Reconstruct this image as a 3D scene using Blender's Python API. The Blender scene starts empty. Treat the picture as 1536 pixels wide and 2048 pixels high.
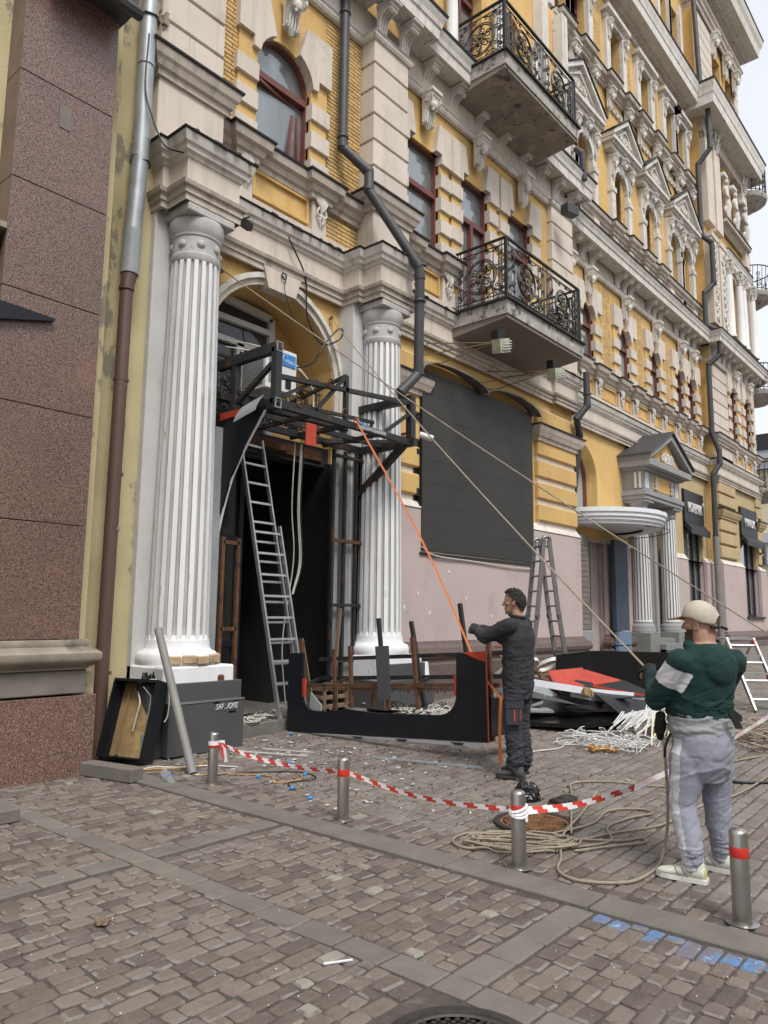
import bpy, bmesh, math, random
from mathutils import Vector, Matrix, noise
random.seed(7)
R = math.radians
S = bpy.context.scene
COL = S.collection

# ------------------------------------------------------------ camera
cam_d = bpy.data.cameras.new('camera'); cam = bpy.data.objects.new('camera', cam_d); COL.objects.link(cam)
_yaw, _pit, _rol = R(40.7), R(7.9), R(0.6)
_f = Vector((math.cos(_pit)*math.cos(_yaw), math.cos(_pit)*math.sin(_yaw), math.sin(_pit)))
_r0 = Vector((math.sin(_yaw), -math.cos(_yaw), 0)); _u0 = _r0.cross(_f)
_r = _r0*math.cos(_rol) + _u0*math.sin(_rol); _u = -_r0*math.sin(_rol) + _u0*math.cos(_rol)
M = Matrix((_r, _u, -_f)).transposed().to_4x4(); M.translation = Vector((0, 0, 1.6))
cam.matrix_world = M
cam_d.sensor_fit = 'VERTICAL'; cam_d.sensor_height = 36.0; cam_d.lens = 1490/2048*36
cam_d.clip_start = .05; cam_d.clip_end = 2000
S.camera = cam
S.render.resolution_x = 768; S.render.resolution_y = 1024

# ------------------------------------------------------------ sky and sun (overcast)
W = bpy.data.worlds.new('World'); S.world = W; W.use_nodes = True
nt = W.node_tree; nt.nodes.clear()
sky = nt.nodes.new('ShaderNodeTexSky'); sky.sky_type = 'NISHITA'; sky.sun_disc = False
sky.sun_elevation = R(52); sky.sun_rotation = R(200); sky.dust_density = 5; sky.air_density = 1.0
hsv = nt.nodes.new('ShaderNodeHueSaturation'); hsv.inputs['Saturation'].default_value = .22
bg = nt.nodes.new('ShaderNodeBackground'); bg.inputs['Strength'].default_value = .13
wo = nt.nodes.new('ShaderNodeOutputWorld')
ov = nt.nodes.new('ShaderNodeMix'); ov.data_type = 'RGBA'; ov.inputs[0].default_value = .72; ov.inputs[7].default_value = (5.5, 5.72, 6.15, 1)   # even cloud cover
cn_ = nt.nodes.new('ShaderNodeTexNoise'); cn_.inputs['Scale'].default_value = 2.2; cn_.inputs['Detail'].default_value = 5
cr_ = nt.nodes.new('ShaderNodeMix'); cr_.data_type = 'RGBA'; cr_.inputs[6].default_value = (3.9, 4.15, 4.65, 1); cr_.inputs[7].default_value = (5.2, 5.35, 5.65, 1)
nt.links.new(nt.nodes.new('ShaderNodeTexCoord').outputs['Generated'], cn_.inputs['Vector']); nt.links.new(cn_.outputs['Fac'], cr_.inputs[0]); nt.links.new(cr_.outputs[2], ov.inputs[7])
nt.links.new(sky.outputs[0], hsv.inputs['Color']); nt.links.new(hsv.outputs[0], ov.inputs[6]); nt.links.new(ov.outputs[2], bg.inputs[0]); nt.links.new(bg.outputs[0], wo.inputs[0])
sd = bpy.data.lights.new('sun', 'SUN'); sd.energy = 1.5; sd.angle = R(18); sd.color = (1, .965, .91)
sun = bpy.data.objects.new('sun', sd); COL.objects.link(sun)
_sv = Vector((-.30, -.62, .95)).normalized()          # towards the sun: behind the camera, over the street
sun.rotation_euler = _sv.to_track_quat('Z', 'Y').to_euler()
sky.sun_elevation = math.asin(_sv.z); sky.sun_rotation = math.atan2(_sv.x, _sv.y)
S.view_settings.view_transform = 'Standard'; S.view_settings.look = 'None'
S.view_settings.exposure = 0.78; S.view_settings.gamma = 1.0
try: S.view_settings.use_curve_mapping = False
except Exception: pass
S.cycles.max_bounces = 6; S.cycles.diffuse_bounces = 3; S.cycles.glossy_bounces = 3; S.cycles.transmission_bounces = 4
S.cycles.use_denoising = True

# ------------------------------------------------------------ mesh helper
class MB:
    def __init__(s): s.v = []; s.f = []; s.m = []; s.cur = 0
    def quad(s, *p):
        n = len(s.v); s.v += [tuple(q) for q in p]; s.f.append(tuple(range(n, n+len(p)))); s.m.append(s.cur); return s
    def box(s, x0, y0, z0, x1, y1, z1, bev=0):
        n = len(s.v)
        if bev <= 0:
            s.v += [(x0,y0,z0),(x1,y0,z0),(x1,y1,z0),(x0,y1,z0),(x0,y0,z1),(x1,y0,z1),(x1,y1,z1),(x0,y1,z1)]
            F = [(0,3,2,1),(4,5,6,7),(0,1,5,4),(1,2,6,5),(2,3,7,6),(3,0,4,7)]
        else:
            b = bev
            for (X, Y, Z) in ((x0,y0,z0),(x1,y0,z0),(x1,y1,z0),(x0,y1,z0),(x0,y0,z1),(x1,y0,z1),(x1,y1,z1),(x0,y1,z1)):
                dx = b if X == x0 else -b; dy = b if Y == y0 else -b; dz = b if Z == z0 else -b
                s.v += [(X, Y+dy, Z+dz), (X+dx, Y, Z+dz), (X+dx, Y+dy, Z)]
            F = []
            def q(a, b_, c, d, k): F.append(tuple(3*i+k for i in (a, b_, c, d)))
            q(0,3,2,1,2); q(4,5,6,7,2); q(0,1,5,4,1); q(1,2,6,5,0); q(2,3,7,6,1); q(3,0,4,7,0)
            def e(a, b_, k, l): F.append((3*a+k, 3*b_+k, 3*b_+l, 3*a+l))
            for a, b_ in ((0,1),(2,3),(4,5),(6,7)): e(a, b_, 1, 2)
            for a, b_ in ((1,2),(3,0),(5,6),(7,4)): e(a, b_, 0, 2)
            for a, b_ in ((0,4),(1,5),(2,6),(3,7)): e(a, b_, 0, 1)
            for i in range(8): F.append((3*i, 3*i+1, 3*i+2))
        s.f += [tuple(n+i for i in t) for t in F]; s.m += [s.cur]*len(F); return s
    def obox(s, c, ax, ay, az, hx, hy, hz):
        n = len(s.v); c = Vector(c); ax, ay, az = Vector(ax).normalized(), Vector(ay).normalized(), Vector(az).normalized()
        for k in ((-1,-1,-1),(1,-1,-1),(1,1,-1),(-1,1,-1),(-1,-1,1),(1,-1,1),(1,1,1),(-1,1,1)):
            s.v.append(tuple(c + ax*hx*k[0] + ay*hy*k[1] + az*hz*k[2]))
        F = [(0,3,2,1),(4,5,6,7),(0,1,5,4),(1,2,6,5),(2,3,7,6),(3,0,4,7)]
        s.f += [tuple(n+i for i in t) for t in F]; s.m += [s.cur]*6; return s
    def bar(s, a, b, w, h=None, up=(0,0,1)):
        a, b = Vector(a), Vector(b); d = (b-a)
        if d.length < 1e-6: return s
        u = Vector(up)
        if abs(d.normalized().dot(u)) > .97: u = Vector((1,0,0))
        x = d.cross(u).normalized(); z = x.cross(d).normalized()
        return s.obox((a+b)/2, x, d, z, w/2, d.length/2, (h or w)/2)
    def prism(s, pts, vec):
        """planar polygon (list of 3D points) extruded by vec"""
        n = len(s.v); k = len(pts); v = Vector(vec)
        s.v += [tuple(p) for p in pts] + [tuple(Vector(p)+v) for p in pts]
        s.f.append(tuple(range(n, n+k))); s.f.append(tuple(range(n+2*k-1, n+k-1, -1))); s.m += [s.cur]*2
        for i in range(k):
            j = (i+1) % k; s.f.append((n+i, n+j, n+k+j, n+k+i)); s.m.append(s.cur)
        return s
    def tube(s, pts, r, n=6, caps=True, closed=False):
        P = [Vector(p) for p in pts]; m = len(P)
        if m < 2: return s
        rr = r if isinstance(r, (list, tuple)) else [r]*m
        base = len(s.v); up = None
        for i in range(m):
            if closed: t = P[(i+1) % m] - P[i-1]
            else: t = P[min(i+1, m-1)] - P[max(i-1, 0)]
            if t.length < 1e-9: t = Vector((0,0,1))
            t.normalize()
            if up is None:
                a = Vector((0,0,1)) if abs(t.z) < .9 else Vector((1,0,0)); up = (a - t*a.dot(t)).normalized()
            else:
                up = up - t*up.dot(t)
                if up.length < 1e-6: up = t.orthogonal()
                up.normalize()
            sd_ = t.cross(up)
            for k in range(n):
                a = 2*math.pi*k/n; s.v.append(tuple(P[i] + (up*math.cos(a) + sd_*math.sin(a))*rr[i]))
        for i in range(m if closed else m-1):
            i2 = (i+1) % m
            for k in range(n):
                k2 = (k+1) % n
                s.f.append((base+i*n+k, base+i*n+k2, base+i2*n+k2, base+i2*n+k)); s.m.append(s.cur)
        if caps and not closed:
            s.f.append(tuple(base+k for k in range(n-1, -1, -1))); s.f.append(tuple(base+(m-1)*n+k for k in range(n))); s.m += [s.cur]*2
        return s
    def lathe(s, prof, cx, cy, n=24, z0=0, flute=0, a0=0, a1=2*math.pi, caps=True):
        base = len(s.v); full = abs(a1-a0-2*math.pi) < 1e-6; cnt = n if full else n+1
        for (r, z) in prof:
            for k in range(cnt):
                a = a0 + (a1-a0)*k/n; s.v.append((cx + r*math.cos(a), cy + r*math.sin(a), z0+z))
        for i in range(len(prof)-1):
            for k in range(n):
                k2 = (k+1) % cnt
                s.f.append((base+i*cnt+k, base+i*cnt+k2, base+(i+1)*cnt+k2, base+(i+1)*cnt+k)); s.m.append(s.cur)
        if caps and full:
            for i, rev in ((0, True), (len(prof)-1, False)):
                if prof[i][0] > 1e-4:
                    q = [base+i*cnt+k for k in range(cnt)]; s.f.append(tuple(q[::-1] if rev else q)); s.m.append(s.cur)
        return s
    def sweep(s, path, prof, zoff=0):
        """profile (outward, z) along a plan path; outward is to the right of the direction of travel"""
        P = [Vector((p[0], p[1])) for p in path]; m = len(P); mit = []
        for i in range(m):
            ns = []
            if i > 0: d = (P[i]-P[i-1]).normalized(); ns.append(Vector((d.y, -d.x)))
            if i < m-1: d = (P[i+1]-P[i]).normalized(); ns.append(Vector((d.y, -d.x)))
            if len(ns) == 1: mit.append(ns[0])
            else: mit.append((ns[0]+ns[1]) / max(.2, 1+ns[0].dot(ns[1])))
        base = len(s.v); k = len(prof)
        for i in range(m):
            for (d, z) in prof:
                q = P[i] + mit[i]*d; s.v.append((q.x, q.y, z+zoff))
        for i in range(m-1):
            for j in range(k-1):
                s.f.append((base+i*k+j, base+(i+1)*k+j, base+(i+1)*k+j+1, base+i*k+j+1)); s.m.append(s.cur)
        s.f.append(tuple(base+j for j in range(k))); s.f.append(tuple(base+(m-1)*k+j for j in range(k-1, -1, -1))); s.m += [s.cur]*2
        return s
    def arch_wall(s, x0, x1, z0, z1, y, ops, depth, seg=14, rm=None):
        """wall in the plane y with openings (xa, xb, zb, spring_or_top, arched); reveals go back by depth"""
        c0 = s.cur; x = x0
        for (xa, xb, zb, zt, arched) in sorted(ops):
            if xa > x: s.quad((x,y,z0),(xa,y,z0),(xa,y,z1),(x,y,z1))
            if zb > z0: s.quad((xa,y,z0),(xb,y,z0),(xb,y,zb),(xa,y,zb))
            if arched:
                r = (xb-xa)/2; cx = (xa+xb)/2
                A = [(cx - r*math.cos(math.pi*i/seg), zt + r*math.sin(math.pi*i/seg)) for i in range(seg+1)]
            else: A = [(xa, zt), (xb, zt)]
            for i in range(len(A)-1):
                s.quad((A[i][0],y,A[i][1]),(A[i+1][0],y,A[i+1][1]),(A[i+1][0],y,z1),(A[i][0],y,z1))
            if rm is not None: s.cur = rm
            O = [(xa, zb)] + A + [(xb, zb)]
            for i in range(len(O)):
                j = (i+1) % len(O)
                s.quad((O[i][0],y,O[i][1]),(O[j][0],y,O[j][1]),(O[j][0],y+depth,O[j][1]),(O[i][0],y+depth,O[i][1]))
            s.cur = c0; x = xb
        if x1 > x: s.quad((x,y,z0),(x1,y,z0),(x1,y,z1),(x,y,z1))
        return s
    def xf(s, mat, i0=0):
        for i in range(i0, len(s.v)): s.v[i] = tuple(mat @ Vector(s.v[i]))
        return s
    def mesh(s, name, mats, smooth=None):
        me = bpy.data.meshes.new(name); me.from_pydata(s.v, [], s.f)
        for m in (mats if isinstance(mats, (list, tuple)) else [mats]): me.materials.append(m)
        if any(s.m): me.polygons.foreach_set('material_index', s.m)
        if smooth:
            me.polygons.foreach_set('use_smooth', [True]*len(me.polygons))
            try: me.set_sharp_from_angle(angle=R(smooth))
            except Exception: pass
        me.update(); return me
    def islands(s):
        par = list(range(len(s.v)))
        def fd(a):
            while par[a] != a: par[a] = par[par[a]]; a = par[a]
            return a
        for f in s.f:
            r0 = fd(f[0])
            for i in f[1:]: par[fd(i)] = r0
        g = {}
        for f, m in zip(s.f, s.m): g.setdefault(fd(f[0]), []).append((f, m))
        out = []
        for fs in g.values():
            ids = sorted({i for f, _ in fs for i in f}); mp = {j: i for i, j in enumerate(ids)}
            q = MB(); q.v = [s.v[j] for j in ids]; q.f = [tuple(mp[i] for i in f) for f, _ in fs]; q.m = [m for _, m in fs]; out.append(q)
        return out
    def build(s, name, mats, parent=None, smooth=None, recalc=True, **props):
        o0 = Vector((0,0,0)); p = parent
        while p is not None: o0 += Vector(p.location); p = p.parent
        if o0.length > 0: s.v = [(a-o0.x, b-o0.y, c-o0.z) for a, b, c in s.v]
        me = s.mesh(name, mats, smooth)
        if recalc:
            bm = bmesh.new(); bm.from_mesh(me)
            if smooth: bmesh.ops.remove_doubles(bm, verts=bm.verts, dist=1e-5)
            bmesh.ops.recalc_face_normals(bm, faces=bm.faces); bm.to_mesh(me); bm.free()
            if smooth:
                try: me.set_sharp_from_angle(angle=R(smooth))
                except Exception: pass
        o = bpy.data.objects.new(name, me); COL.objects.link(o); o.parent = parent
        for k, v in props.items(): o[k] = v
        return o

def thing(name, loc, label, cat, group=None):
    o = bpy.data.objects.new(name, None); COL.objects.link(o); o.location = loc; o.empty_display_size = .1
    o['label'] = label; o['category'] = cat
    if group: o['group'] = group
    return o
def tag(o, label, cat, group=None):
    o['label'] = label; o['category'] = cat
    if group: o['group'] = group
    return o
def inst(name, me, loc, parent=None, rot=(0,0,0), scale=(1,1,1)):
    o = bpy.data.objects.new(name, me); COL.objects.link(o); o.parent = parent
    o0 = Vector((0,0,0)); p = parent
    while p is not None: o0 += Vector(p.location); p = p.parent
    o.location = Vector(loc)-o0; o.rotation_euler = rot; o.scale = scale; return o
def text_mesh(txt, size, extrude=0, shear=0, align='CENTER'):
    cu = bpy.data.curves.new('lettering', 'FONT'); cu.body = txt; cu.size = size; cu.extrude = extrude; cu.shear = shear
    cu.align_x = align; cu.align_y = 'CENTER'; cu.resolution_u = 3
    t = bpy.data.objects.new('lettering', cu); COL.objects.link(t)
    dg = bpy.context.evaluated_depsgraph_get(); me = bpy.data.meshes.new_from_object(t.evaluated_get(dg))
    bpy.data.objects.remove(t); bpy.data.curves.remove(cu); return me
def catmull(P, k=6, closed=False):
    P = [Vector(p) for p in P]; n = len(P); out = []
    rng = n if closed else n-1
    for i in range(rng):
        p0 = P[(i-1) % n] if closed or i > 0 else P[0]*2-P[1]
        p1 = P[i]; p2 = P[(i+1) % n]; p3 = P[(i+2) % n] if closed or i+2 < n else P[-1]*2-P[-2]
        for j in range(k):
            t = j/k
            out.append(.5*((2*p1) + (p2-p0)*t + (2*p0-5*p1+4*p2-p3)*t*t + (3*p1-p0-3*p2+p3)*t**3))
    if not closed: out.append(P[-1])
    return out
def gz(x): return .036*(min(max(x, 5), 20)-5)      # the street climbs gently along the facade

# ------------------------------------------------------------ materials
def mat(name, col, rough=.8, var=.1, vs=3, metal=0, bump=0, bs=80, spots=(), rnd=0, spec=.5, obj=False, streak=0, hue=None, speck=None, coat=0, zs=1, cells=None):
    m = bpy.data.materials.new(name); m.use_nodes = True; t = m.node_tree; N = t.nodes; L = t.links
    b = N['Principled BSDF']; b.inputs['Roughness'].default_value = rough; b.inputs['Metallic'].default_value = metal
    b.inputs['Specular IOR Level'].default_value = spec
    if coat: b.inputs['Coat Weight'].default_value = coat; b.inputs['Coat Roughness'].default_value = .08
    if obj: co = N.new('ShaderNodeTexCoord').outputs['Object']
    else: co = N.new('ShaderNodeNewGeometry').outputs['Position']
    def vec(sx, sz=None):
        mp = N.new('ShaderNodeMapping'); mp.inputs['Scale'].default_value = (sx, sx, sz if sz is not None else sx); L.new(co, mp.inputs[0]); return mp.outputs[0]
    def noi(scale, sz=None, det=4, rg=.55):
        n = N.new('ShaderNodeTexNoise'); n.inputs['Scale'].default_value = 1; n.inputs['Detail'].default_value = det; n.inputs['Roughness'].default_value = rg
        L.new(vec(scale, sz), n.inputs['Vector']); return n.outputs['Fac']
    def ramp(src, a, b_):
        r = N.new('ShaderNodeMapRange'); r.inputs['From Min'].default_value = a; r.inputs['From Max'].default_value = b_; L.new(src, r.inputs['Value']); return r.outputs[0]
    def mix(f, c1, c2, mode='MIX'):
        x = N.new('ShaderNodeMix'); x.data_type = 'RGBA'; x.blend_type = mode
        if isinstance(f, (int, float)): x.inputs[0].default_value = f
        else: L.new(f, x.inputs[0])
        for i, c in ((6, c1), (7, c2)):
            if isinstance(c, tuple): x.inputs[i].default_value = (*c[:3], 1)
            else: L.new(c, x.inputs[i])
        return x.outputs[2]
    lo = tuple(c*(1-var) for c in col); hi = tuple(min(1, c*(1+var)) for c in col)
    c = mix(ramp(noi(vs, vs*zs), .3, .7), lo, hi)
    if rnd:
        oi = N.new('ShaderNodeObjectInfo').outputs['Random']; ge = N.new('ShaderNodeNewGeometry').outputs['Random Per Island']
        ad = N.new('ShaderNodeMath'); ad.operation = 'ADD'; L.new(oi, ad.inputs[0]); L.new(ge, ad.inputs[1])
        fr = N.new('ShaderNodeMath'); fr.operation = 'FRACT'; L.new(ad.outputs[0], fr.inputs[0])
        rr = N.new('ShaderNodeMapRange'); rr.inputs['To Min'].default_value = 1-rnd; rr.inputs['To Max'].default_value = 1+rnd; L.new(fr.outputs[0], rr.inputs['Value'])
        hs = N.new('ShaderNodeHueSaturation'); L.new(rr.outputs[0], hs.inputs['Value']); L.new(c, hs.inputs['Color']); c = hs.outputs[0]
        if hue:
            wn = N.new('ShaderNodeTexWhiteNoise'); wn.noise_dimensions = '1D'; L.new(fr.outputs[0], wn.inputs['W'])
            for (hc, a, b_) in hue: c = mix(ramp(wn.outputs['Value'], a, b_), c, hc)
    if speck:
        for (sc, scol, a, b_) in speck: c = mix(ramp(noi(sc, det=2), a, b_), c, scol)
    if streak:
        c = mix(ramp(noi(7, .5, 3), .5, .85), c, tuple(q*(1-streak) for q in col))
    for sp in spots:
        scol, sc, a, b_ = sp[:4]; szz = sp[4] if len(sp) > 4 else None
        c = mix(ramp(noi(sc, szz, 6, .65), a, b_), c, scol)
    L.new(c, b.inputs['Base Color'])
    if bump:
        n = N.new('ShaderNodeBump'); n.inputs['Strength'].default_value = bump; n.inputs['Distance'].default_value = .01
        L.new(noi(bs, det=5), n.inputs['Height']); L.new(n.outputs[0], b.inputs['Normal'])
    return m
grime_shade = (.17, .15, .13)  # dirt on the mouldings, deepened to paint undercut shade into their colour
K = {}
K['cream'] = mat('cream stucco', (.59, .52, .45), .9, .08, 1.2, bump=.35, bs=70, streak=.28, rnd=.045, spots=(((.38,.33,.28), 1.8, .58, .82), ((.30,.26,.21), 9, .66, .78, .8)))
K['cream2'] = mat('cream moulding', (.50, .44, .38), .9, .12, 2.0, bump=.5, bs=50, streak=.45, spots=((grime_shade, 3.2, .56, .80, 2.5), ((.10,.09,.08), 13, .66, .78, 6)))
K['white'] = mat('white moulding', (.62, .59, .54), .85, .1, 2.2, bump=.2, bs=80, streak=.4, spots=((grime_shade, 4, .57, .82), ((.11,.10,.085), 15, .66, .78)))  # dark streaks and specks also strengthened as painted shade, as on cream mouldings
K['yellow'] = mat('ochre stucco', (.60, .395, .15), .9, .09, 1.1, bump=.25, bs=90, streak=.18, spots=(((.42,.26,.08), 2.5, .6, .85),))
K['beige'] = mat('dull ochre stucco', (.46, .355, .20), .9, .08, 1.1, bump=.2, bs=90, streak=.15)
K['brick'] = mat('ochre brick', (.54, .36, .15), .85, .12, 5, bump=.3, bs=60, rnd=.16)
K['mortar'] = mat('brick joints', (.22, .15, .07), .95, .1, 6)
K['pink'] = mat('pinkish grey paint', (.46, .375, .36), .85, .05, .9, bump=.15, bs=70, spots=(((.36,.29,.27), 1.3, .55, .8), ((.62,.58,.55), 9, .74, .78)))
K['plinth'] = mat('brown polished plinth', (.12, .085, .075), .55, .2, 8, speck=((120, (.22,.17,.15), .55, .7),))
K['pilaster'] = mat('pale grey paint', (.53, .52, .51), .85, .09, 1.4, bump=.3, bs=40, spots=(((.36,.35,.33), 2.2, .58, .8, 1.2), ((.30,.28,.25), 7, .72, .78, 3)))
K['flute_grey'] = mat('darker grey white flute faces', (.47, .465, .455), .85, .1, 2.5, bump=.4, bs=50, streak=.25, spots=(((.60,.60,.60), 3.0, .60, .66, .5), ((.36,.33,.30), 8, .68, .74, 2)))  # sunk flute faces get a darker colour than the fillets
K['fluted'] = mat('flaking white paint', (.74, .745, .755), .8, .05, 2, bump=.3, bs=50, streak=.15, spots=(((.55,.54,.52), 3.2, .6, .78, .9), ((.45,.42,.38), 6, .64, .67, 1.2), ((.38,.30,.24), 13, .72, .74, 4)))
K['capital'] = mat('grey painted capital', (.44, .43, .42), .85, .15, 5, bump=.3, bs=50, spots=(((.15,.14,.13), 5, .62, .8),))
K['flute_paint'] = mat('white painted column', (.72,.72,.71), .8, .05, 3, spots=(((.45,.45,.44), 4, .66, .85),))
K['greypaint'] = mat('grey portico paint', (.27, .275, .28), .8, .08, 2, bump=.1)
K['cap'] = mat('bitumen flashing', (.022, .022, .022), .75, .3, 6, bump=.4, bs=30, spots=(((.10,.09,.08), 7, .6, .8),))
K['pipe'] = mat('dark grey downpipe', (.055, .055, .058), .5, .15, 4, spec=.4, spots=(((.16,.155,.15), 6, .66, .8),))
K['pipe_lt'] = mat('grey downpipe', (.20, .19, .18), .6, .12, 4, spots=(((.35,.34,.33), 9, .68, .75),))
K['pipe_lt2'] = mat('weathered tin', (.20, .185, .165), .7, .2, 4, spots=(((.05,.045,.04), 5, .55, .7),))
K['galv'] = mat('galvanised steel', (.36, .385, .40), .5, .2, 3, metal=.45, spots=(((.36,.37,.37), 4, .58, .75, 1.5),))
K['brownpipe'] = mat('brown painted pipe', (.105, .06, .05), .5, .12, 3)
K['lt_yellow'] = mat('peeling pale yellow stucco', (.48, .41, .24), .9, .1, 1.6, bump=.5, bs=45, spots=(((.24,.215,.16), 2.1, .56, .60, 1.1), ((.13,.12,.10), 13, .68, .72, 5)))
def granite(name, c0, rough):
    return mat(name, c0, rough, .15, .7, spec=.5, coat=.12, speck=((105, (.035,.023,.02), .50, .57), (85, (.38,.275,.23), .57, .65), (60, (.075,.047,.038), .58, .68)), spots=(((.26,.135,.095), 1.3, .62, .9), ((.13,.085,.07), .8, .55, .85, .4)), rnd=.06)
K['granite'] = granite('polished red granite', (.205, .120, .100), .32)
K['granite_d'] = granite('rough red granite', (.20, .108, .082), .6)
K['gr_side'] = mat('granite edge', (.16, .11, .085), .7, .15, 3)
K['stone_trim'] = mat('weathered stone ledge', (.26, .225, .18), .7, .25, 4, bump=.4, bs=40, spots=(((.09,.075,.06), 3, .55, .75),))
K['stone_band'] = mat('stone band', (.17, .15, .13), .75, .18, 3, bump=.3, bs=50, spots=(((.10,.09,.08), 4, .58, .75),))
K['frame_red'] = mat('red brown window frame', (.145, .045, .035), .55, .15, 6)
K['frame_wht'] = mat('white plastic frame', (.55, .55, .54), .5, .08, 4)
K['dark'] = mat('dark interior', (.006, .006, .007), .8, .2, 4)
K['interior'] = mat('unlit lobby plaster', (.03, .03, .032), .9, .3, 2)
K['navy'] = mat('navy door frame', (.012, .016, .028), .35, .2, 4)
K['iron'] = mat('wrought iron', (.011, .0115, .012), .55, .3, 12, spots=(((.05,.035,.02), 14, .66, .8),))
K['iron_gold'] = mat('faded gilt rosette', (.16, .12, .06), .6, .3, 20)
K['slab'] = mat('peeling balcony concrete', (.25, .225, .195), .9, .14, 2, bump=1.0, bs=18, spots=(((.33,.28,.22), 3.0, .53, .555), ((.09,.08,.068), 3.6, .60, .64)))
K['slab_edge'] = mat('peeling balcony edge', (.36, .34, .31), .9, .15, 4, bump=.9, bs=25, spots=(((.12,.11,.10), 5.5, .55, .62), ((.56,.53,.49), 8, .62, .66)))
K['soffit'] = mat('smooth balcony underside', (.215, .185, .16), .9, .07, 2, bump=.3, spots=(((.34,.31,.28), 7, .70, .73), ((.045,.042,.04), 1.7, .68, .72)))
K['steel'] = mat('painted black steel with rust', (.018, .018, .019), .55, .3, 6, obj=False, bump=.2, spots=(((.085,.036,.016), 4.5, .56, .68), ((.12,.11,.10), 11, .70, .76)))
K['rust'] = mat('rusty steel', (.105, .045, .02), .85, .35, 9, bump=.4, spots=(((.025,.018,.014), 5, .55, .68),))
K['blackpanel'] = mat('matt black panel', (.010, .012, .016), .38, .15, 3, spec=.35, spots=(((.05,.05,.05), 16, .74, .78),))
K['glossblack'] = mat('glossy black panel', (.007, .007, .008), .18, .2, 3, spec=.5, spots=(((.35,.35,.35), 26, .73, .76),))
K['redpaint'] = mat('red painted sheet', (.42, .045, .022), .5, .18, 5, spots=(((.16,.03,.02), 5, .6, .75),))
K['grey_panel'] = mat('grey composite panel', (.075, .078, .082), .4, .06, 2, spec=.4, spots=(((.16,.16,.16), 14, .73, .77),))
K['grey_sheet'] = mat('light grey sheet', (.27, .29, .30), .45, .12, 4, spots=(((.12,.12,.12), 6, .62, .72),))
K['white_sheet'] = mat('white sheet', (.72, .74, .78), .6, .05, 4)
K['led'] = mat('led screen face', (.040, .0395, .037), .6, .10, .8, spec=.3, rnd=.03, bump=.05, bs=300)
K['alu'] = mat('ladder aluminium', (.52, .53, .54), .38, .12, 6, metal=.8)
K['alu_d'] = mat('grey ladder tube', (.19, .195, .195), .45, .12, 6, metal=.5, spots=(((.45,.45,.44), 13, .72, .76),))
K['steel_pol'] = mat('brushed stainless', (.42, .405, .385), .28, .1, 5, metal=.9, streak=.15)
K['band'] = mat('red reflective band', (.50, .03, .02), .4, .08, 9)
K['red'] = mat('tape red', (.58, .05, .03), .55, .06, 9)
K['tapewhite'] = mat('tape white', (.76, .74, .75), .5, .04, 9)
K['tapepink'] = mat('faded tape pink', (.72, .52, .56), .5, .08, 5)
K['strap'] = mat('orange strap', (.52, .15, .04), .75, .1, 20)
K['rope'] = mat('beige rope', (.30, .25, .19), .9, .15, 40, bump=.5, bs=200)
K['cable_b'] = mat('black cable', (.012, .012, .012), .5, .2, 20)
K['cable_w'] = mat('white cable', (.55, .53, .47), .6, .12, 12)
K['cable_o'] = mat('orange cable', (.45, .25, .08), .6, .12, 12)
K['conc'] = mat('kerb concrete', (.145, .132, .115), .92, .14, 5, bump=.5, bs=60, spots=(((.10,.095,.085), 3, .56, .75), ((.21,.20,.18), 9, .66, .75)))
K['conc_step'] = mat('worn concrete step', (.15, .14, .125), .92, .2, 4, bump=.5, bs=50, spots=(((.27,.26,.24), 5, .62, .7), ((.07,.065,.06), 3, .55, .7)))
K['paver'] = mat('brown paving stone', (.134, .106, .091), .9, .14, 11, bump=.8, bs=90, rnd=.24, hue=(((.185,.15,.13), .55, .8), ((.27,.25,.215), .982, .985)), spots=(((.20,.172,.155), 1.3, .55, .75), ((.10,.08,.07), 2.1, .60, .75), ((.24,.225,.205), 26, .64, .71)))
K['paver_g'] = mat('tan grey paving stone', (.182, .158, .139), .9, .12, 9, bump=.7, bs=90, rnd=.17, hue=(((.16,.125,.11), .86, .88),), spots=(((.13,.115,.10), 3, .58, .8),))
K['paver_edge'] = mat('grey strip tile', (.152, .138, .12), .88, .1, 6, bump=.5, bs=90, rnd=.12, spots=(((.16,.15,.13), 5, .6, .78),))
K['paver_blue'] = mat('blue painted paving stone', (.15, .135, .16), .85, .12, 8, bump=.4, bs=120, spots=(((.085,.20,.40), 4, .45, .60), ((.22,.37,.52), 12, .56, .64), ((.15,.135,.13), 30, .6, .68)))
K['mortar_smear'] = mat('mortar smear', (.200, .182, .162), .95, .15, 12, bump=.5, bs=120, spots=(((.15,.125,.11), 14, .5, .6),))
K['joint'] = mat('sandy paving joints', (.078, .066, .058), .97, .25, 14, bump=.6, bs=150, spots=(((.16,.148,.13), 7, .56, .72),))
K['asph'] = mat('distant paving', (.175, .15, .133), .92, .12, 3, bump=.3, bs=60)
K['manhole'] = mat('rusty cast iron', (.21, .10, .04), .75, .3, 9, bump=.5, bs=50, spots=(((.05,.04,.032), 7, .5, .62),))
K['manhole_d'] = mat('dark cast iron', (.035, .03, .028), .55, .25, 12, bump=.4)
K['blue'] = mat('blue sheathing', (.045, .065, .10), .7, .12, 3, bump=.2, spots=(((.05,.055,.07), 2.2, .5, .66, 1.2),))
K['blue_lt'] = mat('pale blue board', (.13, .20, .29), .7, .12, 6)
K['blue_chip'] = mat('blue plastic', (.03, .28, .68), .5, .1, 6)
K['stepstone'] = mat('grey granite step', (.20, .205, .195), .6, .1, 5, speck=((90, (.11,.11,.105), .55, .66),))
K['sign_bk'] = mat('black shop sign', (.010, .010, .011), .5, .1, 5)
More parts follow.
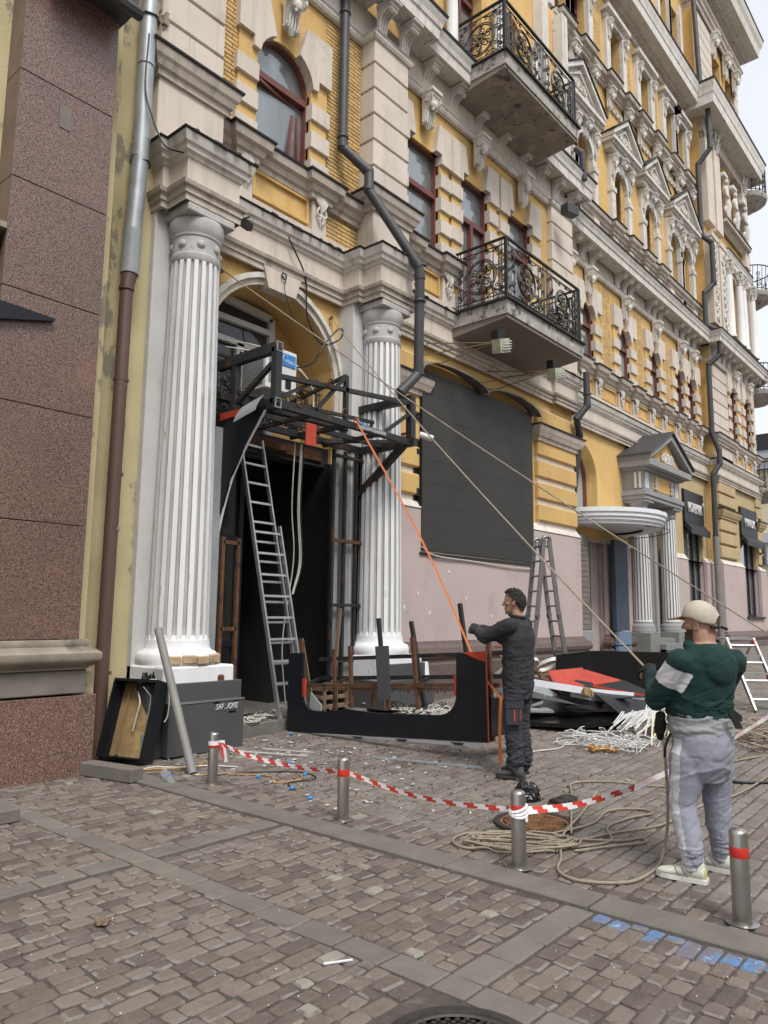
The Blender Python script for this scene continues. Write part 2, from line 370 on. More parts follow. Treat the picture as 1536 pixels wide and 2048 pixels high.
K['ac'] = mat('off white enamel', (.64, .64, .61), .4, .05, 4, spots=(((.16,.07,.03), 5.5, .68, .72),))
K['logo'] = mat('blue sticker', (.015, .19, .55), .4, .03, 4)
K['wood'] = mat('weathered timber', (.17, .12, .08), .85, .25, 7, zs=.2, bump=.3)
K['osb'] = mat('brown board back', (.25, .165, .075), .8, .15, 5, spots=(((.40,.30,.12), 3, .55, .75),))
K['letters'] = mat('white plastic letters', (.60, .60, .585), .5, .05, 4)
K['flood'] = mat('weathered floodlight', (.40, .42, .30), .5, .2, 9, spots=(((.16,.15,.10), 8, .55, .7),))
K['rebar'] = mat('yellow rusty bracket', (.15, .105, .045), .7, .3, 9)
K['bag'] = mat('black plastic bag', (.014, .014, .015), .25, .2, 8, spec=.5)
K['dirt'] = mat('crumbs of rubble', (.12, .10, .085), .95, .3, 10)
K['chip'] = mat('white chips', (.62, .60, .56), .8, .15, 12)
K['leaf'] = mat('yellow leaf', (.50, .38, .12), .7, .2, 14)
K['far'] = mat('pale yellow far wall', (.60, .55, .38), .9, .05, 1)
K['far2'] = mat('blue grey far wall', (.42, .44, .48), .9, .05, 1)
K['rose'] = mat('exposed brick', (.42, .30, .19), .9, .2, 9, bump=.6, bs=60)
def glass(name, col, refl, rough=.03):
    m = bpy.data.materials.new(name); m.use_nodes = True; t = m.node_tree; N = t.nodes; L = t.links
    b = N['Principled BSDF']; b.inputs['Roughness'].default_value = .6
    no = N.new('ShaderNodeTexNoise'); no.inputs['Scale'].default_value = 1; no.inputs['Detail'].default_value = 3; mp_ = N.new('ShaderNodeMapping'); mp_.inputs['Scale'].default_value = (3.5, 3.5, .35)
    mx = N.new('ShaderNodeMix'); mx.data_type = 'RGBA'; mx.inputs[6].default_value = (*[c*.25 for c in col], 1); mx.inputs[7].default_value = (*[c*1.9 for c in col], 1)
    ge = N.new('ShaderNodeNewGeometry'); L.new(ge.outputs['Position'], mp_.inputs[0]); L.new(mp_.outputs[0], no.inputs['Vector']); L.new(no.outputs['Fac'], mx.inputs[0]); L.new(mx.outputs[2], b.inputs['Base Color'])
    gl = N.new('ShaderNodeBsdfGlossy'); gl.inputs['Roughness'].default_value = rough; gl.inputs['Color'].default_value = (.93,.97,1,1)
    fc_ = N.new('ShaderNodeLayerWeight'); fc_.inputs['Blend'].default_value = .5
    lw = N.new('ShaderNodeMath'); lw.operation = 'POWER'; lw.inputs[1].default_value = 3.0; L.new(fc_.outputs['Facing'], lw.inputs[0])
    ad = N.new('ShaderNodeMath'); ad.operation = 'ADD'; ad.use_clamp = True; ad.inputs[1].default_value = refl; L.new(lw.outputs[0], ad.inputs[0])
    ms = N.new('ShaderNodeMixShader'); L.new(ad.outputs[0], ms.inputs[0]); L.new(b.outputs[0], ms.inputs[1]); L.new(gl.outputs[0], ms.inputs[2])
    L.new(ms.outputs[0], N['Material Output'].inputs['Surface']); return m
K['pane'] = glass('window glass', (.13, .145, .15), .10)
K['pane_lt'] = glass('window glass with blind', (.34, .38, .38), .08)
K['pane_dk'] = glass('dark glass', (.006, .007, .009), .03)
# ============================================================ THE ORNATE BUILDING
Y0, YC, YD = 8.55, 9.0, 8.65
bld = thing('ornate_building', (5, 8.55, 0), 'long yellow and cream historic building with fluted columns, brackets and arched windows', 'building')
def P(name, mb, k, parent=bld, smooth=None, **kw):
    if kw.pop('split', False):
        for q in mb.islands(): o = q.build(name, [K[c] for c in k] if isinstance(k, (list, tuple)) else K[k], parent, smooth)
        return o
    return mb.build(name, [K[q] for q in k] if isinstance(k, (list, tuple)) else K[k], parent, smooth, **kw)

# ---- plain walls of each storey -------------------------------------------------
w = MB()
w.cur = 0; w.arch_wall(5.9, 8.72, 0, 6.95, Y0, [(6.02, 8.58, 0.0, 5.36, True)], .75)                    # entrance bay
w.arch_wall(9.7, 17.35, 3.6, 7.0, Y0, [], .3)                                                              # screen bay
w.cur = 0; w.arch_wall(17.35, 22.0, 3.66, 7.0, YC, [(17.75, 19.72, 4.1, 5.42, True)], .45)
w.cur = 1; w.arch_wall(22.0, 29.4, 3.66, 7.0, YC, [(26.62, 28.6, 3.66, 6.2, False)], .5)
w.arch_wall(29.4, 35.4, 3.66, 7.0, YD, [(32.2, 34.5, 3.66, 6.1, False)], .5)
w.cur = 2; w.arch_wall(9.7, 17.35, 1.15, 3.6, Y0-.02, [], .3)
w.arch_wall(17.35, 26.0, .3, 3.66, YC-.02, [(17.75, 19.9, .3, 3.75, False), (22.75, 23.35, .3, 3.66, False)], .8)
w.arch_wall(26.0, 29.4, .3, 3.66, YC-.02, [(26.62, 28.6, 1.7, 3.66, False)], .5)
w.arch_wall(29.4, 35.4, .3, 3.66, YD-.02, [(32.2, 34.5, 1.7, 3.66, False)], .5)
w.quad((17.35,Y0,0),(17.35,YC,0),(17.35,YC,3.6),(17.35,Y0,3.6))
w.cur = 0
w.quad((17.35,Y0,3.6),(17.35,YC,3.6),(17.35,YC,13.5),(17.35,Y0,13.5)); w.quad((29.4,YD,3.6),(29.4,YC,3.6),(29.4,YC,27),(29.4,YD,27))
P('wall', w, ('yellow', 'beige', 'pink'))
w = MB()
w.quad((35.4,YD,0),(35.4,16,0),(35.4,16,28),(35.4,YD,28)); w.quad((29.4,YC,27.0),(29.4,YD,27.0),(29.4,YD,28),(29.4,YC,28)); w.quad((29.4,YC,22),(29.4,16,22),(29.4,16,28),(29.4,YC,28))
P('side_wall', w, 'cream')

# ---- windows ---------------------------------------------------------------------
def window(cx, wd, z0, zt, y, arched, frame='frame_red', pane='pane', trans=None, mull=True, back=.11, thick=.045, parent=bld):
    r = wd/2; yy = y+back
    if arched: O = [(cx-r, z0)] + [(cx-r*math.cos(math.pi*i/12), zt+r*math.sin(math.pi*i/12)) for i in range(13)] + [(cx+r, z0)]
    else: O = [(cx-r, z0), (cx-r, zt), (cx+r, zt), (cx+r, z0)]
    f = MB()
    for i in range(len(O)):
        a, b = O[i], O[(i+1) % len(O)]
        f.bar((a[0], yy, a[1]), (b[0], yy, b[1]), .1, thick*2, up=(0,1,0)) if False else f.bar((a[0], yy, a[1]), (b[0], yy, b[1]), thick*1.7, .11, up=(0,1,0))
    tz = trans if trans else (zt-.05 if arched else z0+(zt-z0)*.68)
    f.bar((cx-r, yy-.01, tz), (cx+r, yy-.01, tz), .11, .10, up=(0,1,0))
    if mull: f.bar((cx+.0, yy-.005, z0), (cx+.0, yy-.005, tz), .09, .12, up=(0,1,0))
    fo = P('window', f, frame, parent)
    p = MB(); p.quad(*[(a, yy+.045, b) for a, b in O]); P('pane', p, pane, fo, recalc=False)
    return fo
# ---- bricks ----------------------------------------------------------------------
brick_me = MB().box(-.115, -.012, 0, .115, .02, .062, .006).mesh('brick', K['brick'])
half_me = MB().box(-.05, -.012, 0, .05, .02, .062, .006).mesh('brick', K['brick'])
far_bricks = MB(); joints = MB()
def bricks(x0, x1, z0, z1, y, single):
    joints.quad((x0,y-.004,z0),(x1,y-.004,z0),(x1,y-.004,z1),(x0,y-.004,z1))
    n = 0; z = z0
    while z < z1-.05:
        x = x0 + (0 if n % 2 else -.12)
        while x < x1-.01:
            a, b = max(x, x0), min(x+.23, x1)
            if b-a > .04:
                if single: inst('brick', brick_me, ((a+b)/2, y-.004, z), bld, scale=((b-a)/.23, 1, 1))
                else: far_bricks.box(a, y-.016, z, b, y+.01, z+.062)
            x += .242
        z += .0735; n += 1
bricks(8.24, 9.14, 8.86, 12.0, Y0, True)
bricks(5.9, 6.36, 9.0, 11.9, Y0, True)
bricks(8.24, 9.14, 7.92, 8.4, Y0, True)
for a, b in ((20.24, 20.93), (22.87, 23.45), (25.39, 25.9)): bricks(a, b, 8.85, 11.7, YC, False)
for a, b in ((20.0, 20.35), (22.1, 22.75), (24.6, 25.2)): bricks(a, b, 14.0, 16.5, YC, False)
for a, b in ((20.0, 20.9), (22.4, 23.3), (24.9, 25.8)): bricks(a, b, 18.8, 21.3, YC, False)
bricks(32.9, 33.9, 9, 11.4, YD, False)
P('brickwork', far_bricks, 'brick')['kind'] = 'stuff'
P('brick_joints', joints, 'mortar', split=True)

# ---- upper walls with window openings ---------------------------------------------
QW = .42
w = MB()
w.arch_wall(5.0, 8.72, 7.0, 13.2, Y0, [(6.72, 7.88, 8.8, 10.3, True)], .5)
bx = (11.0, 12.85, 14.75)
w.arch_wall(8.72, 17.35, 7.0, 13.2, Y0, [(x-.54, x+.54, 8.8 if i != 1 else 7.75, 11.05, False) for i, x in enumerate(bx)], .5)
cxs = (18.02, 19.3, 21.9, 24.42, 26.85, 28.1)
w.arch_wall(17.35, 29.4, 7.0, 12.6, YC, [(x-.42, x+.42, 8.75, 10.2, True) for x in cxs], .45)
dxs = (32.2, 34.2)
w.arch_wall(29.4, 35.4, 7.0, 13.0, YD, [(x-.45, x+.45, 8.7, 11.0, False) for x in dxs], .45)
# third storey
w.arch_wall(5.0, 17.35, 13.2, 18.2, Y0+.1, [(x-.55, x+.55, 13.9, 16.0, True) for x in (7.3, 11.0, 12.85, 14.75)], .5)
w.arch_wall(17.35, 29.4, 12.6, 17.9, YC, [(x-.48, x+.48, 13.95, 15.35, True) for x in cxs], .5)
w.arch_wall(29.4, 35.4, 13.0, 17.6, YD, [(x-.45, x+.45, 13.6, 15.6, True) for x in dxs], .45)
w.arch_wall(17.35, 29.4, 17.9, 22.3, YC, [(x-.48, x+.48, 18.9, 21.0, False) for x in cxs], .5)
w.arch_wall(29.4, 35.4, 17.6, 22.6, YD, [(x-.5, x+.5, 18.4, 20.9, True) for x in dxs], .45)
w.arch_wall(17.35, 29.4, 22.3, 28.5, YC, [(x-.48, x+.48, 23.7, 26.2, False) for x in cxs], .5)
w.arch_wall(29.4, 35.4, 22.6, 28.0, YD, [(31.9, 33.1, 24.2, 26.5, False), (33.8, 34.8, 24.2, 26.5, False)], .6)
P('wall', w, 'yellow')
window(7.3, 1.16, 8.82, 10.3, Y0, True, trans=10.15, mull=False)
lw_ = MB(); 
for a, b in (((7.52, 8.85), (7.66, 10.08)), ((7.74, 8.85), (7.74, 10.1)), ((6.80, 8.9), (7.6, 8.9)), ((6.8, 10.05), (7.76, 10.05))): lw_.bar((a[0], 8.62, a[1]), (b[0], 8.75, b[1]), .05, .05, up=(0,1,0))
P('window_sash', lw_, 'frame_red')
for i, x in enumerate(bx): window(x, 1.08, 8.82 if i != 1 else 7.78, 11.05, Y0, False, trans=10.15, mull=(i == 1))
for x in cxs: window(x, .84, 8.77, 10.2, YC, True, thick=.028, pane='pane_lt' if x in (21.9, 24.42) else 'pane', trans=10.0, mull=False)
for x in dxs: window(x, .9, 8.72, 11.0, YD, False)
for x in (11.0, 12.85, 14.75): window(x, 1.1, 13.92, 16.0, Y0+.1, True, back=.3)
for x in cxs: window(x, .96, 13.97, 15.35, YC, True, trans=15.2, mull=False, back=.28); window(x, .96, 18.92, 21.0, YC, False, back=.28); window(x, .96, 23.72, 26.2, YC, False, back=.28)
for x in dxs: window(x, .9, 13.62, 15.6, YD, True); window(x, 1.0, 18.42, 20.9, YD, True)
window(32.5, 1.2, 24.22, 26.5, YD, False, back=.5); window(34.3, 1.0, 24.22, 26.5, YD, False, back=.5)
window(18.73, 1.96, 4.2, 5.42, YC, True, pane='pane_lt', trans=4.25, back=.38)

# ---- quoins round the second-floor windows -------------------------------------------
def block_me(wd, h, d0, d1): return MB().box(0, -d0, 0, wd, d1, h, .012).mesh('quoin', K['cream'])
_qm = {}
def q_me(w_, d_=.10):
    k_ = round(w_, 3)
    if k_ not in _qm: _qm[k_] = block_me(w_+.012, .31, d_, .3)
    return _qm[k_]
def quoins(cx, r, z0, zs, y, arched, pitch=.5, h=.31, ql=.42, qr=.42):
    j = MB()
    for sgn in (-1, 1):
        e = cx + sgn*r; QW = ql if sgn < 0 else qr
        a, b = sorted((e, e+sgn*(QW-.05))); j.box(a, y-.05, z0, b, y+.05, zs+r*.9 if arched else zs+.4)
        z = z0+.02
        while z + h < zs + .06:
            inst('quoin', q_me(QW), (e-.012 if sgn > 0 else e+.012-QW-.012, y, z), bld); z += pitch
        v = MB()
        if arched:
            pts = [(cx+sgn*r*math.cos(R(a)), zs+r*math.sin(R(a))) for a in (8, 22, 36, 50, 64)]
            v.prism([(p[0], y-.12, p[1]) for p in pts] + [(cx+sgn*(r*.72), y-.12, zs+r+.52), (e+sgn*(QW-.004), y-.12, zs+r+.52), (e+sgn*(QW-.004), y-.12, zs+.28), (e+sgn*.12, y-.12, zs+.28), (e+sgn*.12, y-.12, zs+.10)], (0, .40, 0))
        else:
            v.prism([(e-sgn*.20, y-.12, zs), (e-sgn*.10, y-.12, zs+.62), (e+sgn*(QW-.004), y-.12, zs+.62), (e+sgn*(QW-.004), y-.12, zs-.2), (e-sgn*.01, y-.12, zs-.2), (e-sgn*.01, y-.12, zs)], (0, .40, 0))
        P('voussoir', v, 'cream')
    return j
jm = MB()
def addj(j):
    n = len(jm.v); jm.v += j.v; jm.f += [tuple(i+n for i in f) for f in j.f]; jm.m += j.m
addj(quoins(7.3, .58, 8.82, 10.3, Y0, True))
for i, x in enumerate(bx): addj(quoins(x, .54, 8.82 if i != 1 else 7.85, 11.05, Y0, False, ql=.42 if i == 0 else .40, qr=.42 if i == 2 else .36))
for i, x in enumerate(cxs): addj(quoins(x, .42, 8.77, 10.2, YC, True, ql=.21 if i in (1, 5) else .46, qr=.21 if i in (0, 4) else .46))
for x in dxs: addj(quoins(x, .45, 8.72, 11.0, YD, False))
P('window_jamb', jm, 'yellow', split=True)

# ---- rusticated pilasters, second floor ------------------------------------------------
def rust(x0, x1, yf, yb, z0, z1, pitch, k='cream'):
    core = MB().box(x0+.03, yf+.035, z0, x1-.03, yb, z1); P('pilaster_core', core, 'cream2')
    n = max(1, round((z1-z0)/pitch)); p = (z1-z0)/n
    me = MB().box(x0, yf, 0, x1, yb, p-.035, .014).mesh('rusticated_block', K[k])
    for i in range(n):
        inst('rusticated_block', me, (0, 0, z0+i*p), bld)
rust(4.86, 5.88, 8.2, 8.6, 9.06, 12.2, .49)
rust(9.15, 10.12, 8.2, 8.6, 9.06, 12.1, .49)
rust(16.2, 17.35, 8.4, 8.6, 9.06, 12.1, .49)
rust(29.5, 31.55, YD-.05, YD+.3, 8.6, 11.5, .49); rust(34.75, 35.4, YD-.05, YD+.3, 8.6, 11.5, .49)
for x0, x1, yf in ((4.86, 5.88, 8.2), (9.15, 10.12, 8.2), (16.2, 17.35, 8.4)):
    P('pedestal', MB().box(x0-.02, yf-.03, 7.72, x1+.02, 8.6, 8.72, .01), 'cream')
P('pedestal', MB().box(29.45, YD-.08, 7.6, 31.6, YD+.2, 8.3, .01), 'cream')
# broken plaster edge on the far left pilaster
eb = MB(); random.seed(3)
for i in range(26):
    z = 9.4+random.random()*2.4; eb.obox((4.9+random.uniform(-.05,.03), 8.19+random.uniform(0,.1), z), (1,.3,.2), (0,1,.3), (.2,0,1), random.uniform(.02,.05), .04, random.uniform(.03,.1))
P('broken_plaster', eb, 'stone_trim')['kind'] = 'stuff'

# ---- sill ledges and dado of the second floor --------------------------------------------
def ledge(path, z, dep=.2, cap=True, name='sill_ledge', k='cream2'):
    s = MB().sweep(path, [(-.05, z-.36), (.04, z-.36), (.05, z-.28), (.09, z-.26), (.12, z-.18), (dep-.02, z-.14), (dep, z-.06), (dep, z), (-.05, z)]); P(name, s, k)
    if cap:
        c = MB().sweep(path, [(-.02, z+.004), (dep+.03, z-.012), (dep+.035, z+.018), (-.02, z+.075)]); P('flashing', c, 'cap')
ledge([(4.84, 8.6), (4.84, 8.17), (5.9, 8.17), (5.9, 8.6)], 9.02, .17)
ledge([(9.13, 8.6), (9.13, 8.17), (10.14, 8.17), (10.14, 8.6)], 9.02, .17)
ledge([(16.18, 8.6), (16.18, 8.37), (17.37, 8.37), (17.37, 8.6)], 9.02, .17)
ledge([(5.95, Y0-.02), (6.35, Y0-.02), (6.35, Y0-.12), (6.7, Y0-.12), (6.7, Y0-.02), (7.9, Y0-.02), (7.9, Y0-.12), (8.3, Y0-.12), (8.3, Y0-.02), (9.12, Y0-.02)], 8.78)
ledge([(10.2, Y0-.02), (10.35, Y0-.02), (10.35, Y0-.12), (10.6, Y0-.12), (10.6, Y0-.02), (11.6, Y0-.02), (11.6, Y0-.12), (11.9, Y0-.12), (11.9, Y0-.02), (12.2, Y0-.02)], 8.78)
ledge([(13.5, Y0-.02), (16.15, Y0-.02)], 8.78)
pc = [(17.4, YC-.02)]
for x in cxs:
    for d in (-.62, .62): pc += [(x+d-.2, YC-.02), (x+d-.2, YC-.12), (x+d+.2, YC-.12), (x+d+.2, YC-.02)] if True else []
pc = sorted(set(pc), key=lambda q: q[0]) if False else pc
pts = [(17.4, YC-.02)]
for xa, xb in ((17.4, 17.75), (18.55, 18.85), (19.6, 20.0), (21.2, 21.55), (22.3, 22.65), (23.7, 24.05), (24.8, 25.15), (26.1, 26.45), (27.3, 27.6), (28.5, 28.8)):
    if xa > 17.5: pts += [(xa, YC-.02), (xa, YC-.12), (xb, YC-.12), (xb, YC-.02)]
pts += [(29.35, YC-.02)]
ledge(pts, 8.75)
ledge([(29.45, YD+.1), (29.45, YD-.1), (31.6, YD-.1), (31.6, YD-.03), (34.75, YD-.03), (34.75, YD-.1), (35.45, YD-.1), (35.45, 12)], 8.65, .18)
# shells on the little pedestals
sh = MB()
for k in range(9):
    a = R(20+k*17.5); sh.tube([(0, -.02, .02), (math.cos(a)*.06, -.07, .10+math.sin(a)*.05), (math.cos(a)*.12, -.05, .17+math.sin(a)*.14), (math.cos(a)*.13, -.01, .18+math.sin(a)*.16)], [.012, .022, .024, .012], 5)
for sg in (-1, 1):
    sh.tube([(sg*.03, -.04, .16), (sg*.09, -.06, .06), (sg*.11, -.05, 0), (sg*.06, -.06, -.05), (sg*.03, -.05, -.02)], .018, 5)
    sh.tube([(sg*.0, -.05, -.0), (sg*.05, -.05, -.10), (sg*.02, -.04, -.17)], .018, 5)
shell_me = sh.mesh('shell_ornament', K['white'], 40)
pan = MB()
def dado(xs, y, z0, z1):
    for xc in xs:
        P('dado_pedestal', MB().box(xc-.16, y-.10, z0-.22, xc+.16, y+.02, z1, .01), 'cream'); inst('shell_ornament', shell_me, (xc, y-.10, (z0+z1)/2), bld)
    for a, b in zip(xs[:-1], xs[1:]):
        if b-a > .7:
            for (u0, v0, u1, v1) in ((a+.2, z0, b-.2, z0+.05), (a+.2, z1-.05, b-.2, z1), (a+.2, z0+.05, a+.25, z1-.05), (b-.25, z0+.05, b-.2, z1-.05)): pan.box(u0, y-.05, v0, u1, y+.02, v1)
dado((6.52, 8.1), Y0, 7.98, 8.42); dado((10.48, 11.75), Y0, 7.98, 8.42)
dado((17.55, 18.7, 19.8, 21.38, 22.48, 23.88, 24.98, 26.28, 27.45, 28.65), YC, 7.95, 8.38)
dado((31.9, 33.2, 34.6), YD, 7.9, 8.28)
P('dado_frame', pan, 'yellow', split=True)
bs_ = MB()
for a, b, y in ((5.9, 9.15, Y0), (10.12, 16.2, Y0), (17.35, 29.4, YC), (29.4, 35.4, YD)): bs_.box(a, y-.08, 7.62, b, y+.02, 7.90, .01)
P('base_course', bs_, 'cream', split=True)

# ---- the ground-floor entablature ------------------------------------------------------------
fr = MB()
for x0, x1, yf, z0 in ((5.9, 8.72, 8.45, 6.9), (4.92, 5.92, 8.08, 6.86), (5.02, 5.85, 7.68, 6.8), (8.69, 9.71, 8.08, 6.86), (8.80, 9.63, 7.68, 6.8), (9.7, 16.15, 8.47, 6.92), (16.15, 17.4, 8.38, 6.92), (17.4, 29.45, YC-.1, 6.95), (29.45, 35.45, YD-.1, 6.9)):
    fr.box(x0, yf, z0, x1, 8.6 if x0 < 17.4 else YC+.1, 7.62)
P('frieze', fr, 'cream', split=True)
ep = [(4.92, 8.55), (4.92, 8.08), (5.02, 8.08), (5.02, 7.68), (5.85, 7.68), (5.85, 8.08), (5.92, 8.08), (5.92, 8.45), (8.69, 8.45), (8.69, 8.08), (8.80, 8.08), (8.80, 7.68), (9.63, 7.68), (9.63, 8.08), (9.71, 8.08), (9.71, 8.47), (16.15, 8.47), (16.15, 8.38), (17.4, 8.38), (17.4, 8.6)]
ep2 = [(17.42, YC-.1), (29.43, YC-.1)]; ep3 = [(29.45, YC), (29.45, YD-.1), (35.45, YD-.1), (35.45, 12)]
for path in (ep, ep2, ep3):
    P('architrave', MB().sweep(path, [(-.03, 6.80), (.02, 6.80), (.02, 6.88), (.045, 6.89), (.045, 6.96), (.085, 6.98), (.10, 7.03), (.0, 7.05)]), 'cream2')
    P('entablature_cornice', MB().sweep(path, [(-.03, 7.38), (.02, 7.39), (.035, 7.44), (.075, 7.45), (.085, 7.51), (.12, 7.53), (.13, 7.56), (.15, 7.63), (.15, 7.655), (-.03, 7.67)]), 'white')
    P('flashing', MB().sweep(path, [(-.02, 7.675), (.165, 7.65), (.18, 7.672), (-.02, 7.76)]), 'cap')
# ragged edges of the flashing
rg = MB(); random.seed(11)
for x in [5+i*.11 for i in range(110)]:
    if random.random() < .5:
        y = 7.505 if (4.95 < x < 5.9 or 8.75 < x < 9.7) else (8.275 if x < 16 else 8.2)
        rg.obox((x, y, 7.66+random.uniform(-.012,.012)), (1,0,random.uniform(-.25,.25)), (0,1,0), (0,0,1), random.uniform(.02,.06), .02, .014)
P('flashing_edge', rg, 'cap')['kind'] = 'stuff'

# ---- big fluted columns and their pilasters ----------------------------------------------
def fluted(mb, cx, cy, r0, r1, z0, z1, nf=20, n=8, dep=.035):
    """shaft with raised fillets and sunk flutes; slot 1 is the darker colour inside the flutes"""
    N_ = nf*n; base = len(mb.v); T_ = [0, .012, .03]+[i/8 for i in range(1, 8)]+[.975, .99, 1]; rows = len(T_)
    for i, t in enumerate(T_):
        z = z0+(z1-z0)*t; r = r0+(r1-r0)*(t**1.4); k_ = 0 if i in (0, rows-1) else (.6 if i in (1, rows-2) else 1)
        for k in range(N_):
            ph = k % n; a = 2*math.pi*(k//n + (0, .03, .47, .50, .56, .72, .90, .97)[ph])/nf
            d = (0, 0, 0, 0, .75, 1, .75, .0)[ph]*dep*(r/r0)*k_
            mb.v.append((cx+(r-d)*math.cos(a), cy+(r-d)*math.sin(a), z))
    for i in range(rows-1):
        for k in range(N_):
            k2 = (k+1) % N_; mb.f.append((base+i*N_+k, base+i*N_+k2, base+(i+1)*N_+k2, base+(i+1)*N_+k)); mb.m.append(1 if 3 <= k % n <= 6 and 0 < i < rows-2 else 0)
for cx, xl, xr in ((5.42, 4.92, 5.92), (9.2, 8.70, 9.70)):
    P('pilaster', MB().box(xl, 8.2, 0, xr, 8.6, 6.86, .008), 'pilaster')
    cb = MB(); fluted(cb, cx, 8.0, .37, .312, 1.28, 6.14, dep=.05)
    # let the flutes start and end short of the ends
    col_o = P('column', cb, ('fluted', 'flute_grey'))
    ba = MB().lathe([(.47,.98),(.49,1.02),(.49,1.10),(.46,1.14),(.41,1.16),(.39,1.19),(.385,1.28)], cx, 8.0, 32)
    P('column_base', ba, 'fluted', col_o, smooth=40)
    P('column_plinth', MB().box(cx-.5, 7.5, .55, cx+.5, 8.3, .985, .02), 'fluted', col_o)
    cp_ = MB().lathe([(.312,6.10),(.328,6.13),(.328,6.19),(.312,6.21),(.312,6.42),(.328,6.44),(.328,6.47),(.335,6.48),(.352,6.55),(.362,6.63),(.35,6.68)], cx, 8.0, 32)
    P('column_capital', cp_, 'capital', col_o, smooth=35)
    P('abacus', MB().box(cx-.365, 7.66, 6.68, cx+.365, 8.2, 6.795, .015), 'capital', col_o)
    ro = MB()
    for k in range(8):
        a = R(-90+k*45-180+22); c = Vector((cx+.312*math.cos(a), 8.0+.312*math.sin(a), 6.32)); nrm = Vector((math.cos(a), math.sin(a), 0))
        i0 = len(ro.v); ro.lathe([(.0,.035),(.03,.03),(.052,.012),(.056,0)], 0, 0, 10, caps=False)
        q = nrm.to_track_quat('Z', 'Y').to_matrix().to_4x4(); q.translation = c; ro.xf(q, i0)
    P('rosette', ro, 'capital', col_o, split=True)
# exposed bricks at the foot of the first column
for i in range(6):
    a = R(-128+i*21); inst('exposed_brick', MB().box(-.085, -.03, 0, .085, .03, .1, .012).mesh('exposed_brick', K['rose']), (5.42+.49*math.cos(a), 8.0+.49*math.sin(a), 1.0+.012*(i % 2)), bld, rot=(0, 0, a+math.pi/2))
inst('exposed_brick', MB().box(-.06, -.02, 0, .06, .03, .2, .03).mesh('exposed_brick', K['rust']), (5.72, 7.5, .68), bld)

# ---- string course, brackets, main cornice over the second floor ---------------------------------
br = MB()
br.box(-.15, -.40, .44, .15, 0, .50, .01); br.box(-.12, -.34, .38, .12, 0, .44)
prof = [(0,0),(-.05,.02),(-.075,.10),(-.08,.2),(-.12,.28),(-.22,.33),(-.27,.385),(0,.385)]
for k in range(4):
    x = -.09+k*.06; br.prism([(x-.019, d, z) for d, z in prof], (.038, 0, 0))
br.prism([(-.1, d*.75, z) for d, z in prof], (.2, 0, 0))
br.tube([(-.11,-.27,.36),(.11,-.27,.36)], .05, 10)
bracket_me = br.mesh('cornice_bracket', K['white'])
ks = MB()
ks.box(-.17, -.30, .62, .17, 0, .70, .01); ks.box(-.15, -.26, .56, .15, 0, .62)
ks.prism([(-.13, d, z) for d, z in ((0,0),(-.06,.0),(-.09,.1),(-.10,.25),(-.16,.38),(-.24,.5),(-.24,.56),(0,.56))], (.26, 0, 0))
for sg in (-1, 1):
    ks.tube([(sg*.13,-.19,.50),(sg*.165,-.19,.50)], .085, 12); ks.tube([(sg*.13,-.06,.06),(sg*.15,-.06,.06)], .05, 10)
for k in range(4): ks.tube([(-.09+k*.06,-.085,.02),(-.09+k*.06,-.115,.12),(-.09+k*.06,-.12,.26)], .022, 5)
i0 = len(ks.v); ks.lathe([(0,-.09),(.06,-.075),(.085,-.02),(.08,.04),(.05,.085),(0,.1)], 0, 0, 10, caps=False); ks.xf(Matrix.Translation((0,-.2,.38)), i0)
for a in range(6): ks.tube([(0,-.24,.36),(.1*math.cos(a*1.05),-.2,.36+.11*math.sin(a*1.05))], .03, 5)
ks.tube([(0,-.05,-.09),(0,-.06,0)], [.03,.07], 8)
key_me = ks.mesh('scroll_keystone', K['white'], 40)
for x in bx: inst('scroll_keystone', key_me, (x, Y0-.10, 11.38), bld)
inst('scroll_keystone', key_me, (7.3, Y0-.10, 11.05), bld)
for x in cxs: inst('scroll_keystone', key_me, (x, YC-.06, 10.86), bld, scale=(1,1,1.05))
for x in dxs: inst('scroll_keystone', key_me, (x, YD-.06, 11.05), bld)
def string(path, z, k='white'): P('string_course', MB().sweep(path, [(-.03, z), (.04, z+.01), (.07, z+.06), (.07, z+.1), (.10, z+.13), (-.03, z+.15)]), k)
string([(4.86, 8.6), (4.86, 8.2), (5.88, 8.2), (5.88, Y0-.05), (9.15, Y0-.05), (9.15, 8.2), (10.12, 8.2), (10.12, Y0-.05), (16.2, Y0-.05), (16.2, 8.4), (17.36, 8.4), (17.36, 8.6)], 12.02)
string([(17.38, YC-.06), (29.4, YC-.06)], 11.6); string([(29.45, YC), (29.45, YD-.06), (35.44, YD-.06), (35.44, 12)], 11.55)
def big_cornice(path, z, proj, k='white', ks=1.0):
    P('cornice', MB().sweep(path, [(-.03, z), (proj-.14, z), (proj-.14, z-.03), (proj-.06, z-.03), (proj-.05, z+.16*ks), (proj-.02, z+.18*ks), (proj, z+.26*ks), (proj+.04, z+.34*ks), (proj+.05, z+.40*ks), (-.03, z+.42*ks)]), k)
    P('flashing', MB().sweep(path, [(-.02, z+.425*ks), (proj+.07, z+.39*ks), (proj+.08, z+.43*ks), (-.02, z+.56*ks)]), 'cap')
for x in (5.0, 5.75, 6.4, 7.3, 8.3, 9.3, 9.95, 10.98, 11.93, 12.85, 13.8, 14.75, 15.6): inst('cornice_bracket', bracket_me, (x, 8.2 if (x < 5.9 or 9.1 < x < 10.2) else Y0-.06, 12.2), bld)
for x in (16.35, 17.15): inst('cornice_bracket', bracket_me, (x, 8.4, 12.2), bld)
for x in cxs:
    for d in ((-.5, 0, .5) if 20 < x < 25 else (-.35, .3)): inst('cornice_bracket', bracket_me, (x+d, YC-.06, 11.76), bld, scale=(.92, 1, .9))
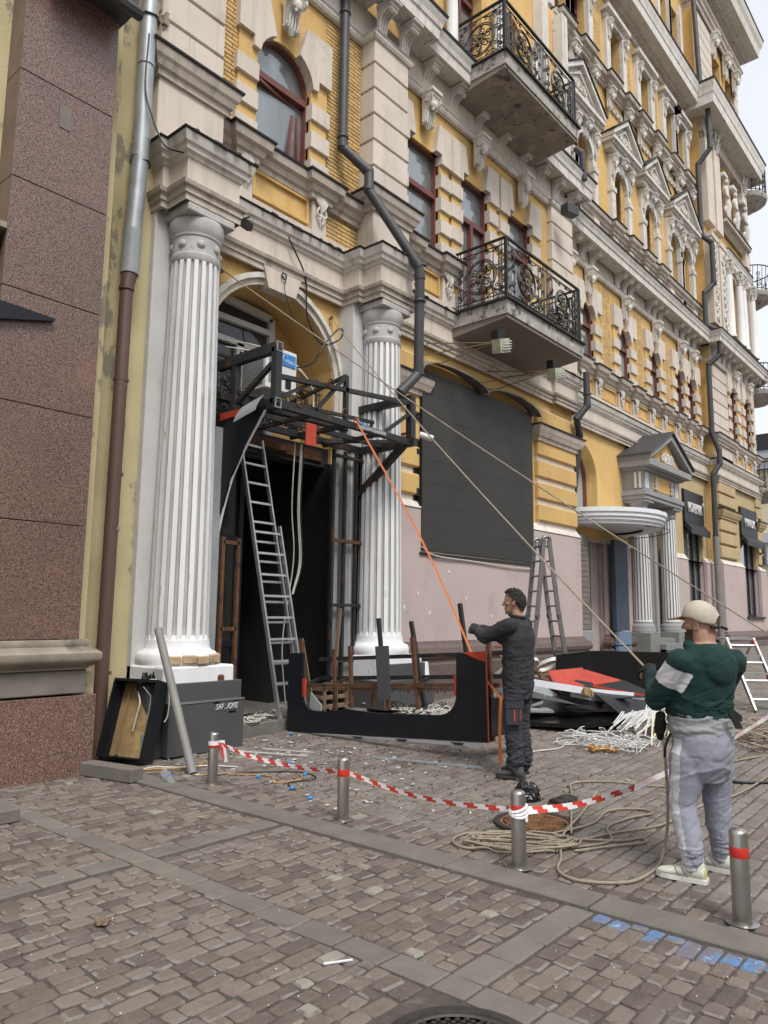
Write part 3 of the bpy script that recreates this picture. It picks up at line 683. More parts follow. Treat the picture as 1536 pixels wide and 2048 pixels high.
for x in (29.7, 30.3, 30.9, 31.5, 32.4, 33.3, 34.0, 34.8, 35.3, 35.8): inst('cornice_bracket', bracket_me, (x, YD-.07, 11.72), bld)
wall2 = MB().box(4.9, 8.42, 12.16, 17.38, 8.7, 12.75); wall2.box(17.38, YC-.03, 11.72, 29.4, YC+.1, 12.3); wall2.box(29.42, YD-.05, 11.68, 35.43, YD+.1, 12.3)
P('bracket_frieze', wall2, 'cream', split=True)
big_cornice([(4.86, 8.6), (4.86, 8.15), (5.95, 8.15), (5.95, 8.38), (9.1, 8.38), (9.1, 8.15), (10.2, 8.15), (10.2, 8.38), (17.38, 8.38), (17.38, 8.9)], 12.72, .42, ks=1.15)
big_cornice([(17.5, YC), (17.5, YC-.1), (29.45, YC-.1)], 12.2, .46)
big_cornice([(29.48, YC), (29.48, YD-.1), (35.46, YD-.1), (35.46, 14)], 12.2, .5)
# ---- balconies -----------------------------------------------------------------------------
def spiral(cx, cz, r, a0, turns, sgn=1, n=18):
    return [(cx+r*(1-t*.85)*math.cos(a0+sgn*turns*2*math.pi*t), cz+r*(1-t*.85)*math.sin(a0+sgn*turns*2*math.pi*t)) for t in [i/n for i in range(n+1)]]
def grille(L, H):
    """wrought-iron panel in the local (u, v) plane: list of (points, radius)"""
    T = []
    T += [([(0,.06),(L,.06)], .012), ([(0,.14),(L,.14)], .009), ([(0,H-.13),(L,H-.13)], .010)]
    m = max(1, round(L/1.45)); w_ = L/m
    for i in range(m):
        u0 = i*w_; c = u0+w_/2; cz = H*.48; rr = min(.36, H*.36)
        for k in range(2): T.append(([(c+(rr-.04*k)*math.cos(a*math.pi/12), cz+(rr-.04*k)*math.sin(a*math.pi/12)) for a in range(25)], .011))
        for k in range(6):
            a = k*math.pi/3+.3
            T.append((spiral(c+.20*math.cos(a), cz+.20*math.sin(a), .10, a, 1.4, 1), .010)); T.append(([(c, cz), (c+.12*math.cos(a+.6), cz+.12*math.sin(a+.6)), (c+rr*math.cos(a), cz+rr*math.sin(a))], .010))
        for u in (u0+.04, u0+.10, u0+.17, u0+.30, u0+w_-.30, u0+w_-.17, u0+w_-.10, u0+w_-.04): T.append(([(u, .06), (u, H-.13 if .15 < u-u0 < w_-.15 else H)], .009))
        for k in range(4): T.append((spiral(c+.11*math.cos(k*1.57+.8), cz+.11*math.sin(k*1.57+.8), .07, k*1.57, 1.3, -1), .009))
        for sg in (-1, 1):
            for zc in (.22, .5, .78): T.append((spiral(u0+w_/2+sg*(w_/2-.11), H*zc, .055, zc*9, 1.5, sg), .009)); T.append((spiral(u0+w_/2+sg*(w_/2-.22), H*zc+.08, .06, zc*5, 1.4, -sg), .009))
        for sg in (-1, 1):
            for zc in (.3, .62):
                T.append((spiral(c+sg*(rr+.12), H*zc+.02, .085, math.pi/2*sg, 1.5, sg), .009)); T.append((spiral(c+sg*(rr+.13), H*zc-.13, .07, -math.pi/2*sg, 1.4, -sg), .009))
            T.append((catmull2([(c+sg*.1, .14), (c+sg*.3, .22), (c+sg*.42, .12)], 5), .009)); T.append((catmull2([(c+sg*.05, H-.13), (c+sg*.25, H-.2), (c+sg*.42, H-.14)], 5), .009))
            T.append((spiral(c+sg*.15, H-.19, .05, 0, 1.2, sg), .008)); T.append((spiral(c+sg*.17, .2, .05, 0, 1.2, sg), .008))
    return T, [(w_*(i+.5), H*.48) for i in range(m)]
def catmull2(p, k): return [(q.x, q.y) for q in catmull([(a, b, 0) for a, b in p], k)]
def balcony(x0, x1, yw, yf, z, H, soff, depth=.36):
    b = MB().box(x0, yf, z-depth+.05, x1, yw, z-.03)
    b.cur = 1; b.prism([(x0+.03, yf+.03, z-depth-.02), (x1-.03, yf+.03, z-depth-.02), (x1-.03, yw, z-depth-.14), (x0+.03, yw, z-depth-.14)], (0, 0, .18))
    bo = P('balcony', b, ('slab_edge', soff))
    d = MB().box(x0-.05, yf-.06, z-.028, x1+.05, yw, z+.01); P('drip_sheet', d, 'cap', bo)
    ra = MB(); ro = MB()
    for (o, du, L) in ((Vector((x0+.06, yf+.05, z)), Vector((1,0,0)), x1-x0-.12), (Vector((x0+.06, yw-.12, z)), Vector((0,-1,0)), yw-.12-yf-.05), (Vector((x1-.06, yw-.12, z)), Vector((0,-1,0)), yw-.12-yf-.05)):
        T, C = grille(L, H)
        for pts, r in T: ra.tube([tuple(o+du*u+Vector((0,0,v))) for u, v in pts], r*1.35, 4, caps=False)
        nrm = Vector((du.y, -du.x, 0))
        for u, v in C:
            c = o+du*u+Vector((0,0,v))
            for k in range(9):
                a = k*.7; q = c+du*(.05*math.cos(a))+Vector((0,0,.05*math.sin(a))); ro.obox(q+nrm*.015, du*math.cos(a)+Vector((0,0,math.sin(a))), nrm, Vector((0,0,math.cos(a)))-du*math.sin(a), .045, .012, .018)
        ra.bar(o+Vector((0,0,H)), o+du*L+Vector((0,0,H)), .055, .035)
    for p in ((x0+.06, yf+.05), (x1-.06, yf+.05)): ra.bar((p[0], p[1], z), (p[0], p[1], z+H), .05)
    P('railing', ra, 'iron', bo); P('rosette', ro, 'iron_gold', bo)
    return bo
balcony(11.9, 15.15, 8.5, 7.15, 7.72, 1.28, 'soffit')
balcony(11.95, 15.2, 8.5, 7.15, 13.06, 1.2, 'slab')
# round balconies on the far corner
def round_balcony(cx, cy, z, r, H):
    b = MB().lathe([(r*.15,-.55),(r*.5,-.5),(r*.85,-.28),(r,-.2),(r+.05,-.05),(r+.05,0)], cx, cy, 20, z); bo = P('balcony', b, 'slab_edge', smooth=40)
    ra = MB(); ra.tube([(cx+r*math.cos(a*math.pi/12), cy+r*math.sin(a*math.pi/12), z+H) for a in range(25)], .03, 4); ra.tube([(cx+r*math.cos(a*math.pi/12), cy+r*math.sin(a*math.pi/12), z+.1) for a in range(25)], .02, 4)
    for k in range(30):
        a = k*math.pi/15; ra.tube([(cx+r*math.cos(a), cy+r*math.sin(a), z), (cx+r*math.cos(a+.06), cy+r*math.sin(a+.06), z+H)], .014, 4)
        if k % 3 == 0:
            for q in range(3): ra.tube([(cx+r*math.cos(a+u/r), cy+r*math.sin(a+u/r), z+v) for u, v in spiral(.05, .3+.25*q, .12, a, 1.5)], .016, 4)
    P('railing', ra, 'iron', bo)
for z in (21.3, 16.45, 11.8, 7.3): round_balcony(36.2, 8.75, z, 1.0, 1.2)

# ---- third storey ------------------------------------------------------------------------------
vol = MB()
vol.box(-.14,-.14,.30,.14,.14,.36,.01)
vol.lathe([(.085,0),(.10,.01),(.10,.03),(.085,.05),(.10,.14),(.12,.24),(.14,.30)], 0, 0, 12)
for k in range(8):
    a = k*math.pi/4
    for z, r in ((.10,.10),(.2,.115)): vol.tube([(r*math.cos(a+z*4), r*math.sin(a+z*4), z-.06), ((r+.02)*math.cos(a+z*4), (r+.02)*math.sin(a+z*4), z+.02), ((r+.06)*math.cos(a+z*4), (r+.06)*math.sin(a+z*4), z+.05), ((r+.05)*math.cos(a+z*4), (r+.05)*math.sin(a+z*4), z+.02)], [.02,.028,.022,.012], 4)
cap_me = vol.mesh('leaf_capital', K['white'], 40)
rel = MB(); random.seed(5)
for k in range(7):
    sg = 1 if k % 2 else -1; u = -.42+k*.14
    rel.tube([(p, -.035, q) for p, q in spiral(u, sg*.03, .085, random.random()*6, 1.3, sg)], .024, 5)
    rel.tube([(u, -.02, -sg*.1), (u+.03, -.04, -sg*.06), (u+.07, -.02, -sg*.11)], [.03,.03,.012], 5)
relief_me = rel.mesh('scroll_relief', K['white'], 50)
frw = MB(); bala = MB()
def surround(cx, r, z0, zs, y, k):
    """moulded arched surround with side pilasters"""
    for sg in (-1, 1):
        a, b = sorted((cx+sg*(r+.04), cx+sg*(r+.30))); frw.box(a, y-.16, z0-.1, b, y+.02, zs-.35, .01); frw.box(a-.03, y-.19, zs-.45, b+.03, y+.02, zs-.28, .01); frw.box(a, y-.13, zs-.28, b, y+.02, zs+r+.35)
        inst('scroll_keystone', key_me, ((a+b)/2, y-.12, zs+r-.4), bld, scale=(.7,.7,1.0))
    A = [(cx+(r+.02)*math.cos(math.pi*i/12), zs+(r+.02)*math.sin(math.pi*i/12)) for i in range(13)]
    B_ = [(cx+(r+.20)*math.cos(math.pi*i/12), zs+(r+.20)*math.sin(math.pi*i/12)) for i in range(13)]
    for i in range(12): frw.prism([(A[i][0], y-.14, A[i][1]), (A[i+1][0], y-.14, A[i+1][1]), (B_[i+1][0], y-.14, B_[i+1][1]), (B_[i][0], y-.14, B_[i][1])], (0, .18, 0))
    inst('scroll_keystone', key_me, (cx, y-.12, zs+r-.12), bld, scale=(.8,.9,.75))
for x in cxs: surround(x, .48, 13.9, 15.35, YC, 0)
ledge([(17.45, YC-.03)] + sum([[(x-.85, YC-.03), (x-.85, YC-.16), (x-.45, YC-.16), (x-.45, YC-.03), (x+.45, YC-.03), (x+.45, YC-.16), (x+.85, YC-.16), (x+.85, YC-.03)] for x in (21.9, 24.42)], []) + [(29.4, YC-.03)], 13.75, .2, name='balustrade_ledge')
for x in cxs:
    for d in (-.62, .62): bala.box(x+d-.18, YC-.16, 12.75, x+d+.18, YC+.02, 13.42, .01)
    inst('scroll_relief', relief_me, (x, YC-.02, 13.12), bld)
bala.box(17.4, YC-.1, 12.6, 29.4, YC+.02, 12.85)
P('balustrade_pedestal', bala, 'cream', split=True)
def pediment(cx, hw, y, z, rise, proj=.42):
    base = MB().box(cx-hw+.1, y-proj+.14, z-.22, cx+hw-.1, y, z-.02); base.box(cx-hw, y-proj, z-.02, cx+hw, y, z+.12, .01)
    for k in range(int(hw*2/.12)): base.box(cx-hw+.12+k*.12, y-proj+.06, z-.10, cx-hw+.18+k*.12, y-proj+.16, z-.02)
    for sg in (-1, 1):
        base.prism([(cx+sg*(hw+.02), y-proj-.02, z+.10), (cx+sg*(hw+.02), y-proj-.02, z+.24), (cx, y-proj-.02, z+rise+.14), (cx, y-proj-.02, z+rise-.02)], (0, proj, 0))
        base.prism([(cx+sg*(hw-.3), y-proj+.08, z+.16), (cx+sg*(hw-.36), y-proj+.08, z+.2), (cx, y-proj+.08, z+rise-.16), (cx, y-proj+.08, z+rise-.26)], (0, .1, 0))
    base.prism([(cx-hw, y-proj+.15, z+.1), (cx+hw, y-proj+.15, z+.1), (cx, y-proj+.15, z+rise)], (0, proj-.15, 0))
    po = P('pediment', base, 'white')
    c = MB()
    for sg in (-1, 1): c.prism([(cx+sg*(hw+.06), y-proj-.06, z+.25), (cx+sg*(hw+.06), y-proj-.06, z+.285), (cx, y-proj-.06, z+rise+.19), (cx, y-proj-.06, z+rise+.145)], (0, proj+.08, 0))
    P('flashing', c, 'cap', po)
    inst('scroll_relief', relief_me, (cx, y-proj+.13, z+rise*.42), po, scale=(.8,1,1.1))
for cx, hw in ((18.66, 1.5), (21.9, 1.12), (24.42, 1.12), (27.48, 1.5)): pediment(cx, hw, YC, 16.45, .98 if hw < 1.2 else 1.15)
# B bay, third storey: columns beside the windows
for x in (10.2, 11.9, 13.8, 15.6):
    co = P('small_column', MB().lathe([(.15,13.4),(.16,13.45),(.13,13.55),(.125,14.6),(.11,15.7)], x, Y0-.12, 20), 'flute_paint', smooth=40); inst('leaf_capital', cap_me, (x, Y0-.12, 15.7), co)
for x in (16.0, 17.1):
    P('small_pilaster', MB().box(x-.16, Y0-.2, 13.2, x+.16, Y0+.1, 18, .01).box(x-.05, Y0-.21, 13.5, x-.03, Y0-.2, 17.5).box(x+.03, Y0-.21, 13.5, x+.05, Y0-.2, 17.5), 'white')
# ---- fourth storey ---------------------------------------------------------------------------------
ledge([(17.45, YC-.03)] + sum([[(x-.9, YC-.03), (x-.9, YC-.18), (x-.5, YC-.18), (x-.5, YC-.03), (x+.5, YC-.03), (x+.5, YC-.18), (x+.9, YC-.18), (x+.9, YC-.03)] for x in (18.66, 21.9, 24.42, 27.48)], []) + [(29.4, YC-.03)], 18.75, .24, name='balustrade_ledge')
for x in cxs:
    for d in (-.7, .7): inst('scroll_keystone', key_me, (x+d, YC-.08, 17.75), bld, scale=(.9,.9,.95))
    inst('scroll_relief', relief_me, (x, YC-.02, 18.0), bld)
    for sg in (-1, 1):
        a, b = sorted((x+sg*.5, x+sg*.78)); frw.box(a, YC-.15, 18.8, b, YC+.02, 21.0, .01); inst('scroll_keystone', key_me, ((a+b)/2, YC-.14, 20.3), bld, scale=(.6,.6,.9))
    frw.box(x-.8, YC-.16, 21.0, x+.8, YC+.02, 21.2); frw.box(x-.9, YC-.30, 21.2, x+.9, YC+.02, 21.36, .01)
P('window_surround', frw, 'white', split=True)
big_cornice([(17.4, YC), (17.4, YC-.05), (29.4, YC-.05)], 22.1, .62, ks=1.9)
P('cornice_frieze', MB().box(17.4, YC-.08, 21.7, 29.4, YC+.02, 22.1).box(17.4, YC-.22, 21.95, 29.4, YC+.02, 22.1), 'cream2')
fw = MB()
for x in cxs:
    for sg in (-1, 1): a, b = sorted((x+sg*.5, x+sg*.74)); fw.box(a, YC-.12, 23.6, b, YC+.02, 26.6)
P('window_surround', fw, 'white', split=True)
# ---- corner pavilion -------------------------------------------------------------------------------
pv = MB()
for x0, x1 in ((29.5, 30.35), (30.6, 31.4), (34.75, 35.43)):
    pv.box(x0, YD-.28, 13.1, x1, YD+.1, 16.7, .01); pv.box(x0, YD-.25, 17.4, x1, YD+.1, 21.0, .01); pv.box(x0-.03, YD-.32, 16.7, x1+.03, YD+.1, 16.9)
P('giant_pilaster', pv, 'cream', split=True)
rv = MB()
random.seed(9)
for x0, x1 in ((29.5, 30.35), (30.6, 31.4), (34.75, 35.43)):
    for z in [13.4+i*.3 for i in range(11)]:
        rv.tube([(p, YD-.30, q) for p, q in spiral((x0+x1)/2+random.uniform(-.1,.1), z, .17, random.random()*6, 1.3)], .04, 5)
P('arabesque_relief', rv, 'white')['kind'] = 'stuff'
for x in (32.2, 34.2):
    for d in (-.72, .72):
        co = P('small_column', MB().lathe([(.19,13.05),(.2,13.12),(.16,13.2),(.155,14.6),(.14,15.75)], x+d, YD-.32, 18), 'flute_paint', smooth=40); inst('leaf_capital', cap_me, (x+d, YD-.32, 15.75), co, scale=(1.6,1.6,1.8))
for x in (29.95, 31.0, 35.1):
    inst('leaf_capital', cap_me, (x, YD-.12, 20.95), bld, scale=(2.6,1.8,3.4))
ledge([(31.45, YD-.25), (35.1, YD-.25)], 13.05, .15); big_cornice([(31.45, YD-.05), (35.1, YD-.05)], 16.5, .3)
ledge([(31.45, YD-.1), (35.1, YD-.1)], 18.3, .3)
sv = MB()                                   # carved figure brackets between the upper windows
for x in (31.9, 33.2, 34.7):
    sv = MB(); sv.tube([(p, YD-.28, q) for p, q in spiral(x, 18.75, .22, 1.57, 1.6)], .07, 6); sv.tube([(x-.02, YD-.16, 18.1), (x, YD-.30, 18.4), (x+.02, YD-.34, 19.0), (x, YD-.30, 19.4), (x-.02, YD-.26, 19.75), (x, YD-.28, 19.95)], [.05,.10,.15,.12,.15,.06], 8)
    sv.tube([(x-.14, YD-.3, 19.75), (x-.2, YD-.36, 19.4), (x-.05, YD-.42, 19.3)], [.06,.05,.04], 6); sv.tube([(x+.13, YD-.3, 19.75), (x+.2, YD-.3, 20.1), (x+.12, YD-.26, 20.4)], [.06,.05,.04], 6); sv.lathe([(0,-.13),(.08,-.08),(.10,0),(.08,.09),(0,.13)], x, YD-.32, 8, 20.1, caps=False); sv.box(x-.25, YD-.35, 20.3, x+.25, YD, 20.5, .02)
    P('carved_figure', sv, 'white', smooth=60)
big_cornice([(29.45, YC), (29.45, YD-.15), (35.5, YD-.15), (35.5, 14)], 21.9, .75, ks=2.2)
P('cornice_frieze', MB().box(29.45, YD-.2, 21.3, 35.5, YD+.1, 21.9), 'cream2')
rust(29.5, 31.5, YD-.12, YD+.2, 23.2, 27.0, .55); rust(34.9, 35.44, YD-.12, YD+.2, 23.2, 27.0, .55)
for x in (31.7, 33.4, 34.8): inst('scroll_keystone', key_me, (x, YD-.1, 26.0), bld, scale=(1.3,1.2,1.5))
P('top_entablature', MB().sweep([(29.45, YC), (29.45, YD-.15), (35.5, YD-.15), (35.5, 14)], [(0,27.0),(.06,27.02),(.06,27.2),(.14,27.25),(.14,27.42),(.22,27.5),(.22,27.6),(.05,27.65),(.05,28.2),(.2,28.25),(.25,28.4),(0,28.4)]), 'cream2')
dn = MB()
for k in range(44): dn.box(29.5+k*.15, YD-.5, 28.25, 29.58+k*.15, YD-.2, 28.4)
for k in range(20): dn.box(35.55, 8.9+k*.15, 28.25, 35.85, 8.98+k*.15, 28.4)
P('dentils', dn, 'white')['kind'] = 'stuff'
P('roof_cornice', MB().sweep([(28.6, YC), (29.45, YD-.15), (35.5, YD-.15), (35.5, 14)], [(0,28.4),(.8,28.4),(.82,28.5),(.86,28.8),(.95,29.0),(1.0,29.25),(0,29.3)]), 'white')
P('roof_edge', MB().sweep([(28.6, YC), (29.45, YD-.15), (35.5, YD-.15), (35.5, 14)], [(0,29.3),(1.02,29.26),(1.03,29.33),(0,29.6)]), 'cap')

# ---- ground-floor dressings -----------------------------------------------------------------------------
ar = MB()
def archivolt(mb, cx, r0, r1, zs, y, d, legs=0, n=20):
    A = [(cx+r0*math.cos(math.pi*i/n), zs+r0*math.sin(math.pi*i/n)) for i in range(n+1)]; B_ = [(cx+r1*math.cos(math.pi*i/n), zs+r1*math.sin(math.pi*i/n)) for i in range(n+1)]
    if legs: A = [(cx+r0, zs-legs)]+A+[(cx-r0, zs-legs)]; B_ = [(cx+r1, zs-legs)]+B_+[(cx-r1, zs-legs)]
    for i in range(len(A)-1): mb.prism([(A[i][0], y-d, A[i][1]), (A[i+1][0], y-d, A[i+1][1]), (B_[i+1][0], y-d, B_[i+1][1]), (B_[i][0], y-d, B_[i][1])], (0, d+.02, 0))
archivolt(ar, 7.3, 1.285, 1.38, 5.36, Y0, .05, 1.0); ar.cur = 1; archivolt(ar, 7.3, 1.38, 1.46, 5.36, Y0, .10, 1.0)
P('archivolt', ar, ('cream', 'white'))
P('keystone', MB().prism([(7.02, Y0-.14, 6.55), (7.58, Y0-.14, 6.55), (7.72, Y0-.14, 7.0), (6.88, Y0-.14, 7.0)], (0, .2, 0)), 'cream')
# rusticated yellow piers either side of the screen
yb = {}
for (x0, x1) in ((9.75, 10.9), (15.35, 17.3)):
    bm_ = MB().box(x0, Y0-.12, 0, x1, Y0+.05, .40, .03).mesh('rusticated_block', K['yellow'])
    for z in (3.82, 4.34, 4.86, 5.38, 6.12): inst('rusticated_block', bm_, (0, 0, z), bld)
    P('pier_back', MB().box(x0+.02, Y0-.06, 3.62, x1-.02, Y0+.02, 6.55), 'cream')
    ledge([(x0-.02, Y0), (x0-.02, Y0-.12), (x1+.02, Y0-.12), (x1+.02, Y0)], 6.08, .16, name='impost', k='cream2')
for (x0, x1, y) in ((29.5, 31.6, YD), (34.6, 35.4, YD)):
    bm_ = MB().box(x0, y-.1, 0, x1, y+.05, .44, .03).mesh('rusticated_block', K['beige'])
    for z in (3.9, 4.42, 4.94, 5.9, 6.4): inst('rusticated_block', bm_, (0, 0, z), bld)
    ledge([(x0, y), (x0, y-.1), (x1, y-.1), (x1, y)], 5.75, .16, name='impost', k='beige')
# sloping white weathering between pink base and ochre wall
for a, b, y in ((9.72, 17.37, Y0), (17.4, 17.75, YC), (19.9, 21.9, YC), (24.3, 26.6, YC), (28.6, 29.4, YC), (29.4, 32.2, YD), (34.5, 35.42, YD)):
    z = 3.6 if a < 17.38 else 3.66
    P('weathering', MB().prism([(a, y-.16, z-.02), (a, y+.02, z-.02), (a, y+.02, z+.18), (a, y-.03, z+.16)], (b-a, 0, 0)), 'white')
pk = MB()
for a, b, y in ((9.72, 17.37, Y0), (17.4, 17.75, YC), (19.9, 21.9, YC), (24.3, 26.6, YC), (28.6, 29.4, YC), (29.4, 32.2, YD), (34.5, 35.42, YD)):
    pk.box(a, y-.14, 1.12, b, y, 3.59 if a < 17.38 else 3.65)
pk.box(26.6, YC-.13, 1.12, 28.6, YC, 1.66); pk.box(32.2, YD-.13, 1.12, 34.5, YD, 1.66)
P('pink_base', pk, 'pink', split=True)
pl = MB()
for a, b, y in ((9.72, 17.4, Y0-.14), (17.4, 17.75, YC-.14), (19.9, 21.9, YC-.14), (24.3, 29.4, YC-.14), (29.4, 35.44, YD-.14)):
    pl.sweep([(a, y+.1), (a, y), (b, y), (b, y+.1)], [(-.02,-.1),(.16,-.1),(.16,.72),(.10,.76),(.10,.82),(.15,.84),(.17,.92),(.14,1.02),(.04,1.08),(.02,1.14),(-.02,1.14)])
P('plinth', pl, 'plinth', split=True)
# tin hoods over the blocked arches
for cx in (11.75, 13.95):
    h = MB(); n = 14; z0, rx, rz = 6.30, 1.12, .26
    A = [(cx+rx*math.cos(math.pi*i/n), z0+rz*math.sin(math.pi*i/n)) for i in range(n+1)]
    for i in range(n): h.prism([(A[i][0], Y0-.02, A[i][1]), (A[i+1][0], Y0-.02, A[i+1][1]), (A[i+1][0], Y0-.02, A[i+1][1]-.03), (A[i][0], Y0-.02, A[i][1]-.03)], (0, -.34, -.10))
    P('tin_hood', h, 'pipe_lt2', smooth=30)
# entrance recess
e = MB()
e.quad((6.02,9.3,4.25),(8.58,9.3,4.25),(8.58,9.3,6.9),(6.02,9.3,6.9)); P('recess_wall', e, 'yellow')
P('floor_slab', MB().box(6.02, 8.62, 4.0, 8.58, 9.5, 4.32), 'interior'); P('rusty_lintel', MB().box(6.3, 8.58, 4.08, 8.4, 8.63, 4.25).box(7.1, 8.50, 4.1, 7.6, 8.6, 4.2), 'rust', split=True)
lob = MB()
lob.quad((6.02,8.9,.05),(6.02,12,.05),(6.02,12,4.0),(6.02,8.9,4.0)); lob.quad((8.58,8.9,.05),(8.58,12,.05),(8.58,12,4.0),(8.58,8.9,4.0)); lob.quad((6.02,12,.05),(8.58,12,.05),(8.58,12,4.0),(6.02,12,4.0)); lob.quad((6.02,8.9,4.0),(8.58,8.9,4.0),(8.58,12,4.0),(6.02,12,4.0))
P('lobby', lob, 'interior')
dr = MB()
for a, b in (((6.1,.2),(6.1,3.95)), ((6.75,.2),(6.75,3.95)), ((7.3,.2),(7.3,3.95)), ((6.1,2.75),(7.3,2.75)), ((6.1,3.9),(7.3,3.9)), ((6.1,1.15),(7.3,1.15)), ((6.1,.27),(7.3,.27)), ((6.68,.27),(6.68,2.7)), ((6.82,.27),(6.82,2.7))): dr.bar((a[0],9.25,a[1]),(b[0],9.25,b[1]), .085, .08, up=(0,1,0))
dr.tube([(6.62,9.16,1.0),(6.62,9.16,1.7)], .018, 6); dr.tube([(6.88,9.16,1.0),(6.88,9.16,1.7)], .018, 6)
do = P('door', dr, 'navy'); P('pane', MB().quad((6.1,9.27,.2),(7.3,9.27,.2),(7.3,9.27,3.95),(6.1,9.27,3.95)), 'pane_dk', do)
bw = MB().bar((6.2,8.78,4.02),(7.4,8.78,4.02),.1,.12); P('blue_rail', bw, 'blue')
# white upper window in the arch
uw = MB()
O = [(6.45,4.4),(6.45,6.55),(7.75,6.45),(7.75,4.4)]
for i in range(3): uw.bar((O[i][0],9.2,O[i][1]),(O[i+1][0],9.2,O[i+1][1]), .12, .1, up=(0,1,0))
for x in (7.1,): uw.bar((x,9.19,4.4),(x,9.19,5.85), .14, .1, up=(0,1,0))
for z in (5.85, 6.2): uw.bar((6.45,9.19,z),(7.75,9.19,z), .09, .1, up=(0,1,0))
uo = P('window', uw, 'frame_wht'); P('pane', MB().quad((6.45,9.22,4.4),(7.75,9.22,4.4),(7.75,9.22,6.5),(6.45,9.22,6.5)), 'pane_dk', uo)
jr = MB()
T, _c = grille(2.4, .95)
for pts, r in T: jr.tube([(6.08+u, 8.72, 4.42+v) for u, v in pts], r*1.3, 4, caps=False)
jr.bar((6.05,8.72,5.38),(8.52,8.72,5.38), .05, .035); P('railing', jr, 'iron')
# plain entrance step
P('entrance_step', MB().box(6.0, 7.72, 0, 10.4, 9.3, .2, .012), 'conc_step')

# ---- canopy, side door, portico ---------------------------------------------------------------------------
cn = MB(); n = 28; cx, cy, r = 19.5, 8.98, 1.87
half = [(cx-r*1.0*math.cos(math.pi*i/n), cy-r*.93*math.sin(math.pi*i/n)) for i in range(n+1)]
cn.sweep(half, [(-.5,3.98),(-.06,3.98),(-.02,4.0),(-.02,4.07),(.04,4.09),(.04,4.15),(.09,4.18),(.09,4.26),(.13,4.29),(.13,4.40),(.05,4.41),(-.4,4.41)])
cn.prism([(a, b, 4.05) for a, b in half], (0, 0, .03)); cn.prism([(a, b, 4.37) for a, b in half], (0, 0, .03))
P('canopy', cn, 'white_sheet', smooth=25)
cr = MB().tube([(cx-(r+.3)*math.cos(math.pi*i/n), cy-(r+.2)*math.sin(math.pi*i/n), 4.34) for i in range(n//2-2, n+1)], .012, 5)
cr.tube([(cx-(r+.1)*math.cos(math.pi*i/n), cy-(r+.05)*math.sin(math.pi*i/n), 3.93) for i in range(n//2-4, n+1)], .012, 5); P('canopy_wire', cr, 'cable_b')
sd_ = MB(); sd_.quad((17.75,YC+.7,.4),(19.9,YC+.7,.4),(19.9,YC+.7,3.75),(17.75,YC+.7,3.75)); P('side_doorway', sd_, 'dark')
sf = MB()
for x in (17.85, 18.75, 19.35): sf.bar((x,YC+.3,.45),(x,YC+.3,3.7), .07, .09, up=(0,1,0))
sf.bar((17.85,YC+.3,1.5),(19.35,YC+.3,1.5), .07, .09, up=(0,1,0)); P('side_door', sf, 'navy')
P('door_return', MB().box(19.36, YC+.1, .45, 19.8, YC+.5, 3.7), 'pink')
# portico
for x in (21.45, 23.79):
    P('pedestal', MB().box(x, 8.30, .45, x+.72, YC+.1, 1.18, .01), 'stepstone')
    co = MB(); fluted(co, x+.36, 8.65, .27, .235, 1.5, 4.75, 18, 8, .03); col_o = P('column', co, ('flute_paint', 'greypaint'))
    P('column_base', MB().lathe([(.36,1.18),(.36,1.27),(.34,1.29),(.345,1.36),(.31,1.42),(.28,1.44),(.28,1.5)], x+.36, 8.65, 24), 'greypaint', col_o, smooth=40)
    P('column_capital', MB().lathe([(.238,4.75),(.26,4.77),(.26,4.82),(.24,4.84),(.24,4.92),(.30,4.99),(.32,5.02)], x+.36, 8.65, 24).box(x+.02, 8.31, 5.02, x+.7, 9.05, 5.1, .01), 'greypaint', col_o, smooth=35)
po = MB()
po.box(21.42, 8.28, 5.1, 24.55, YC+.05, 5.22, .01); po.box(21.38, 8.24, 5.22, 24.6, YC+.05, 5.36, .01)
po.box(21.5, 8.34, 5.36, 24.46, YC+.05, 5.98)
po.cur = 1; po.box(22.2, 8.325, 5.45, 23.78, 8.35, 5.9); po.cur = 0
for x in (21.6, 21.74, 24.1, 24.24): po.cur = 2; po.box(x, 8.325, 5.44, x+.08, 8.35, 5.92)
for y in (8.42, 8.56): po.box(21.475, y, 5.44, 21.51, y+.07, 5.92)
po.cur = 0; po.box(21.40, 8.22, 5.98, 24.56, YC+.05, 6.06); po.box(21.22, 8.02, 6.06, 24.76, YC+.05, 6.26, .01)
for sg in (-1, 1):
    po.prism([(23.0+sg*1.78, 8.0, 6.24), (23.0+sg*1.78, 8.0, 6.40), (23.0, 8.0, 7.30), (23.0, 8.0, 7.10)], (0, YC-8.0, 0))
po.cur = 1; po.prism([(21.7, 8.2, 6.25), (24.3, 8.2, 6.25), (23.0, 8.2, 7.12)], (0, .5, 0))
P('portico', po, ('greypaint', 'yellow', 'flute_paint'))
rf = MB()
for sg in (-1, 1): rf.prism([(23.0+sg*1.88, 7.93, 6.37), (23.0+sg*1.88, 7.93, 6.41), (23.0, 7.93, 7.37), (23.0, 7.93, 7.31)], (0, YC-7.93, 0))
P('portico_roof', rf, 'pipe')
inst('scroll_relief', relief_me, (23.0, 8.18, 6.5), bld, scale=(1,1,1.4))
for x in (22.35, 23.65): inst('scroll_relief', relief_me, (x, 8.32, 5.67), bld, rot=(0, R(90), 0), scale=(.42,1,.8))
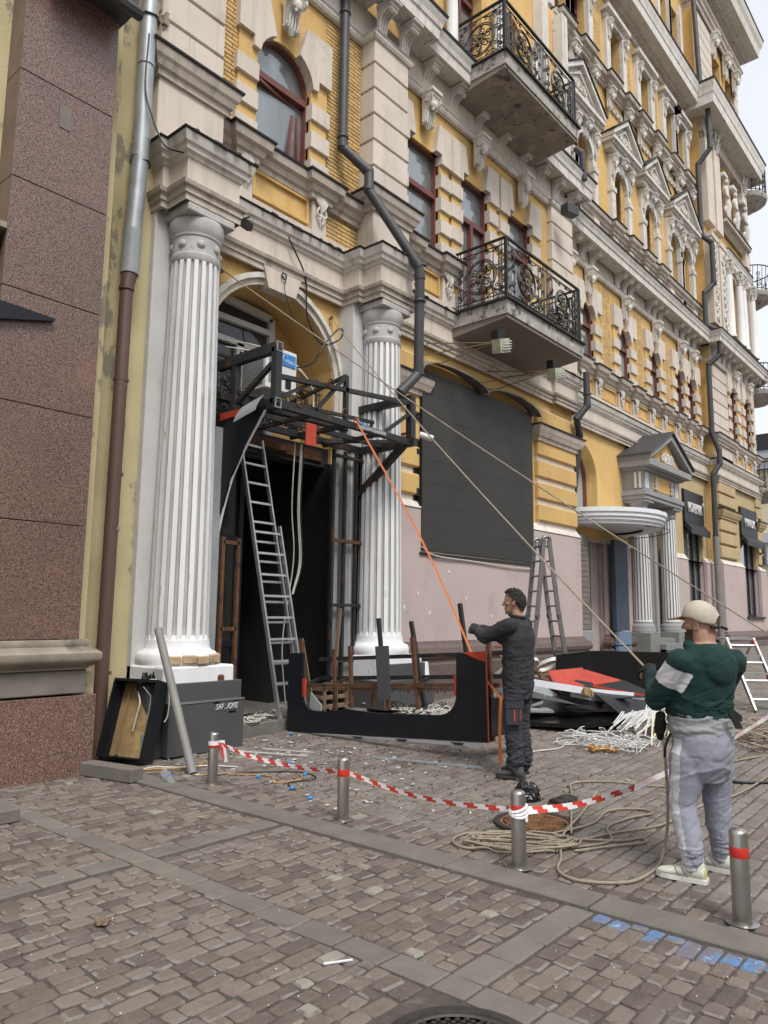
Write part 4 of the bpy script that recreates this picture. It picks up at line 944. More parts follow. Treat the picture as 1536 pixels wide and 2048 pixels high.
ds = MB(); ds.box(22.2, YC-.14, .95, 22.42, YC+.6, 5.0); ds.box(23.5, YC-.14, .95, 23.72, YC+.6, 5.0); ds.box(22.2, YC-.14, 4.9, 23.72, YC+.6, 5.1); ds.box(22.42, YC-.05, .95, 22.5, YC+.6, 4.9); ds.box(23.42, YC-.05, .95, 23.5, YC+.6, 4.9); ds.box(22.5, YC+.0, 4.2, 23.42, YC+.6, 4.3)
P('door_surround', ds, 'greypaint', split=True); P('door_leaf', MB().box(22.5, YC+.3, .9, 23.42, YC+.35, 4.9), 'frame_red')
P('portico_infill', MB().box(22.17, 8.72, 1.0, 22.2, YC, 5.1), 'greypaint')
for k in range(4): P('portico_step', MB().box(22.18, 8.32-k*.3+.1, .4, 23.78, YC, 1.0-k*.15, .008), 'stepstone')
P('portico_step', MB().box(24.52, 8.0, .4, 25.6, 8.8, .72, .008), 'stepstone')
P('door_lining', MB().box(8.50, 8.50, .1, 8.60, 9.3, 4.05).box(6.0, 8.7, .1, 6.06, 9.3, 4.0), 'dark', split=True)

# shop windows
for x0, x1, y, ph in ((26.62, 28.6, YC, 0), (32.2, 34.5, YD, 1)):
    f = MB(); xm = (x0+x1)/2+.35
    for a, b in (((x0+.03,1.72),(x0+.03,6.0)), ((x1-.03,1.72),(x1-.03,6.0)), ((xm,1.72),(xm,4.8)), ((x0,1.75),(x1,1.75)), ((x0,4.8),(x1,4.8))): f.bar((a[0],y+.18,a[1]),(b[0],y+.18,b[1]), .09, .1, up=(0,1,0))
    fo = P('shop_window', f, 'sign_bk'); P('pane', MB().quad((x0,y+.2,1.7),(x1,y+.2,1.7),(x1,y+.2,6.1),(x0,y+.2,6.1)), 'pane', fo)
    P('window_sill', MB().box(x0-.1, y-.22, 1.62, x1+.1, y+.4, 1.7), 'sign_bk', fo)
    sb = P('sign_board', MB().box(x0-.02, y-.1, 5.0, x1+.05, y+.1, 6.15, .01), 'sign_bk', fo)
    tm = text_mesh('HOREMAK' if ph == 0 else 'MAIUK', .42 if ph == 0 else .40, .02); tm.materials.append(K['letters'])
    t_ = inst('lettering', tm, ((x0+x1)/2, y-.13, 5.52), sb, rot=(R(90), 0, 0), scale=((x1-x0)*.80/ (2.15 if ph == 0 else 1.5), 1.25, 1))
    inst('sign_dot', MB().lathe([(.07,0),(.07,.03)], 0, 0, 12).mesh('sign_dot', K['letters']), (x1-.08, y-.12, 5.78), sb, rot=(R(90),0,0))
    aw = MB().prism([(x0-.02, y-.1, 5.0), (x0-.02, y-.30, 4.76), (x0-.02, y-.30, 4.56), (x0-.02, y-.26, 4.55), (x0-.02, y-.06, 4.86)], (x1-x0+.06, 0, 0)); P('rolled_awning', aw, 'sign_bk', fo)
# house number plate
P('number_plate', MB().box(35.0, YD-.2, 3.9, 35.35, YD-.17, 4.9), 'blue')
# ---- downpipes (parts of the building) ------------------------------------------------------------------------
def downpipe(pts, r, k, clamps=()):
    m = MB(); Q = [Vector(p) for p in pts]
    for a, b in zip(Q[:-1], Q[1:]):
        d = (b-a).normalized(); m.tube([a-d*.03, b+d*.03], r, 12); m.tube([b-d*.09, b+d*.02], r*1.13, 12); 
    o = P('downpipe', m, k, smooth=40)
    for c in clamps: P('pipe_clamp', MB().lathe([(r*1.2,-.02),(r*1.25,0),(r*1.2,.02)], c[0], c[1], 12, c[2]), k, o)
downpipe([(8.52, 8.36, 14), (8.52, 8.36, 9.62), (8.87, 8.05, 9.2), (8.85, 8.03, 8.85), (9.47, 7.42, 7.5), (9.50, 7.42, 7.3), (9.60, 7.52, 5.66), (9.25, 7.62, 5.27)], .085, 'pipe', ((8.52,8.36,12.2),(8.52,8.36,9.8),(9.52,7.44,6.9)))
downpipe([(17.2, 8.05, 7.75), (17.2, 8.05, 6.9), (17.0, 8.25, 6.55), (17.35, 8.35, 6.2), (17.45, 8.72, 3.9)], .085, 'pipe', ((17.2,8.05,7.2),))
downpipe([(17.1, 8.1, 13.9), (17.1, 7.95, 13.7), (17.15, 7.95, 13.0)], .085, 'pipe')
downpipe([(29.25, 8.5, 27.0), (29.25, 8.4, 22.6), (29.2, 8.15, 21.9), (29.2, 8.15, 20.2), (29.05, 8.6, 19.6), (29.05, 8.6, 16.6), (29.3, 8.3, 16.3), (29.3, 8.3, 14.6), (29.05, 8.6, 14.2), (29.05, 8.6, 12.9), (29.3, 8.2, 12.6), (29.3, 8.2, 11.7), (29.1, 8.6, 11.3), (29.1, 8.6, 8.6), (29.2, 8.4, 7.9), (29.2, 8.4, 7.4), (29.0, 8.6, 7.0), (29.0, 8.62, 4.6)], .10, 'pipe')
downpipe([(29.0, 8.62, 4.6), (29.0, 8.6, .6)], .12, 'pipe_lt')
# ============================================================ LEFT BUILDING
lb = thing('granite_clad_building', (3.4, 7.5, 0), 'pale yellow building at the left edge clad in red granite slabs', 'building')
def PL(name, mb, k, parent=lb, smooth=None): return mb.build(name, [K[q] for q in k] if isinstance(k, (list, tuple)) else K[k], parent, smooth)
w = MB(); w.quad((-6,7.62,0),(4.93,7.98,0),(4.93,7.98,14),(-6,7.62,14)) if False else None
w.quad((-6,7.60,0),(4.0,7.60,0),(4.0,7.60,14),(-6,7.60,14)); w.quad((4.0,7.60,0),(4.0,8.3,0),(4.0,8.3,14),(4.0,7.60,14)); w.quad((4.0,8.3,0),(4.95,8.3,0),(4.95,8.3,14),(4.0,8.3,14))
PL('wall', w, 'lt_yellow')
seams = [.86, 1.33, 2.47, 3.61, 4.74, 5.88, 7.04, 8.2, 9.4, 10.6]
for a, b in zip(seams[1:-1], seams[2:]):
    PL('granite_slab', MB().box(2.77, 7.27, a+.004, 3.77, 7.6, b-.004, .004), 'granite')
    PL('granite_edge', MB().box(2.762, 7.275, a+.006, 2.775, 7.6, b-.006), 'gr_side')
for k in range(3):
    a = .78; PL('granite_slab', MB().box(.6+k*1.13, 7.25, -.05, .6+(k+1)*1.13-.006, 7.6, .78, .006), 'granite_d')
tp = MB().sweep([(0,7.27),(3.80,7.27),(3.80,7.9)], [(-.02,1.32),(.05,1.33),(.06,1.29),(.05,1.26),(.10,1.24),(.15,1.20),(.15,1.14),(.10,1.08),(.06,1.06),(.06,1.04),(-.02,1.03)])
PL('moulded_ledge', tp, 'stone_trim', smooth=40)
PL('stone_band', MB().box(0,7.24,.80,3.86,7.6,1.035,.01), 'stone_band')
PL('patch', MB().box(3.18,7.262,6.62,3.30,7.272,6.86), 'stone_band')
g_ = MB().box(2.9,6.95,8.22,3.82,7.6,8.65); g_.tube([(2.9,6.93,8.16),(3.84,6.93,8.16)], .07, 8); PL('gutter_box', g_, 'pipe')
PL('corner_block', MB().box(3.78,7.35,.0,4.0,7.9,1.0), 'lt_yellow')
awn = MB().prism([(1.8,7.26,4.58),(3.27,7.26,4.53),(3.27,7.26,4.505),(1.8,7.26,4.12)], (0,-.05,0)); PL('entrance_awning', awn, 'blackpanel'); 
PL('wall_hook', MB().tube([(2.35,7.6,6.72),(2.35,7.5,6.72),(2.38,7.46,6.66),(2.38,7.5,6.6)], .025, 6), 'rust')
PL('wall_bracket', MB().box(2.2,7.3,5.05,2.72,7.6,5.3,.02).box(2.2,7.25,5.3,2.75,7.6,5.36), 'stone_trim')
# rain pipe: galvanised above, brown below
gp = MB(); gp.tube([(4.62,8.1,14),(4.6,8.1,9.0),(4.58,8.08,7.2)], .105, 16); gp.tube([(4.58,8.08,7.2),(4.52,8.06,6.0)], [.105,.1], 16)
for z, x in ((9.6,4.6),(8.6,4.595),(7.55,4.59),(7.3,4.58)): gp.tube([(x,8.09,z),(x,8.09,z+.05)], .113, 16)
po_ = PL('rain_pipe', gp, 'galv', smooth=40)
PL('pipe_sleeve', MB().tube([(4.535,8.065,6.3),(4.52,8.06,5.72)], .112, 16), 'grey_sheet', po_, smooth=40)
bp = MB(); bp.tube([(4.52,8.06,5.74),(4.49,8.05,5.55)], [.10,.078], 14); bp.tube([(4.49,8.05,5.6),(4.44,8.0,0.0)], .078, 14)
PL('rain_pipe', bp, 'brownpipe', smooth=40)
for z in (5.5,4.35,3.2,2.55,.9): PL('pipe_clamp', MB().tube([(4.485,8.045,z),(4.485,8.045,z+.035)], .09, 14), 'brownpipe' if z not in (2.55,) else 'grey_sheet', po_, smooth=40)
for z in (9.3, 7.25):
    c = MB(); c.tube([(4.6+.12*math.cos(a*.5), 8.1+.12*math.sin(a*.5), z+.01*math.sin(a*2)) for a in range(14)], .012, 5); PL('wire_tie', c, 'cable_b', po_)
tag(MB().tube(catmull([(4.56,8.0,9.0),(4.53,7.96,8.2),(4.62,7.9,7.8),(4.75,7.8,7.45),(4.86,7.55,7.3)]), .012, 5).build('loose_cable', K['cable_b']), 'thin black cable hanging down in front of the galvanised pipe', 'cable')

# ============================================================ GROUND
def zsl(mb): mb.v = [(x, y, z+gz(x)) for x, y, z in mb.v]; return mb
gr = MB()
xs = [-60, -10, 0, 4.06, 4.35, 5]+[5+i*.5 for i in range(1, 31)]+[26, 40, 80, 300, 900]
ys = [-700, -80, -20, 0, 4, 9, 12, 40, 300, 900]
for i in range(len(xs)-1):
    for j in range(len(ys)-1): gr.quad(*[(x, y, gz(x)-.022) for x, y in ((xs[i],ys[j]),(xs[i+1],ys[j]),(xs[i+1],ys[j+1]),(xs[i],ys[j+1]))])
go = gr.build('ground', K['asph'], recalc=False); go['kind'] = 'structure'
def sheet(name, x0, x1, y0, y1, k, dz):
    m = MB(); X = [x0]+[v for v in xs if x0 < v < x1]+[x1]
    for a, b in zip(X[:-1], X[1:]): m.quad((a,y0,gz(a)+dz),(b,y0,gz(b)+dz),(b,y1,gz(b)+dz),(a,y1,gz(a)+dz))
    o = m.build(name, K[k], recalc=False); o['kind'] = 'structure'; return o
road = sheet('road', -6, 4.08, -6, 8.3, 'joint', -.012)
pave = sheet('pavement', 4.32, 20.3, -6, 8.4, 'joint', -.012)
def paver_mesh(name, lx, ly, k, seed, h=.03, rag=.004):
    rnd_ = random.Random(seed); m = MB(); b = .011
    c = [(-lx/2, -ly/2), (lx/2, -ly/2), (lx/2, ly/2), (-lx/2, ly/2)]; ring = []
    for (x, y) in c:
        sx = 1 if x > 0 else -1; sy = 1 if y > 0 else -1; q = min(lx, ly)*(.05 if k == 'e' else .15)
        p = [(x-sx*q, y), (x, y-sy*q)]
        if (sx*sy) < 0: p = p[::1] if (sx > 0) else p
        ring.append(((x, y), sx, sy, q))
    out = []
    for (x, y), sx, sy, q in ring:
        a, d = (x-sx*q, y), (x, y-sy*q)
        if (sx, sy) in ((-1,-1), (1,1)): out += [d, a] 
        else: out += [a, d]
    out = [(x+rnd_.uniform(-rag,rag), y+rnd_.uniform(-rag,rag)) for x, y in out]
    n = len(out); tz = [rnd_.uniform(-.002,.002) for _ in out]
    m.v += [(x, y, -h) for x, y in out] + [(x, y, -.008+rnd_.uniform(-.002,.002)) for x, y in out] + [(x*(1-2.2*b/lx), y*(1-2.2*b/ly), t) for (x, y), t in zip(out, tz)]
    w0 = rnd_.randrange(n); wn = rnd_.choice((0, 2, 3, 4, 5))
    for r_ in (0, n):
        for i in range(n): j = (i+1) % n; m.f.append((r_+i, r_+j, r_+n+j, r_+n+i)); m.m.append(1 if (r_ == n and (i-w0) % n < wn and k != 'e') else 0)
    m.f.append(tuple(range(2*n, 3*n))); m.m.append(0)
    return m
stuff_r = MB(); stuff_p = MB()
def addmesh(dst, src, x, y, rz, tilt):
    n = len(dst.v); ca, sa = math.cos(rz), math.sin(rz); z0 = gz(x)
    for a, b, c in src.v:
        px, py = x+a*ca-b*sa, y+a*sa+b*ca; dst.v.append((px, py, gz(px)+c+tilt[0]*a+tilt[1]*b+tilt[2]))
    dst.f += [tuple(i+n for i in f) for f in src.f]; dst.m += src.m
variants = {}
def paver(kind, lx, ly, seed):
    key = (kind, round(lx, 2), round(ly, 2), seed % 4)
    if key not in variants:
        mb = paver_mesh('paving_stone', key[1], key[2], kind, hash(key) % 1000, rag=.0065 if kind == 'paver' else .004); variants[key] = [mb, None]
    return variants[key]
def lay(lst, parent, limit, stuff, nm='paving_stone'):
    f = Vector((.758,.652)); lst.sort(key=lambda q: q[2]**2+q[3]**2 + (0 if abs(q[2]*.652-q[3]*.758) < .54*(q[2]*.758+q[3]*.652) and 3.05 < q[2]*.758+q[3]*.652 else 400))
    for i, (kind, v, x, y, rz, tilt) in enumerate(lst):
        if i < limit:
            if v[1] is None or True:
                key = kind
                if v[1] is None: v[1] = {}
                if kind not in v[1]:
                    mm = MB(); mm.v = list(v[0].v); mm.f = list(v[0].f); mm.m = list(v[0].m); v[1][kind] = mm.mesh(nm, [K[kind], K['mortar_smear']])
            o = bpy.data.objects.new(nm, v[1][kind]); COL.objects.link(o); o.parent = parent; o.location = (x, y, gz(x)+tilt[2]); o.rotation_euler = (tilt[1], -tilt[0]-(math.atan(.036) if x > 5 else 0), rz)
        else: addmesh(stuff[kind], v[0], x, y, rz, tilt)
stuff = {k: MB() for k in ('paver', 'paver_g', 'paver_edge', 'paver_blue')}
random.seed(21)
vis = lambda x, y: (abs(x*.652-y*.758) < .72*(x*.758+y*.652)+1.5) and (x*.758+y*.652) > .4
holes = ((5.41, 3.07, .33), (2.49, 1.73, .31))
clear = lambda x, y, r=.0: all((x-a)**2+(y-b)**2 > (c+r)**2 for a, b, c in holes)
L = []
S1x, S2y = (2.80, 2.97), (4.52, 4.70)
S3y = (1.94, 2.12)
y = -2.6; rows = 0
while y < 7.2:
    rw = random.choice((.095, .104, .112, .088)); yc = y+rw/2
    strip = [s for s in (S2y, S3y) if s[0]-.05 < yc < s[1]+.05]
    if strip:
        s = strip[0]; yy_ = (s[0]+s[1])/2
        for (a0, a1) in ((-3.0, S1x[0]), (S1x[0], S1x[1]), (S1x[1], 4.07)):
            nn = max(1, round((a1-a0)/.295)); tl = (a1-a0)/nn
            for q in range(nn):
                x = a0+(q+.5)*tl
                if vis(x, yy_) and clear(x, yy_, .05): L.append(('paver_edge', paver('e', tl-.01, .165, int(x*10)), x, yy_, 0, (random.uniform(-.006,.006), random.uniform(-.006,.006), .002)))
        y = s[1]+.01; continue
    x = -3 + random.random()*.2
    while x < 4.06:
        ln = random.choice((.085, .105, .125, .14, .165, .20)); xc = x+ln/2
        if x < S1x[0]-.04 and x+ln > S1x[0]: ln = max(.07, S1x[0]-x-.006); xc = x+ln/2
        if S1x[0]-.02 <= x < S1x[1]: x = S1x[1]+.006; continue
        if x+ln > 4.07: ln = 4.07-x; xc = x+ln/2
        if ln > .05 and vis(xc, yc) and clear(xc, yc, .035):
            kk = 'paver'
            if xc > 3.93 and .3 < yc < 2.0: kk = 'paver_blue'
            L.append((kk, paver('paver', ln-.010, rw-.010, random.randrange(99)), xc, yc, random.uniform(-.02,.02), (random.uniform(-.03,.03), random.uniform(-.03,.03), random.uniform(-.005,.002))))
        x += ln
    y += rw; rows += 1
for (a0, a1) in ((-2.6, S3y[0]), (S3y[1], S2y[0]), (S2y[1], 7.2)):
    nn = max(1, round((a1-a0)/.295)); tl = (a1-a0)/nn
    for q in range(nn):
        y = a0+(q+.5)*tl
        if vis(2.885, y) and clear(2.885, y, .05): L.append(('paver_edge', paver('e', .165, tl-.01, int(y*10)), 2.885, y, 0, (random.uniform(-.006,.006), 0, .002)))
lay(L, road, 300, stuff)
for kk in ('paver', 'paver_edge', 'paver_blue'):
    if stuff[kk].v: o = stuff[kk].build('paving_stones', [K[kk], K['mortar_smear']], road, recalc=False); o['kind'] = 'stuff'; stuff[kk] = MB()
L = []; y = -3.4; rows = 0
while y < 8.2:
    rw = .113; yc = y+rw/2; x = 4.36 + (0 if rows % 2 else -.07)
    while x < 20.2:
        ln = random.choice((.115, .165, .165, .21)); xc = x+ln/2
        if ln > .05 and vis(xc, yc) and clear(xc, yc, .03) and not (xc > 5.95 and yc > 7.68) and xc-ln/2 > 4.33:
            kk = 'paver' if (xc < 4.75 and random.random() < .85) or random.random() < .04 or (yc > 5.0 and random.random() < .55 and xc < 8) else 'paver_g'
            L.append((kk, paver('paver_g', ln-.009, rw-.009, random.randrange(99)), xc, yc, random.uniform(-.008,.008), (random.uniform(-.014,.014), random.uniform(-.014,.014), random.uniform(-.004,.002))))
        x += ln
    y += rw; rows += 1
lay(L, pave, 300, stuff)
for kk in ('paver', 'paver_g'):
    if stuff[kk].v: o = stuff[kk].build('paving_stones', [K[kk], K['mortar_smear']], pave, recalc=False); o['kind'] = 'stuff'
kerb = bpy.data.objects.new('kerb', None); COL.objects.link(kerb); kerb['kind'] = 'structure'
random.seed(4); yy = -4.0
while yy < 7.3:
    MB().box(4.08, yy, -.05, 4.325, yy+.985, .012+random.uniform(-.004,.004), .008).build('kerbstone', K['conc'], kerb); yy += 1.0
random.seed(8)
# worn mortar crumbs around the joints
cr = MB()
for i in range(420):
    x = random.uniform(1.2, 9); y = random.uniform(.6, 7.6)
    if vis(x, y):
        s_ = random.uniform(.0015,.0042); cr.obox((x, y, gz(x)+.002), (1,random.random(),0), (0,1,.2), (.1,0,1), s_, s_*.8, s_*.5)
tag(cr.build('grit', K['chip']), 'pale grit and crumbs scattered over the paving', 'grit')['kind'] = 'stuff'

# manhole covers
def manhole(x, y, r, k, k2, label, slab=True):
    t = thing('manhole_cover', (x, y, gz(x)), label, 'manhole cover')
    f = MB().lathe([(r*1.0,-.03),(r*1.16,-.02),(r*1.16,.004),(r*1.0,.006),(r*.99,-.004)], x, y, 48, gz(x)); f.build('cover_frame', K['manhole_d'], t, 40)
    c = MB().lathe([(r*.985,-.03),(r*.985,.0),(r*.93,.003),(r*.9,-.004),(0,-.004)], x, y, 40, gz(x), caps=False)
    n = int(r*1.5/.028)
    for i in range(-n, n+1):
        for j in range(-n, n+1):
            u, v = i*.028, j*.028
            if math.hypot(u, v) < r*.86: c.box(x+u-.009, y+v-.009, gz(x)-.006, x+u+.009, y+v+.009, gz(x)+.003)
    c.build('cover_lid', K[k], t)
    for kq in range(8): pass
manhole(5.41, 3.07, .27, 'manhole', 'manhole_d', 'rusty orange manhole cover behind the third bollard beside the rope coil')
manhole(2.49, 1.73, .275, 'manhole_d', 'manhole_d', 'dark ribbed manhole cover cut off by the bottom of the picture')

# ============================================================ BOLLARDS AND TAPE
bsh = MB().lathe([(.048,.0),(.048,.455),(.044,.468),(.03,.478),(.0,.482)], 0, 0, 28, caps=False).mesh('post', K['steel_pol'], 50)
bbd = MB().lathe([(.0488,.335),(.0492,.336),(.0492,.388),(.0488,.389)], 0, 0, 28, caps=False).mesh('reflective_band', K['band'], 50)
bfl = MB().lathe([(.085,.0),(.085,.004),(.08,.006),(.05,.007)], 0, 0, 24, caps=False).mesh('base_flange', K['steel_pol'], 50)
bl_lab = ('stainless bollard with loose tape end, near the grey pedestal box', 'stainless bollard in the middle of the tape run, in front of the black panel', 'stainless bollard with tape knotted round it beside the rope coil', 'stainless bollard with bare red band at the right edge by the trainers')
for i, (x, y) in enumerate(((4.53, 6.01), (4.47, 4.24), (4.43, 2.63), (4.46, 1.29))):
    t = thing('bollard', (x, y, 0), bl_lab[i], 'bollard', 'steel bollards along the kerb')
    for nm, me in (('post', bsh), ('reflective_band', bbd), ('base_flange', bfl)): o = bpy.data.objects.new(nm, me); COL.objects.link(o); o.parent = t
def tape(pts, w_, label, step=.09, mats=('tapewhite','red'), tw=0, seed=0):
    """barrier tape: a standing ribbon with slanted stripes"""
    m = MB(); Q = catmull(pts, 14); d = [0]
    for a, b in zip(Q[:-1], Q[1:]): d.append(d[-1]+(b-a).length)
    Lh = d[-1]; rnd_ = random.Random(seed); s_ = 0; prev = None; n = int(Lh/.015)
    def at(q):
        q = max(0, min(Lh, q))
        for i in range(len(d)-1):
            if d[i+1] >= q: return Q[i].lerp(Q[i+1], (q-d[i])/max(1e-6, d[i+1]-d[i]))
        return Q[-1]
    for half in (0, 1):
        for i in range(n):
            s0, s1 = i*Lh/n, (i+1)*Lh/n; a, b = at(s0), at(s1)
            up0 = Vector((math.sin(s0*3+seed)*tw*1.2, math.cos(s0*2.3)*tw, 1)).normalized(); up1 = Vector((math.sin(s1*3+seed)*tw*1.2, math.cos(s1*2.3)*tw, 1)).normalized()
            sl = .035*half; m.cur = 1 if int((s0+sl)/step) % 2 else 0
            h0, h1 = (-w_/2, 0) if half == 0 else (0, w_/2)
            m.quad(a+up0*h0, b+up1*h0, b+up1*h1, a+up0*h1)
    return tag(m.build('barrier_tape', [K[q] for q in mats], recalc=False), label, 'barrier tape')
tape([(4.58,6.0,.37),(4.54,5.4,.315),(4.52,4.8,.315),(4.52,4.26,.35)], .035, 'red and white barrier tape between the first and second bollards', tw=.3)
tape([(4.52,4.24,.35),(4.5,3.7,.295),(4.48,3.2,.295),(4.47,2.66,.34)], .035, 'red and white barrier tape between the second and third bollards', tw=.2, seed=2)
tape([(4.48,2.60,.345),(4.9,2.46,.33),(5.45,2.27,.38)], .05, 'red and white barrier tape rising from the third bollard to the right', tw=.5, seed=3)
tape([(5.45,2.27,.38),(6.4,1.98,.58),(7.35,1.75,.80)], .04, 'faded pink stretch of barrier tape running behind the man in green', step=.12, mats=('tapewhite','tapepink'), tw=.2, seed=4)
tape([(9.3,2.2,1.0),(10.6,2.45,1.18),(11.6,2.85,1.28)], .06, 'barrier tape tied to the small step ladder on the right', step=.14, mats=('tapewhite','tapepink'), tw=.3, seed=5)
kn = MB(); random.seed(2)
for z in (.335,.35,.365): kn.cur = 0 if z != .35 else 0; kn.tube([(4.43+.053*math.cos(a*.5), 2.63+.053*math.sin(a*.5), z+.02*math.sin(a*.5+z*40)) for a in range(13)], .012, 5)
kn.quad((4.40,2.58,.36),(4.46,2.575,.355),(4.45,2.57,.285),(4.42,2.57,.29)); tag(kn.build('tape_knot', [K['tapewhite']]), 'knot of white tape round the third bollard', 'barrier tape')
te = MB(); te.quad((4.57,5.98,.40),(4.61,5.95,.40),(4.64,5.93,.2),(4.62,5.95,.19)); te.cur = 1; te.quad((4.55,5.96,.38),(4.58,5.94,.38),(4.60,5.93,.22),(4.59,5.94,.22)); te.cur = 0; te.lathe([(.051,.36),(.052,.40)], 4.53, 6.01, 20, caps=False)
tag(te.build('tape_tail', [K['tapewhite'], K['red']], recalc=False), 'loose tape tail hanging from the first bollard', 'barrier tape')

# ============================================================ PEDESTAL BOXES, LIGHT BOX, PIPE
t = thing('pedestal_box', (5.4, 7.5, 0), 'dark grey clad box round the foot of the left column with torn lettering', 'box')
MB().box(4.88, 7.30, .02, 5.93, 7.44, .60, .004).build('front_panel', K['grey_panel'], t); MB().box(4.70, 7.45, .0, 6.0, 8.2, .80, .006).build('box_body', K['grey_panel'], t)
MB().box(4.88, 7.292, .585, 5.93, 7.30, .602).build('bright_edge', K['alu'], t)
tm = text_mesh('SAF ../OFIS', .105, .004, .35); tm.materials.append(K['letters']); inst('lettering', tm, (5.66, 7.293, .515), t, rot=(R(90), 0, 0), scale=(.66, .9, 1))
sc = MB(); sc.box(5.48,7.293,.56,5.56,7.299,.575).box(5.76,7.293,.575,5.84,7.299,.595).box(5.70,7.293,.44,5.80,7.299,.46); sc.build('torn_patch', K['glossblack'], t)
t = thing('pedestal_box', (9.2, 7.6, .14), 'dark grey box round the foot of the right column with cables heaped on top', 'box')
MB().box(8.62, 7.36, .2, 9.85, 8.2, .62, .006).build('box_body', K['grey_panel'], t); MB().box(8.75, 7.45, .62, 9.72, 8.2, .86, .006).build('box_body', K['grey_panel'], t)
def tangle(name, c, rx, ry, h, n, r, k, label, cat, seed, kind=None, seg=5, ln=6):
    rnd_ = random.Random(seed); m = MB()
    for i in range(n):
        p = Vector((c[0]+rnd_.gauss(0,.4)*rx, c[1]+rnd_.gauss(0,.4)*ry, c[2]+abs(rnd_.gauss(0,.4))*h)); a = rnd_.random()*6.28; P_ = [p]
        for q in range(ln):
            a += rnd_.gauss(0, .9); st = rnd_.uniform(.05,.16)*(rx+ry)/.9
            p = Vector((min(max(p.x+math.cos(a)*st, c[0]-rx), c[0]+rx), min(max(p.y+math.sin(a)*st, c[1]-ry), c[1]+ry), max(c[2]+r, min(c[2]+h, p.z+rnd_.gauss(0,.04))))); P_.append(p)
        m.tube(catmull(P_, 4), r*rnd_.uniform(.7,1.2), seg, caps=False)
    o = m.build(name, K[k], None, 60); tag(o, label, cat); return o
tangle('cable_heap', (9.2, 7.8, .87), .38, .2, .07, 14, .011, 'cable_b', 'black cables heaped on the grey box by the right column', 'cables', 3)
tangle('cable_coil', (4.95, 7.72, .82), .14, .1, .10, 8, .016, 'cable_b', 'short coil of black cable on the left grey box', 'cables', 6)
tangle('cable_heap', (8.85, 6.55, gz(8.85)+.01), .5, .45, .14, 34, .009, 'cable_w', 'heap of white cables on the ground behind the black panel', 'cables', 4, ln=8)
tangle('cable_heap', (8.9, 6.9, gz(8.9)+.06), .5, .3, .16, 10, .009, 'cable_b', 'thin black cables on top of the white cable heap', 'cables', 14, ln=8)
tangle('cable_scatter', (6.55, 8.0, .2), .45, .25, .05, 16, .008, 'cable_w', 'loose pale cables lying on the entrance step', 'cables', 8)
tangle('cable_scatter', (6.6, 7.95, .2), .5, .25, .05, 10, .007, 'cable_b', 'loose dark cables lying on the entrance step', 'cables', 9)
t = thing('light_box', (4.45, 7.4, 0), 'open black sign tray with a brown back leaning beside the grey box', 'sign box')
i = MB(); Wd, Ht, Dp = .60, .84, .19
i.box(-Wd/2,-.01,.02,Wd/2,.01,Ht-.02); i.v = i.v
back = i; fr_ = MB(); 
for (a, b, c, d) in ((-Wd/2,0,-Wd/2+.02,Ht),(Wd/2-.02,0,Wd/2,Ht),(-Wd/2+.02,0,Wd/2-.02,.02),(-Wd/2+.02,Ht-.03,Wd/2-.02,Ht)): fr_.box(a,-Dp,b,c,.02,d)
rib = MB().box(-.17,-.06,.04,-.16,0,Ht-.08)
mt = Matrix.Translation((4.56, 7.52, .02)) @ Matrix.Rotation(R(-72), 4, 'Z') @ Matrix.Rotation(R(-15), 4, 'X')
for m_, k, nm in ((back,'osb','back_board'),(fr_,'blackpanel','tray_frame'),(rib,'osb','inner_rib')): m_.xf(mt); m_.build(nm, K[k], t)
c_ = MB(); c_.tube(catmull([mt@Vector(p) for p in ((-.05,-.05,.72),(.05,-.1,.6),(.03,-.08,.45),(.0,-.05,.3))]), .009, 5); c_.build('stray_wire', K['cable_w'], t)
tag(MB().box(4.62,7.36,.12,4.72,7.42,.30).tube([(4.66,7.38,.3),(4.68,7.36,.7),(4.62,7.42,.8)], .006, 5).build('transformer', K['grey_sheet']), 'small grey transformer hanging between tray and grey box', 'transformer')
tag(MB().tube(catmull([(4.62,7.5,.84),(4.8,7.46,.86),(4.86,7.3,.74),(4.84,7.26,.5),(4.8,7.26,.42)]), .008, 5).build('white_wire', K['cable_w']), 'white wire looping off the left grey box', 'wire')
tag(MB().tube([(4.67,6.52,.0),(4.78,7.44,1.42)], .045, 16).build('metal_tube', K['pipe_lt'], None, 40), 'long grey metal tube leaning against the left column', 'tube')
tag(MB().box(-.08,-.4,0,.08,.4,.13,.01).xf(Matrix.Translation((4.0,6.97,0))@Matrix.Rotation(R(12),4,'Z')).build('kerb_block', K['conc']), 'loose concrete kerb block lying by the granite corner', 'block')
tag(MB().box(2.2,6.02,0,2.74,6.25,.10,.008).build('kerb_block', K['conc']), 'grey concrete block cut off by the left edge', 'block')
bt = MB().lathe([(0,0),(.045,.005),(.05,.03),(.046,.1),(.05,.12),(.046,.2),(.05,.22),(.045,.27),(.02,.31),(.016,.34),(0,.34)], 0, 0, 16, caps=False)
bt.xf(Matrix.Translation((4.36,6.55,.05))@Matrix.Rotation(R(-18),4,'Z')@Matrix.Rotation(R(100),4,'X')); 
bm_ = mat('bottle plastic', (.80,.86,.92), .08, .05, 14, spec=.6); bm_.node_tree.nodes['Principled BSDF'].inputs['Transmission Weight'].default_value = .85; bm_.node_tree.nodes['Principled BSDF'].inputs['IOR'].default_value = 1.2; tag(bt.build('plastic_bottle', bm_, None, 50), 'crumpled clear plastic bottle lying by the kerb block', 'bottle')
